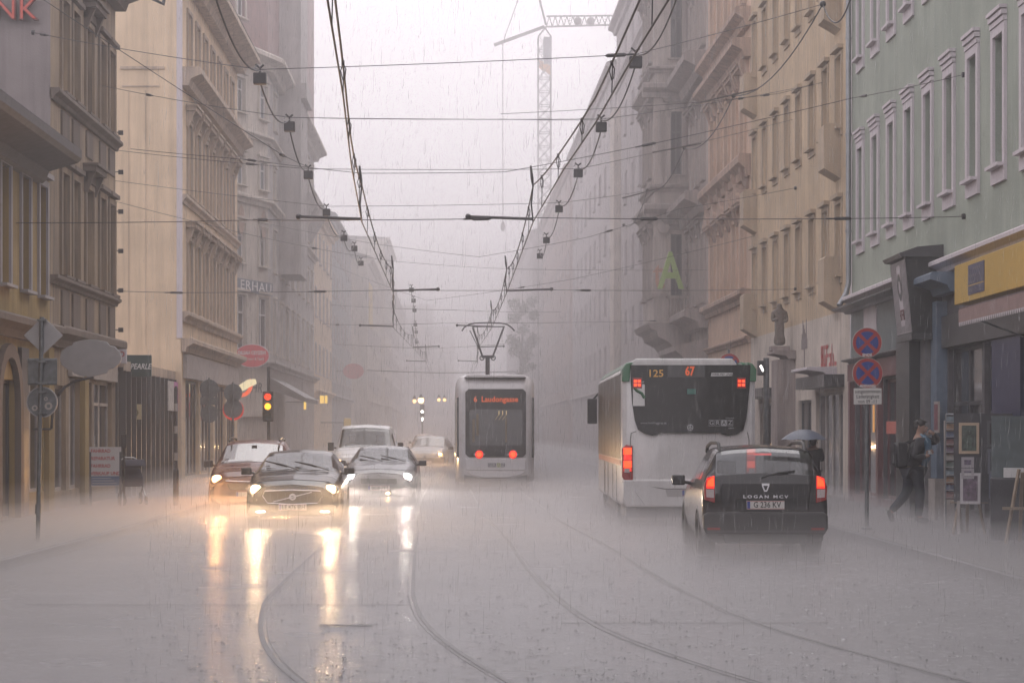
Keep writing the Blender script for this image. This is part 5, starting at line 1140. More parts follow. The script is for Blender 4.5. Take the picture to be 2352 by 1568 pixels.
# bollard post, bicycle board, stroller on the left pavement
p = gnd(404,1160,.12); t = thing('street_post', 'slim dark post with thicker foot on the left kerb', 'post', p)
q = MB(); q.lathe([(.062,0),(.062,.78),(.04,.84),(.04,2.6),(.02,2.66)], 12); q.build('shaft', M_dark, t, loc=(0,0,0)); 
for z in (1.0, 1.6, 2.1): q = MB(); q.lathe([(.041,z),(.043,z+.01),(.043,z+.16),(.041,z+.17)], 10); q.build('sticker', M_lightfr, t, loc=(0,0,0))
Y = 46.5; p = Vector((wx(242,Y),Y,.12)); t = thing('pavement_board', 'white board advertising bicycle repair in red capitals', 'board', p, R(8)); w = 72*Y/F; 
z0, z1 = wz(1116,Y)-.12, wz(1026,Y)-.12
q = MB(); q.box(-w/2,w/2,-.02,.02,z0,z1); bd = q.build('board', mat('board_white', (.50,.47,.47), rough=.5), t, loc=(0,0,0)); q = MB(); q.box(-w/2+.02,w/2-.04,-.024,-.0205,z0+.02,z0+.22); pb = q.build('blue_panel', mat('board_blue', (.05,.10,.20), rough=.5), bd, loc=(0,0,0))
for i, s_ in enumerate(('FAHRRAD','REPARATUR','FAHRRAD','VERKAUF UND')): text(s_, .105, mat('board_red', (.40,.07,.07)), bd, (-w*.46,-.023,z1-.09-i*.165), align='LEFT', depth=.003, sx=.92, bold=.003)
for i in range(3):
    q = MB(); q.box(-w/2+.06, w/2-.1-.06*i, -.0262, -.0245, z0+.06+i*.055, z0+.075+i*.055); q.build('small_print', M_alu, pb, loc=(0,0,0))
for sx in (-1,1): q = MB(); q.bar((sx*(w/2-.02),.0,z1),(sx*(w/2-.02),-.06,0),.04,.03); q.bar((sx*(w/2-.02),.02,z1),(sx*(w/2-.02),.45,0),.04,.03); q.build('leg', M_dark, t, loc=(0,0,0))
q = MB(); q.tube([(w/2+.06,0,0),(w/2+.06,0,z1+.05)], .02, 8); q.box(w/2+.0,w/2+.12,-.03,.03,z1-.02,z1+.28); q.build('clip_pole', M_black, t, loc=(0,0,0), bevel=.02)
Y = 47.5; p = Vector((wx(305,Y),Y,.12)); t = thing('stroller', 'dark baby stroller parked before the glass shop', 'stroller', p, R(20))
q = MB(); q.prism([(-.02,.42),(.34,.40),(.42,.75),(.38,.82),(.02,.62)], -.22, .22, 'x'); q.build('seat', mat('navy_cloth', (.02,.022,.04), rough=.9), t, loc=(0,-.15,0), bevel=.04)
q = MB(); q.add([(x, -.1+.30*math.cos(a), .72+.30*math.sin(a)) for x in (-.23,.23) for a in np.linspace(.3,2.6,10)], [(i,i+1,i+11,i+10) for i in range(9)]); q.build('hood', mat('navy_cloth',(0,0,0)), t, loc=(0,0,0))
q = MB(); q.tube([(-.22,.35,.6),(-.22,.42,.98),(-.1,.45,1.05),(.1,.45,1.05),(.22,.42,.98),(.22,.35,.6)], .018, 6)
for sx in (-1,1): q.tube([(sx*.22,.35,.62),(sx*.22,-.3,.2)], .018, 6); q.tube([(sx*.22,-.1,.45),(sx*.22,.3,.14)], .018, 6)
q.build('frame', M_zinc, t, loc=(0,0,0))
for sx in (-1,1):
    for y, r_ in ((-.32,.10),(.30,.13)): q = MB(); q.lathe([(r_*.7,-.02),(r_,-.02),(r_,.02),(r_*.7,.02)], 16, (sx*.24,y,r_), 'x'); q.build('wheel', M_rubber, t, loc=(0,0,0))
# statue on the pillar of the sand house
P_ = Vector((9.14, 58.85, 4.0)); t = thing('statue', 'weathered stone saint standing on the dark pillar', 'statue', P_)
M_stat = mat('statue_stone', (.17,.14,.12), rough=.8, var=.35, vscale=8)
q = MB(); q.box(-.26,.26,-.26,.26,0,.14); q.build('plinth', M_stonetrim, t, loc=(0,0,0), bevel=.02)
def skin_body(name, verts, edges, radii, m, parent, root=0, sub=2, loc=(0,0,0)):
    me = bpy.data.meshes.new(name); me.from_pydata(verts, edges, []); o = bpy.data.objects.new(name, me); COL.objects.link(o)
    o.modifiers.new('s','SKIN'); o.modifiers.new('u','SUBSURF').levels = sub
    for i, r_ in enumerate(radii):
        sv = me.skin_vertices[0].data[i]; sv.radius = (r_, r_) if not hasattr(r_,'__len__') else r_; sv.use_root = (i == root)
    dg = bpy.context.evaluated_depsgraph_get(); dg.update(); m2 = bpy.data.meshes.new_from_object(o.evaluated_get(dg)); bpy.data.objects.remove(o); m2.name = name
    m2.materials.clear(); m2.materials.append(m)
    for p_ in m2.polygons: p_.use_smooth = True
    o = bpy.data.objects.new(name, m2); COL.objects.link(o); o.parent = parent; o.location = loc; return o
skin_body('figure', [(0,0,.62),(0,0,.9),(0,0,1.12),(0,-.01,1.22),(0,-.02,1.34),(-.04,0,.3),(-.04,0,.15),(.05,0,.3),(.05,-.02,.15),(.17,0,1.06),(.2,-.06,.84),(.08,-.16,.82),(-.17,0,1.06),(-.2,-.05,.85),(-.06,-.17,.9)],
          [(0,1),(1,2),(2,3),(3,4),(0,5),(5,6),(0,7),(7,8),(2,9),(9,10),(10,11),(2,12),(12,13),(13,14)], [.15,.14,.14,.06,.09,.14,.12,.14,.12,.07,.055,.04,.07,.055,.04], M_stat, t)
# lamp on a post beside the bus
Y = 50.0; t = thing('street_lamp', 'dark post with a small bright white lamp beside the bus', 'lamp', (wx(1760,Y),Y,.12))
q = MB(); q.lathe([(.07,0),(.07,wz(822,Y)-.12)], 10); q.bar((0,0,wz(830,Y)-.12),(-.16,0,wz(832,Y)-.12),.08,.05); q.build('post', M_galv, t, loc=(0,0,0)); q = MB(); q.box(-.22,-.06,-.1,.05,wz(862,Y)-.12,wz(828,Y)-.12); o = q.build('housing', M_dark, t, loc=(0,0,0), bevel=.02)
q = MB(); q.prism([(-.17,.22),(-.135,.24),(-.08,.12),(-.10,.09)], -.115, -.102, 'y'); q.build('lamp_glass', lamp_mat('white_led', (1,.95,.9), 9), o, loc=(0,0,wz(862,Y)-.12))
# far lamps over the street
for i, (px, py, Y, mm, lab) in enumerate(((952,921,150,'a','fainter of two warm lamps hanging left over the far street'),(967,919,140,'b','brightest warm lamp hanging over the far street'),(1008,918,165,'c','lamp hanging over the far street just left of the tram'),(1021,918,170,'c','lamp half behind the tram edge over the far street'))):
    c = at(px,py,Y); t = thing('far_lamp', lab, 'lamp', c, group='lamps over the far street'); q = MB(); q.ball((0,0,0), .13 if mm != 'b' else .2, nu=12); q.build('bulb', lamp_mat('far_lamp_'+mm, (1,.55,.2), {'a':5,'b':9,'c':4}[mm]), t, loc=(0,0,0)); q = MB(); q.lathe([(.05,.15),(.16,.15),(.05,.4)], 10); q.tube([(0,0,.3),(0,0,7.4-c.z)], .012, 5); q.build('cap', M_iron, t, loc=(0,0,0))
Y = 150; p = Vector((wx(970,Y),Y,0)); t = thing('far_signal', 'distant tram signal with a white lamp in mid street', 'signal', p); q = MB(); q.tube([(0,0,0),(0,0,3.6)], .05, 8); q.box(-.16,.16,-.15,.0,2.7,3.6); q.build('post', M_dark, t, loc=(0,0,0))
for z, r_ in ((3.08,.11),(2.55,.07)): q = MB(); q.ball((0,-.16,z), r_, .05, r_*(1 if z > 3 else 2)); q.build('signal_lens', lamp_mat('far_white', (1,.95,.85), 6), t, loc=(0,0,0))
# lit yellow shop signs along the left row
for px0, px1, py0, py1, Y, lab in ((735,744,908,926,118,'left and larger of two lit yellow shop boxes in the mist'),(746,752,908,926,118.5,'narrow lit yellow shop box beside the larger one'),(698,703,912,940,101,'slim lit amber strip at the corner house shop'),(790,806,960,985,128,'dim yellow shop box lower down by the white van')):
    c = at((px0+px1)/2,py1,Y); t = thing('lit_shop_box', lab, 'light sign', c, group='lit yellow shop signs'); w = (px1-px0)*Y/F; h = (py1-py0)*Y/F; q = MB(); q.box(-w/2,w/2,-.1,.1,0,h); q.build('light_box', lamp_mat('yellow_box_'+('dim' if py0 > 950 else 'lit'), (1,.60,.10), .25 if py0 > 950 else 1.1), t, loc=(0,0,0), bevel=.02); q = MB(); q.bar((-8.05-c.x,0,h*.6),(-w/2,0,h*.6),.05); q.build('arm', M_iron, t, loc=(0,0,0))
# striped box sign leaning out of the dark portal
p0, p1, u, n = MINT; a0, a1 = ga(41.2), ga(39.5)
t = thing('striped_sign', 'leaning black box sign with white stripes and an eye emblem', 'sign', fpt(p0,u,n,(a0+a1)/2,.3,3.62), math.atan2(u.y,u.x))
W2 = 1.6; q = MB(); q.prism([(-.26,0),(.28,0),(.28,1.42),(-.40,1.42)], -W2/2, W2/2, 'x'); q.build('sign_box', mat('sign_black', (.015,.018,.02), rough=.4), t, loc=(0,0,0))
q = MB(); q.prism([(-.50,1.43),(.29,1.43),(.29,1.66),(-.2,1.62),(-.54,1.50)], -W2/2-.1, W2/2+.1, 'x'); q.build('sign_roof', M_dark, t, loc=(0,0,0)); q = MB(); q.box(-W2/2-.03,W2/2+.03,-.29,.28,-.12,-.002); q.build('sign_foot', M_dark, t, loc=(0,0,0))
ang = math.atan2(.14,1.42); Fq = lambda x, s_: (x, -.26-.14*s_-.012, 1.42*s_)
q = MB(); q.quad(Fq(-W2/2+.03,.02),Fq(W2/2-.03,.02),Fq(W2/2-.03,.98),Fq(-W2/2+.03,.98)); fp = q.build('front_panel', mat('lilac_white_panel', (.55,.50,.53), rough=.5), t, loc=(0,0,0))
for i in range(13):
    x = -W2/2+.07+i*(W2-.14)/12
    if abs(x) < .22: 
        segs = ((.03,.12),(.93,.97))
    else: segs = ((.03,.97),)
    for s0, s1 in segs:
        q = MB(); a, b_, c, d = Fq(x-.022,s0),Fq(x+.022,s0),Fq(x+.022,s1),Fq(x-.022,s1); q.quad(*[(v[0],v[1]-.006,v[2]) for v in (a,b_,c,d)]); q.build('stripe', M_dark, fp, loc=(0,0,0))
em = MB()
for o_, i_ in ((( .20,.30),(.10,.15)),): em.add([(v[0],v[1]-.008,v[2]) for v in [Fq(o_[0]*math.cos(k)*abs(math.cos(k))**.3, .64+o_[1]*.62*math.sin(k)) for k in np.linspace(0,2*math.pi,24,endpoint=False)]+[Fq(i_[0]*math.cos(k), .64+i_[1]*.6*math.sin(k)) for k in np.linspace(0,2*math.pi,24,endpoint=False)]], [(i,(i+1)%24,24+(i+1)%24,24+i) for i in range(24)])
em.build('emblem', M_dark, fp, loc=(0,0,0)); scribble(.42, .2, 5, M_maroon, fp, Vector(Fq(0,.27))+Vector((0,-.004,0)), rot=(R(90)+ang,0,0), seed=2)
# yellow shop sign and awning
a0, a1 = ga(36.6), ga(31.2)
t = thing('yellow_sign', 'long yellow shop sign board with a dark blue label', 'sign', fpt(p0,u,n,(a0+a1)/2,.06,3.97), math.atan2(u.y,u.x)); w = a1-a0
M_sy = mat('sign_yellow', (.50,.32,.06), rough=.5, var=.08); q = MB(); q.box(-w/2,w/2,-.34,-.06,0,.68); q.build('board', M_sy, t, loc=(0,0,0), bevel=.01); q = MB(); q.box(w/2+.01,w/2+2.2,-.30,-.05,0,.70); q.build('side_board', mat('sign_ochre', (.36,.21,.02), rough=.5), t, loc=(0,0,0))
for sx in (-.35,0,.35): q = MB(); q.box(sx*w-.03,sx*w+.03,-.07,0,.1,.6); q.build('bracket', M_dark, t, loc=(0,0,0))
q = MB(); q.box(-w/2+1.15,-w/2+2.35,-.352,-.341,.10,.60); lb = q.build('label_panel', mat('indigo_label', (.06,.06,.12), rough=.5), t, loc=(0,0,0)); scribble(1.1, .26, 7, mat('grey_label_print', (.16,.15,.18)), lb, (-w/2+1.75,-.353,.41), seed=8); scribble(1.1, .09, 11, mat('grey_label_print',(0,0,0)), lb, (-w/2+1.75,-.353,.18), seed=9, name='small_print'); MB().box(-w/2+1.17,-w/2+2.33,-.3535,-.3522,.245,.262).build('label_line', M_sy, lb, loc=(0,0,0))
a0, a1 = ga(32.7), ga(27.5)
t = thing('awning', 'striped brown awning with a fringe under the yellow sign', 'awning', fpt(p0,u,n,(a0+a1)/2,.12,3.5), math.atan2(u.y,u.x)); w = a1-a0
M_aw = mat('awning_cloth', (.28,.19,.18), rough=.8, var=.15); q = MB(); q.prism([(-.02,.46),(-.02,.40),(-1.0,.16),(-1.02,.20)], -w/2, w/2, 'x'); q.build('cloth', mat('awning_top', (.30,.24,.25), rough=.7, var=.2), t, loc=(0,0,0)); q = MB(); q.box(-w/2,w/2,-1.025,-1.0,-.03,.17); q.build('valance', M_aw, t, loc=(0,0,0))
nst = 40
for i in range(nst): q = MB(); x = -w/2+(i+.5)*w/nst; q.prism([(x-.05,-.03),(x+.05,-.03),(x+.02,-.09),(x-.02,-.09)], -1.027, -1.022, 'y'); q.build('fringe', M_lav, t, loc=(0,0,0))
q = MB(); q.tube([(-w/2+.1,-.05,-.25),(-w/2+.1,-.98,.1)], .015, 6); q.tube([(w/2-.1,-.05,-.25),(w/2-.1,-.98,.1)], .015, 6); q.build('stay', M_zinc, t, loc=(0,0,0))
# postcard rack, picture panels and easels in front of the mint house
def on(px, Y, dz=.12): return Vector((wx(px,Y),Y,dz))
p = on(2196,35.6); t = thing('postcard_rack', 'tall narrow wire rack full of postcards beside the running man', 'rack', p, R(-18)); hR = 1.95
q = MB()
for sx in (-1,1): q.tube([(sx*.17,0,0),(sx*.17,0,hR)], .014, 6); q.tube([(sx*.17,0,.0),(sx*.17,.4,.0)], .014, 6)
q.tube([(-.17,0,hR),(.17,0,hR)], .014, 6); q.build('frame', M_zinc, t, loc=(0,0,0))
cc = [(.16,.07,.07),(.05,.07,.13),(.22,.12,.06),(.08,.12,.15),(.06,.09,.08),(.20,.18,.16),(.10,.06,.10)]
for i in range(11):
    z = .52+i*.128; q = MB(); q.prism([(-.05,z),(-.03,z-.01),(.02,z+.10),(.0,z+.11)], -.16, .16, 'x'); q.build('postcard_row', mat('cards_%d' % (i % 7), cc[i % 7], rough=.4, var=.5, vscale=16), t, loc=(0,0,0)); q = MB(); q.bar((-.17,-.06,z+.02),(.17,-.06,z+.02),.012); q.build('shelf_wire', M_alu, t, loc=(0,0,0))
p = on(2258,33.9); t = thing('picture_panel', 'upright dark panel hung with framed pictures in front of the shop', 'display', p, R(-14)); wP = .92
q = MB(); q.box(-wP/2,wP/2,-.02,.03,.52,1.95); q.build('panel', mat('panel_grey', (.07,.07,.08), rough=.6, var=.2), t, loc=(0,0,0))
for sx in (-1,1): q = MB(); q.bar((sx*wP*.42,0,0),(sx*wP*.42,0,.54),.05); q.bar((sx*wP*.42,.02,.5),(sx*wP*.36,.5,0),.04); q.build('leg', M_lightfr, t, loc=(0,0,0))
for x, z, w, h, fc, pc in ((-.22,1.55,.32,.5,(.50,.38,.27),(.08,.11,.09)),(-.24,1.16,.2,.17,(.40,.37,.40),(.2,.16,.24)),(-.24,.98,.2,.17,(.40,.37,.40),(.2,.17,.25)),(-.2,.74,.32,.5,(.58,.55,.57),(.18,.13,.18)),(.2,1.62,.28,.42,(.12,.12,.13),(.05,.045,.045)),(.2,1.18,.26,.40,(.16,.17,.20),(.05,.06,.08)),(.22,.78,.26,.40,(.14,.15,.20),(.04,.05,.08))):
    q = MB(); fw = .045
    for b0 in ((x-w/2,x+w/2,z-h/2,z-h/2+fw),(x-w/2,x+w/2,z+h/2-fw,z+h/2),(x-w/2,x-w/2+fw,z-h/2+fw,z+h/2-fw),(x+w/2-fw,x+w/2,z-h/2+fw,z+h/2-fw)): q.box(b0[0],b0[1],-.05,-.021,b0[2],b0[3])
    o = q.build('picture_frame', mat('frame_%d' % int(fc[0]*100), fc, rough=.5), t, loc=(0,0,0)); q = MB(); q.box(x-w/2+fw,x+w/2-fw,-.035,-.021,z-h/2+fw,z+h/2-fw); q.build('picture', mat('picture_%d%d' % (int(pc[0]*100),int(pc[2]*100)), pc, rough=.4, var=.7, vscale=14), o, loc=(0,0,0))
p = on(2180,37.9); t = thing('poster_column', 'slim pale column of posters next to the postcard rack', 'display', p, 0); q = MB(); q.box(-.09,.09,-.04,.04,.0,1.85); q.build('board', M_lightfr, t, loc=(0,0,0), bevel=.01)
for i in range(4): q = MB(); q.box(-.075,.075,-.046,-.041,.5+i*.33,.78+i*.33); q.build('poster', mat('poster_%d' % i, ((.3,.08,.09),(.35,.33,.34),(.2,.1,.06),(.3,.28,.3))[i], rough=.5, var=.5, vscale=12), t, loc=(0,0,0))
p = on(2212,38.0); t = thing('wall_frame', 'red framed picture hung on the blue pilaster', 'picture', fpt(p0,u,n,ga(38.9),.23,1.75), math.atan2(u.y,u.x)); q = MB(); q.box(-.2,.2,-.03,0,0,.58); q.build('frame', M_lightfr, t, loc=(0,0,0)); q = MB(); q.box(-.16,.16,-.035,-.031,.05,.53); q.build('picture', mat('red_print', (.22,.07,.09), rough=.5, var=.5, vscale=10), t, loc=(0,0,0))
for px, Y, tilt, lab in ((2226,34.0,.14,'pale wooden easel leg leaning under the picture panel'),(2350,31.2,.2,'pale wooden easel leg at the right edge')):
    p = on(px,Y); t = thing('easel', lab, 'easel', p, R(-10)); q = MB(); q.bar((-.25,0,0),(-.05,.1,1.1),.055,.03); q.build('leg', mat('pale_wood', (.32,.25,.19), rough=.6, var=.3), t, loc=(0,0,0)); q = MB(); q.bar((.25,0,0),(.05,.1,1.1),.055,.03); q.build('leg', MATS['pale_wood'], t, loc=(0,0,0)); q = MB(); q.bar((0,.55,0),(0,.12,1.05),.05,.03); q.build('leg', MATS['pale_wood'], t, loc=(0,0,0)); q = MB(); q.bar((-.3,-.02,.52),(.3,-.02,.52),.05,.04); q.build('ledge', MATS['pale_wood'], t, loc=(0,0,0))
p = on(2336,32.3); t = thing('display_case', 'low dark display case with white cards at the right', 'display', p, R(-14)); q = MB(); q.box(-.4,.4,-.2,.25,.0,.95); q.build('case', mat('panel_grey',(0,0,0)), t, loc=(0,0,0), bevel=.02); q = MB(); q.box(-.2,.1,-.15,.1,.955,1.10); q.build('card_box', M_white, t, loc=(0,0,0)); q = MB(); q.box(-.38,.38,.2,.24,.952,1.9); q.build('back_board', M_teal, t, loc=(0,0,0))
# wall of trees far on the right
def tree(name, label, x, y, h, rc, seed, n=2600):
    rnd = random.Random(seed); t = thing(name, label, 'tree', (x,y,.12)); q = MB(); q.tube([(0,0,0),(.1,0,h*.3),(-.1,.1,h*.55),(0,0,h*.8)], [.22,.18,.12,.05], 8)
    tips = []
    for k in range(9):
        a = rnd.uniform(0,6.28); z = h*rnd.uniform(.4,.75); e = (math.cos(a)*rc*.75, math.sin(a)*rc*.75, z+rc*rnd.uniform(.2,.8)); q.tube([(0,0,z*.85),(e[0]*.5,e[1]*.5,z+.3),e], [.08,.05,.02], 5); tips.append(e)
    q.build('trunk', mat('bark', (.06,.05,.045), rough=.9, var=.3), t, loc=(0,0,0))
    cl = [(rnd.uniform(-1,1)*rc*.8, rnd.uniform(-1,1)*rc*.8, h*rnd.uniform(.5,.98), rnd.uniform(.5,1.0)*rc*.5) for _ in range(12)] + [(e[0],e[1],e[2],rc*.45) for e in tips]
    V = []; Fc = []
    for i in range(n):
        c = rnd.choice(cl); d = Vector((rnd.gauss(0,1),rnd.gauss(0,1),rnd.gauss(0,1))).normalized()*c[3]*rnd.uniform(.35,1.05); p_ = Vector(c[:3])+d
        a = Vector((rnd.gauss(0,1),rnd.gauss(0,1),rnd.gauss(0,1))).normalized()*.13; b_ = a.cross(Vector((rnd.gauss(0,1),rnd.gauss(0,1),rnd.gauss(0,1)))).normalized()*.08
        k = len(V); V += [p_-a,p_+b_,p_+a,p_-b_]; Fc.append((k,k+1,k+2,k+3))
    q = MB(); q.add(V,Fc); q.build('crown', mat('leaves', (.05,.075,.035), rough=.6, var=.4, vscale=4), t, loc=(0,0,0))
tree('street_tree', 'rain blurred tree standing before the far right houses', 6.1, 184, 13.2, 1.3, 3, 2400)

# red lit strip and a slim amber lamp on the glass of the maroon shop
for a_, wd, z0, z1, mm, lab in ((ga(43.6), 2.2, 1.72, 1.98, lamp_mat('red_strip_lit', (1,.10,.06), .13), 'dim red light strip across the maroon shop window'), (ga(46.35), .10, 1.75, 2.35, lamp_mat('amber_strip_lit', (1,.45,.12), .5), 'slim amber light strip in the maroon shop window')):
    t = thing('window_light', lab, 'light', fpt(p0,u,n,a_,.13,z0), math.atan2(u.y,u.x)); q = MB(); q.box(-wd/2,wd/2,-.03,0,0,z1-z0); q.build('tube', mm, t, loc=(0,0,0), bevel=.01); q = MB(); q.box(-wd/2,wd/2,0,.12,.02,.05); q.build('holder', M_dark, t, loc=(0,0,0))
# ================================================================== overhead lines
def sagline(a, b, sag, n=12): 
    a, b = Vector(a), Vector(b); return [a.lerp(b, i/n) - Vector((0,0,sag*4*(i/n)*(1-i/n))) for i in range(n+1)]
CZ = 5.32
def line_x(contact, Ys): return [wx(px, Y) for px, Y in contact]
SUP = [16.0, 35.6, 54.0, 72.7, 91.0, 110.0, 130.0]
def overhead(label, knots, sup_side):
    # knots: (Y, X) of the contact wire; supports at SUP
    t = thing('contact_line', label, 'overhead line', (knots[2][1], 54.0, CZ), world=True)
    fx = lambda Y: float(np.interp(Y, [k[0] for k in knots], [k[1] for k in knots]))
    q = MB(); q.tube([(fx(Y),Y,CZ) for Y in [1.0]+[k[0] for k in knots if k[0] > 1]], .0105, 5); q.build('contact_wire', M_wire, t)
    mz = {}
    Ypts = [1.0]+SUP+[170.0]; path = []
    for i, (a, b) in enumerate(zip(Ypts, Ypts[1:])):
        pts = [(fx(Y), Y, CZ+.62-.34*4*((Y-a)/(b-a))*(1-(Y-a)/(b-a))) for Y in np.linspace(a, b, 13)]; path += pts if i == 0 else pts[1:]
    q = MB(); q.tube(path, .012, 5); q.build('messenger_wire', M_wire, t)
    py = [p_[1] for p_ in path]; pz = [p_[2] for p_ in path]
    for a, b in zip(Ypts[:-1], Ypts[1:]):
        for f_ in (.12,.31,.5,.69,.88):
            Y = a+(b-a)*f_; z = float(np.interp(Y, py, pz))
            if Y > 115: continue
            q = MB(); x = fx(Y); q.tube([(x,Y,CZ+.01),(x+.01,Y,z)], .006, 4)
            q.tube([(x,Y,z),(x+.03,Y,z-.06),(x+.02,Y,z-.16),(x,Y,z-.18),(x-.025,Y,z-.08),(x,Y,z)], .006, 4); q.cbox((x,Y,z),(.03,.06,.05)); q.build('dropper', M_wire, t)
    for k, Y in enumerate(SUP):
        if Y > 115: continue
        x = fx(Y); d = sup_side[k]; q = MB(); q.tube([(x,Y,CZ+.05),(x+d,Y,CZ+.09)], .026, 6); q.ball((x+d,Y,CZ+.09), .05, .06, .05, 8, 6); q.tube([(x,Y,CZ),(x-.03,Y,CZ+.3),(x,Y,CZ+.64)], .014, 5); q.tube([(x,Y,CZ+.60),(x-.02,Y,CZ+.75),(x-.04,Y,CZ+.95)], [.018,.03,.018], 6); q.build('registration_arm', M_wire, t)
    return fx
fL = overhead('contact line with droppers above the left tram track', [(1,-.2),(10,-.72),(17,-1.02),(22,-1.15),(28,-1.35),(35.6,-1.54),(54,-1.53),(72.7,-2.05),(91,-1.7),(110,-1.4),(170,-1.4)], [-1.0,-1.07,1.15,-1.15,1.1,-1.0])
fR = overhead('contact line with droppers above the right tram track', [(1,2.6),(10,2.0),(17,1.77),(20,1.70),(24,1.64),(28.4,1.5),(35.6,1.36),(54,1.385),(72.7,1.35),(91,1.1),(110,1.3),(170,1.2)], [1.0,-1.1,1.15,-1.2,1.1,-1.0])
def span(label, pts, r=.0065, ins=(), hooks=()):
    # pts: (px, py, Y); a wire across the street with its insulators and wall hooks
    P = [at(*p) for p in pts]; t = thing('span_wire', label, 'wire', P[0], world=True, group='wires across the street')
    path = []
    for a, b in zip(P, P[1:]): s_ = sagline(a, b, .03*(b-a).length/10, 6); path += s_ if not path else s_[1:]
    q = MB(); q.tube(path, r, 5); q.build('wire', M_wire, t)
    d = (P[-1]-P[0]).normalized()
    for px in ins:
        i = min(range(len(path)), key=lambda k: 0); X_ = None
        for a, b in zip(path, path[1:]):
            pa, pb = XV+F*a.x/a.y, XV+F*b.x/b.y
            if min(pa,pb) <= px <= max(pa,pb): f_ = (px-pa)/(pb-pa); X_ = a.lerp(b,f_); dd = (b-a).normalized(); break
        if X_ is None: continue
        q = MB(); q.tube([X_-dd*.17, X_-dd*.13, X_+dd*.13, X_+dd*.17], [.012,.032,.032,.012], 6); q.tube([X_+dd*.17, X_+dd*.3], .016, 5); q.build('insulator', M_wire, t)
    for h in hooks:
        e = P[h]; q = MB(); q.lathe([(.05,-.02),(.05,.04)], 8, e, 'x'); q.build('wall_hook', M_iron, t)
    return P
WL = lambda Y: XV+F*(-8.4)/Y
WR = lambda Y: XV+F*9.45/Y
span('wire rising from left brown house to the first hanging box', [(75,75,43.0),(597,160,33.3),(1460,125,33.3),(1890,10,38)], ins=(100,1415), hooks=(0,))
span('wire from the left house through the second pair of hanging boxes', [(230,196,50),(665,270,38.7),(1381,274,38.7),(1890,190,54)], ins=(342,1700))
span('wire through the third pair of hanging boxes', [(265,345,52.3),(708,388,46.5),(1328,388,46.5),(1820,275,57)], ins=(575,))
span('wire through the fourth pair of hanging boxes', [(262,415,52.4),(750,474,55.5),(1284,466,55.5),(1600,415,75)])
span('long diagonal wire falling from the top left corner', [(70,-20,36),(648,356,41),(708,384,43)], r=.0075, ins=(648,))
span('diagonal wire from above the mint house to the peach cornice', [(2212,172,37.5),(1960,225,44),(1500,330,46),(1160,395,47),(830,398,47),(560,366,50),(300,342,52)], r=.0075, ins=(1490,578,1985), hooks=(0,))
span('level wire at the first pair of registration arms with thick insulators', [(2212,497,37.6),(1930,502,37),(1225,500,35.6),(831,505,35.6),(600,505,38),(20,512,40.5)], r=.0075, ins=(1935,1490,603,1105), hooks=(0,))
span('level wire at the second pair of registration arms', [(1826,664,58),(1275,666,54),(903,666,54),(405,672,53),(262,668,52.5)], r=.0075, ins=(405,1345,735), hooks=(0,))
span('level wire at the third pair of registration arms above the tram', [(1560,735,80),(1020,742,72.7),(895,745,72.7),(740,744,80)], ins=(1500,775))
span('wire slanting from the brown house down across to the far right', [(255,460,52),(600,545,58),(905,600,72),(1180,618,80),(1625,620,78)], ins=(722,))
span('wire slanting up from mid street to the sand house wall', [(1826,432,58),(1560,480,62),(1350,545,66),(1100,590,70),(860,560,74),(545,500,80)], ins=(1400,), hooks=(0,))
span('thin wire from sand house ring over the street', [(1905,185,54),(1790,215,55),(1610,235,52),(1150,262,50)], ins=(1760,), hooks=(0,))
span('thin wire between the salmon house and the left row', [(1740,540,66),(1320,640,74),(980,690,85),(740,600,98)], ins=(1200,))
span('heavy low wire across the far street above the van', [(843,850,110),(1010,856,112),(1180,853,115)], r=.02)
span('thin wire over the far street left of the crane', [(735,272,110),(1155,274,105),(1400,276,112)], r=.012)
span('lower of two thin wires just above the tram pantograph', [(760,700,110),(1050,712,95),(1290,716,110)], r=.01)
span('faint wire across the far street below the pantograph head', [(770,790,120),(985,800,115),(1160,790,120)], r=.012)
# boxes hung on the span wires, with the cable looping from one to the next
M_box = mat('hanging_box_grey', (.03,.03,.035), rough=.5)
def hang_row(label_cable, boxes, words, labels):
    t = thing('looping_cable', label_cable, 'cable', at(*boxes[0]), world=True); pts = [at(*b_) for b_ in boxes]; path = []
    for a, b in zip(pts, pts[1:]):
        s_ = sagline(a+Vector((0,0,-.05)), b+Vector((0,0,.12)), .28, 10); path += s_
    q = MB(); q.tube(path, .013, 5); q.build('cable', M_wire, t)
    for i, (px, py, Y) in enumerate(boxes):
        if not labels[i]: continue
        c = at(px,py,Y); t = thing('hanging_box', labels[i], 'box', c, group='boxes hung on the span wires'); q = MB(); q.box(-.10,.10,-.08,.08,-.10,.08); q.build('case', M_box, t, loc=(0,0,0), bevel=.015)
        q = MB(); q.tube([(0,0,.07),(0,0,.16),(-.07,0,.22)], .018, 5); q.tube([(0,0,.16),(.06,0,.21)], .018, 5); q.build('hanger', M_wire, t, loc=(0,0,0)); q = MB(); q.tube([(-.10,0,.13),(-.06,0,.19),(.02,0,.17)], .012, 5); q.build('loop', M_alu, t, loc=(0,0,0))
LB = [(490,-30,26),(597,180,33.3),(665,290,38.7),(708,401,46.5),(750,487,55.5),(790,546,63),(814,570,70),(829,604,78)]
hang_row('cable looping down from box to box on the left', LB, '', [None,'largest hanging box on the left, below the peach house eaves','second hanging box on the left beside the grey corner house','third hanging box on the left below the diagonal wire','fourth hanging box on the left at the registration arm','fifth hanging box on the left in the mist','sixth hanging box on the left in the mist','seventh and lowest hanging box on the left row'])
RB = [(1560,-30,28),(1460,142,33.3),(1381,291,38.7),(1328,397,46.5),(1284,479,55.5),(1255,551,63),(1240,587,70)]
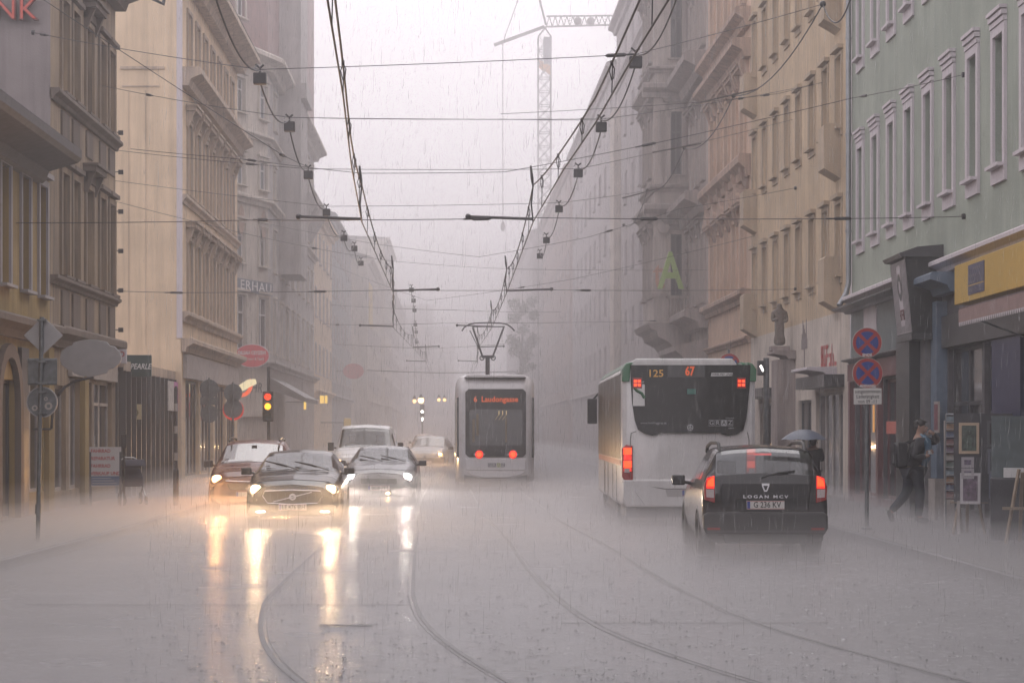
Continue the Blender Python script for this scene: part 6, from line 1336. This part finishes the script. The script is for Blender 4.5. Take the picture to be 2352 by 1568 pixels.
hang_row('cable looping down from box to box beside the crane', RB, '', [None,'largest hanging box on the right, before the pale office','second hanging box on the right of the street','third hanging box on the right of the street','fourth hanging box on the right beside the crane mast','fifth hanging box on the right in the mist','sixth and lowest hanging box on the right of the crane'])
FB = [(945,665,88),(950,690,96),(952,712,104),(954,745,115),(956,762,122),(958,785,135)]
hang_row('far cable of small boxes over the middle of the street', FB, '', ['topmost small box in mid street over the van','second small box in mid street over the van','third small box in mid street over the van','fourth small box in mid street over the van','fifth small box in mid street over the van','lowest small box in mid street over the van'])
GB = [(1960,-25,36),(1890,10,38),(1685,220,52),(1572,340,62),(1487,437,70),(1433,517,80)]
t = thing('looping_cable', 'cable looping along the right house fronts from wire to wire', 'cable', at(*GB[0]), world=True); path = []
for a, b in zip(GB, GB[1:]): path += sagline(at(*a), at(*b), .45, 10)
q = MB(); q.tube(path, .014, 5); q.build('cable', M_wire, t)
for g_ in GB[1:]: q = MB(); q.ball(at(*g_), .06, .06, .06, 8, 6); q.build('clamp', M_wire, t)
for (x0,y0,Y0),(x1,y1,Y1) in (((1610,235,50),(1740,205,53)),((1500,350,60),(1610,330,62)),((1430,455,68),(1525,430,70))):
    q = MB(); q.tube([at(x0,y0,Y0),at(x1,y1,Y1)], .02, 5); q.build('spreader', M_wire, t)
# ---------------------------------------------------------------- tower crane behind the houses
Y = 215.0; t = thing('tower_crane', 'pale lattice tower crane with orange stripe above the far roofs', 'crane', (wx(1250,Y),Y,0), world=True)
M_cr = mat('crane_grey', (.07,.06,.055), rough=.6); x0, x1 = wx(1236,Y), wx(1265,Y); d = x1-x0; zt = wz(86,Y)
q = MB()
for x in (x0,x1):
    for y in (Y-d/2,Y+d/2): q.bar((x,y,0),(x,y,zt),.12)
q.build('mast_legs', M_cr, t); nb = int(zt/d*.95); hb = zt/nb
q = MB()
for i in range(nb):
    z = i*hb
    for y in (Y-d/2,Y+d/2):
        q.bar((x0,y,z),(x1,y,z),.08); q.bar((x0,y,z),(x1,y,z+hb),.06); q.bar((x1,y,z),(x0,y,z+hb),.06)
    for x in (x0,x1): q.bar((x,Y-d/2,z),(x,Y+d/2,z+hb),.06)
q.build('lattice', M_cr, t)['kind'] = 'stuff'
q = MB(); q.box(x0+d*.42,x1+.05,Y-d/2-.1,Y+d/2,wz(150,Y),wz(88,Y)); cb = q.build('cab', mat('crane_cab', (.14,.14,.16), rough=.5), t)
q = MB(); q.prism([(x0-.01,wz(140,Y)),(x0-.01,wz(158,Y)),(x1+.01,wz(176,Y)),(x1+.01,wz(154,Y))], Y-d/2-.02, Y-d/2-.001, 'y'); q.build('orange_stripe', mat('crane_orange', (.55,.25,.04), rough=.5), cb)
q = MB(); q.prism([(x0-.01,wz(136,Y)),(x0-.01,wz(140,Y)),(x1+.01,wz(154,Y)),(x1+.01,wz(149,Y))], Y-d/2-.02, Y-d/2-.001, 'y'); q.build('white_stripe', M_white, cb)
c = at(1255,62,Y); e = at(1470,56,Y); q = MB(); top = at(1255,38,Y); te = at(1470,36,Y)
q.bar(c,e,.16); q.bar(top,te,.14)
for i in range(16): a = c.lerp(e,i/16); b = top.lerp(te,(i+.5)/16); a2 = c.lerp(e,(i+1)/16); q.bar(a,b,.09); q.bar(b,a2,.09)
q.build('counter_jib', M_cr, t)
for px in (1327,1357): q = MB(); q.ball(at(px,49,Y), .42, .4, .42, 10, 8); q.build('winch', M_cr, t)
q = MB(); q.bar(at(1135,104,Y), at(1250,62,Y), .34, .3); q.bar(at(1236,85,Y), at(1256,60,Y), .14); q.bar(at(1266,85,Y), at(1250,62,Y), .14); q.build('jib', M_cr, t)
q = MB(); q.bar(at(1233,-25,Y), at(1254,58,Y), .2); q.build('mast_head', M_cr, t); q = MB(); q.tube([at(1190,0,Y),at(1155,98,Y)], .045, 5); q.tube([at(1155,98,Y),at(1155,520,Y)], .045, 5); q.tube([at(1190,0,Y),at(1200,-30,Y)],.045,5); q.build('hoist_rope', M_cr, t); q = MB(); q.ball(at(1155,520,Y), .25, .2, .5, 8, 6); q.build('hook_block', M_cr, t)
# ================================================================== people
M_skin = mat('skin', (.32,.19,.14), rough=.55, var=.1); M_coat = mat('dark_jacket', (.014,.015,.02), rough=.75, var=.3, vscale=12); M_trous = mat('dark_jeans', (.018,.024,.038), rough=.8, var=.3, vscale=10)
M_shirt = mat('blue_shirt', (.06,.14,.22), rough=.8, var=.2); M_hair = mat('dark_hair', (.03,.028,.028), rough=.6); M_shoe = mat('dark_shoe', (.012,.012,.012), rough=.4)
def person(name, label, loc, rz, J, sc=1.0, clothes=True):
    """J: joint positions (x right, y back, z up) in metres for a 1.8 m figure"""
    t = thing(name, label, 'person', loc, rz); t.scale = (sc,)*3
    names = list(J); V = [J[k] for k in names]; ix = {k: i for i, k in enumerate(names)}
    E = [('pelvis','waist'),('waist','chest'),('chest','neck'),('neck','jaw'),('jaw','crown')]
    Rr = dict(pelvis=(.155,.12), waist=(.145,.11), chest=(.17,.115), neck=(.06,.06), jaw=(.075,.09), crown=(.078,.098))
    for s in 'LR':
        E += [('pelvis','hip'+s),('hip'+s,'knee'+s),('knee'+s,'ankle'+s),('ankle'+s,'toe'+s),('chest','sho'+s),('sho'+s,'elb'+s),('elb'+s,'wri'+s),('wri'+s,'palm'+s)]
        Rr.update({'hip'+s:(.10,.10),'knee'+s:(.065,.068),'ankle'+s:(.045,.048),'toe'+s:(.04,.03),'sho'+s:(.07,.07),'elb'+s:(.048,.048),'wri'+s:(.032,.03),'palm'+s:(.042,.022)})
    body = skin_body('body', V, [(ix[a],ix[b]) for a, b in E], [Rr[k] for k in names], M_skin, t)
    # jacket, trousers: the same limbs a little fuller
    def cl(nm, keys, edges, grow, m, root):
        k2 = {k: i for i, k in enumerate(keys)}
        return skin_body(nm, [J[k] for k in keys], [(k2[a],k2[b]) for a, b in edges], [(Rr[k][0]+grow.get(k,.022), Rr[k][1]+grow.get(k,.022)) for k in keys], m, t, root=k2[root])
    tk = ['pelvis']+[a+s for s in 'LR' for a in ('hip','knee','ankle')]
    cl('trousers', tk, [('pelvis','hip'+s) for s in 'LR']+[('hip'+s,'knee'+s) for s in 'LR']+[('knee'+s,'ankle'+s) for s in 'LR'], {'anklel':.02}, M_trous, 'pelvis')
    jk = ['pelvis','waist','chest']+[a+s for s in 'LR' for a in ('sho','elb','wri')]
    cl('jacket', jk, [('pelvis','waist'),('waist','chest')]+[('chest','sho'+s) for s in 'LR']+[('sho'+s,'elb'+s) for s in 'LR']+[('elb'+s,'wri'+s) for s in 'LR'], {'pelvis':.05,'waist':.04,'chest':.03}, M_coat, 'waist')
    for s in 'LR':
        a = Vector(J['ankle'+s]); b = Vector(J['toe'+s]); q = MB(); q.tube([a+Vector((0,0,-.02))-(b-a)*.35, a+Vector((0,0,-.03)), b+Vector((0,0,.005)), b+(b-a).normalized()*.03], [.045,.055,.048,.03], 8); q.build('shoe', M_shoe, t, loc=(0,0,0), smooth=True)
        # five fingers of unequal length, curled
        w_ = Vector(J['wri'+s]); p_ = Vector(J['palm'+s]); d = (p_-w_).normalized(); side = d.cross(Vector((0,1,.2))).normalized(); cu = side.cross(d).normalized()
        for k, ln in enumerate((.065,.075,.07,.055)):
            o_ = p_+d*.03+side*(.03-.02*k); q = MB(); q.tube([o_, o_+d*ln*.5+cu*.006, o_+d*ln*.8+cu*.03], [.010,.009,.007], 6); q.build('finger', M_skin, body, loc=(0,0,0), smooth=True)
        o_ = w_.lerp(p_,.5)+side*.035; q = MB(); q.tube([o_, o_+side*.025+d*.03, o_+side*.02+d*.06+cu*.02], [.012,.011,.008], 6); q.build('thumb', M_skin, body, loc=(0,0,0), smooth=True)
    # head: skull cap of hair, nose, ears, eyes, mouth
    jw, cr = Vector(J['jaw']), Vector(J['crown']); up = (cr-jw).normalized(); f = Vector(J['_face']).normalized() if '_face' in J else Vector((0,-1,0)); 
    return t, body, jw, cr, up
def head_bits(t, body, jw, cr, up, f):
    c = jw.lerp(cr,.55); sd = f.cross(up).normalized(); r_ = .10
    q = MB(); q.ball(c+up*.055-f*.03, .095,.10,.085,14,10); q.ball(c-f*.055, .082,.075,.095,12,8)
    rn = random.Random(4)
    for k in range(26):
        d = Vector((rn.gauss(0,1),rn.gauss(0,1),abs(rn.gauss(.4,.8)))).normalized(); d = (d-f*.35).normalized(); o_ = c+up*.045-f*.03+d*.08; q.tube([o_, o_+d*.025, o_+d*.04+Vector((rn.gauss(0,.02),rn.gauss(0,.02),-.012))], [.022,.016,.004], 5)
    q.build('hair', M_hair, t, loc=(0,0,0), smooth=True)
    q = MB(); q.tube([c+f*.088+up*.01, c+f*.118-up*.025], [.010,.016], 6); q.build('nose', M_skin, body, loc=(0,0,0), smooth=True)
    for s_ in (-1,1):
        q = MB(); q.ball(c+sd*s_*.092-f*.005-up*.01, .014,.022,.03,8,6); q.build('ear', M_skin, body, loc=(0,0,0), smooth=True); q = MB(); q.ball(c+f*.086+sd*s_*.033+up*.012, .012,.010,.008,8,6); q.build('eye', M_ink, body, loc=(0,0,0), smooth=True)
    q = MB(); q.tube([c+f*.088+sd*.024-up*.062, c+f*.095-up*.064, c+f*.088-sd*.024-up*.062], .007, 5); q.build('mouth', mat('lips', (.25,.10,.09)), body, loc=(0,0,0))
# the man striding to the right, forearm raised against the rain, something white in the other hand
J = dict(pelvis=(0,0,.97), waist=(.03,0,1.14), chest=(.07,-.01,1.38), neck=(.10,-.02,1.53), jaw=(.13,-.03,1.60), crown=(.135,-.02,1.73),
         hipL=(.03,-.09,.90), kneeL=(.10,-.10,.50), ankleL=(.06,-.10,.10), toeL=(.20,-.13,.04),
         hipR=(-.04,.09,.90), kneeR=(-.09,.10,.52), ankleR=(-.38,.10,.19), toeR=(-.36,.06,.05),
         shoL=(.08,-.19,1.42), elbL=(.10,-.25,1.14), wriL=(.16,-.34,1.28), palmL=(.17,-.36,1.36),
         shoR=(.08,.17,1.43), elbR=(.44,.02,1.42), wriR=(.32,-.08,1.56), palmR=(.24,-.09,1.60))
J['palmL'] = (.20,-.33,1.20); J['wriL'] = (.17,-.31,1.17); J['elbL'] = (-.06,-.25,1.13)
p = gnd(2098,1203,.12); p = Vector((wx(2098,38.0),38.0,.12))
J2 = {k: v for k, v in J.items() if k != '_face'}
t, body, jw, cr, up = person('person', 'man in dark jacket and blue shirt striding right with raised arm', p, 0, J2, 1.04)
head_bits(t, body, jw, cr, up, Vector((.8,-.6,-.08)).normalized())
q = MB(); q.tube([(.13,-.10,1.52),(.205,-.125,1.42),(.215,-.13,1.28),(.185,-.125,1.12),(.15,-.11,1.0)], [.045,.078,.082,.078,.055], 10); q.build('shirt', M_shirt, t, loc=(0,0,0), smooth=True)
q = MB(); q.tube([(.10,-.09,1.54),(.16,-.15,1.50),(.205,-.20,1.40)], [.02,.026,.012], 6); q.build('collar', mat('pale_collar', (.2,.3,.38), rough=.8), t, loc=(0,0,0), bevel=.01)
h = Vector((.215,-.355,1.235)); t2 = thing('phone', 'white phone held in the striding man\'s lowered hand', 'phone', p+h*1.04, R(20)); q = MB(); q.box(-.04,.04,-.006,.006,-.035,.035); q.build('case', M_white, t2, loc=(0,0,0), bevel=.004)
t2 = thing('backpack', 'black backpack on the striding man\'s back', 'bag', p+Vector((-.18,.02,1.06)), 0)
q = MB(); q.box(-.15,.06,-.14,.15,-.06,.40); q.build('pack', M_coat, t2, loc=(0,0,0), bevel=.06, seg=3); q = MB(); q.box(-.19,-.15,-.1,.1,0,.2); q.build('pocket', M_coat, t2, loc=(0,0,0), bevel=.02)
for y in (-.12,.12): q = MB(); q.tube([(.05,y,.38),(.16,y-.04,.44),(.27,y-.06,.30),(.2,y-.05,.05),(.05,y,-.02)], .018, 5); q.build('strap', M_coat, t2, loc=(0,0,0))
# the walker under the umbrella beyond the car
Y = 45.0; p = Vector((wx(1868,Y),Y,.12))
J = dict(pelvis=(0,0,.95), waist=(0,0,1.12), chest=(0,-.02,1.36), neck=(0,-.03,1.5), jaw=(0,-.05,1.57), crown=(0,-.04,1.69), hipL=(-.09,0,.88), kneeL=(-.09,-.1,.5), ankleL=(-.09,-.05,.1), toeL=(-.10,-.18,.04), hipR=(.09,0,.88), kneeR=(.09,.05,.5), ankleR=(.09,.2,.14), toeR=(.10,.12,.05),
         shoL=(-.18,-.01,1.42), elbL=(-.2,-.12,1.18), wriL=(-.1,-.25,1.32), palmL=(-.1,-.26,1.38), shoR=(.18,0,1.42), elbR=(.24,.06,1.15), wriR=(.23,-.05,.92), palmR=(.23,-.07,.85))
t, body, jw, cr, up = person('person', 'walker in a dark coat under the blue umbrella', p, R(160), J, .87)
head_bits(t, body, jw, cr, up, Vector((0,-1,0)))
c = at(1847,1010,Y-.1); t = thing('umbrella', 'grey blue umbrella held over the walker beyond the black car', 'umbrella', (c.x, c.y, c.z))
rU, hU, nU = .5, .23, 16; V = [(0,0,hU)]
for k in range(1,6):
    for i in range(nU):
        a = 2*math.pi*i/nU; rr = rU*k/5*(1 - (.05 if i % 2 and k == 5 else 0)); V.append((rr*math.cos(a), rr*math.sin(a), hU*(1-(k/5)**2)+ (.02 if i % 2 and k == 5 else 0)))
Fc = [(0,1+i,1+(i+1)%nU) for i in range(nU)] + [(1+(k-1)*nU+i, 1+k*nU+i, 1+k*nU+(i+1)%nU, 1+(k-1)*nU+(i+1)%nU) for k in range(1,5) for i in range(nU)]
q = MB(); q.add(V,Fc); q.build('canopy', mat('umbrella_cloth', (.10,.12,.17), rough=.45, var=.15), t, loc=(0,0,0), smooth=True)
q = MB(); q.tube([(0,0,hU+.06),(0,0,-.45),(.0,.0,-.5)], .009, 6); q.build('shaft', M_iron, t, loc=(0,0,0))
for i in range(8): a = 2*math.pi*i/8; q = MB(); q.tube([(0,0,hU-.015),(rU*.5*math.cos(a),rU*.5*math.sin(a),hU*.72),(rU*.97*math.cos(a),rU*.97*math.sin(a),.0)], .005, 4); q.build('rib', M_iron, t, loc=(0,0,0))
# ================================================================== air: haze, ground spray, rain
def vol(name, x0, x1, y0, y1, z0, z1, dens, col, aniso):
    b = MB(); b.box(x0, x1, y0, y1, z0, z1); o = b.build(name, None)
    m = bpy.data.materials.new(name + '_air'); m.use_nodes = True; n = m.node_tree.nodes; n.remove(n['Principled BSDF'])
    v = n.new('ShaderNodeVolumePrincipled'); v.inputs['Density'].default_value = dens; v.inputs['Color'].default_value = (*col, 1); v.inputs['Anisotropy'].default_value = aniso
    m.node_tree.links.new(v.outputs[0], n['Material Output'].inputs['Volume']); o.data.materials.append(m)
    return tag(o, kind='stuff')
vol('haze', -450, 450, -60, 1250, -1, 49, HAZE, (.96, .945, .97), .55)
vol('ground_spray', -13, 13, -18, 300, -.6, .42, SPRAY, (.98, .968, .995), .5)
vol('spray_mist', -12.5, 12.5, -17, 290, -.55, .80, SPRAY*.15, (.985, .975, .99), .5)
vol('street_mist', -12, 12, 66, 430, -.5, 30, .0060, (.97, .955, .975), .55)
def rain_mat():
    m = bpy.data.materials.new('rain_water'); m.use_nodes = True; n = m.node_tree.nodes; l = m.node_tree.links; n.remove(n['Principled BSDF'])
    tr = n.new('ShaderNodeBsdfTransparent'); df = n.new('ShaderNodeBsdfTranslucent'); df.inputs[0].default_value = (.85,.84,.87,1)
    gl = n.new('ShaderNodeBsdfGlossy'); gl.inputs['Roughness'].default_value = .25
    a = n.new('ShaderNodeMixShader'); a.inputs[0].default_value = .35; l.new(df.outputs[0], a.inputs[1]); l.new(gl.outputs[0], a.inputs[2])
    b = n.new('ShaderNodeMixShader'); b.inputs[0].default_value = .30; l.new(tr.outputs[0], b.inputs[1]); l.new(a.outputs[0], b.inputs[2]); l.new(b.outputs[0], n['Material Output'].inputs[0]); return m
M_rain = rain_mat()
def rain(count):
    rs = np.random.RandomState(11)
    Y = 9 + 48*rs.rand(count)**.7; X = (rs.rand(count)*1.12-.30)*Y*.49; Z = CH + (rs.rand(count)*1.1-.42)*Y*.325
    ok = (Z > .2) & (np.abs(X) < 8); X, Y, Z = X[ok], Y[ok], Z[ok]; k = len(X)
    h = .02+.07*rs.rand(k)**2; r_ = .0009+.0006*rs.rand(k); dx = .05*rs.randn(k)+.02
    V = np.empty((k,5,3)); top = np.stack([X+dx*h, Y, Z+h],1); bot = np.stack([X-dx*h, Y, Z-h],1)
    V[:,0] = bot; V[:,1] = top
    for i in range(3):
        a = 2*math.pi*i/3; V[:,2+i] = np.stack([X+r_*math.cos(a), Y+r_*math.sin(a), Z-h*.45],1)
    V = V.reshape(-1,3); f = np.array([(0,2,3),(0,3,4),(0,4,2),(1,3,2),(1,4,3),(1,2,4)]); Fc = (np.arange(k)[:,None,None]*5+f[None]).reshape(-1,3)
    me = bpy.data.meshes.new('rain'); me.vertices.add(len(V)); me.vertices.foreach_set('co', V.ravel()); me.loops.add(Fc.size); me.loops.foreach_set('vertex_index', Fc.ravel()); me.polygons.add(len(Fc)); me.polygons.foreach_set('loop_start', np.arange(0,Fc.size,3)); me.polygons.foreach_set('loop_total', np.full(len(Fc),3)); me.update(); me.validate()
    me.materials.append(M_rain); o = bpy.data.objects.new('rain', me); COL.objects.link(o); tag(o, kind='stuff')
rain(60000)
def splashes(count):
    # little crowns and jets thrown up by the drops on the road
    rs = np.random.RandomState(5); V = []; Fc = []
    for i in range(count):
        Y = 13.5+26*rs.rand()**1.4; X = (rs.rand()*1.1-.32)*Y*.49
        if not (kx(KL,Y)+.1 < X < kx(KR,Y)-.1): continue
        h = .005+.014*rs.rand()**2; w = .010+.014*rs.rand()
        for j in range(rs.randint(2,5)):
            a = 6.28*rs.rand(); d = .01+.03*rs.rand(); x, y = X+d*math.cos(a), Y+d*math.sin(a); k = len(V)
            V += [(x-w*.5,y,.004),(x+w*.5,y,.004),(x,y+w*.5,.004),(x+d*.5*math.cos(a),y+d*.5*math.sin(a),.004+h*(.5+rs.rand()))]; Fc += [(k,k+1,k+3),(k+1,k+2,k+3),(k+2,k,k+3)]
    q = MB(); q.add(V,Fc); tag(q.build('rain_splashes', mat('splash_water', (.11,.105,.115), rough=.15, spec=.8)), kind='stuff')
splashes(4000)
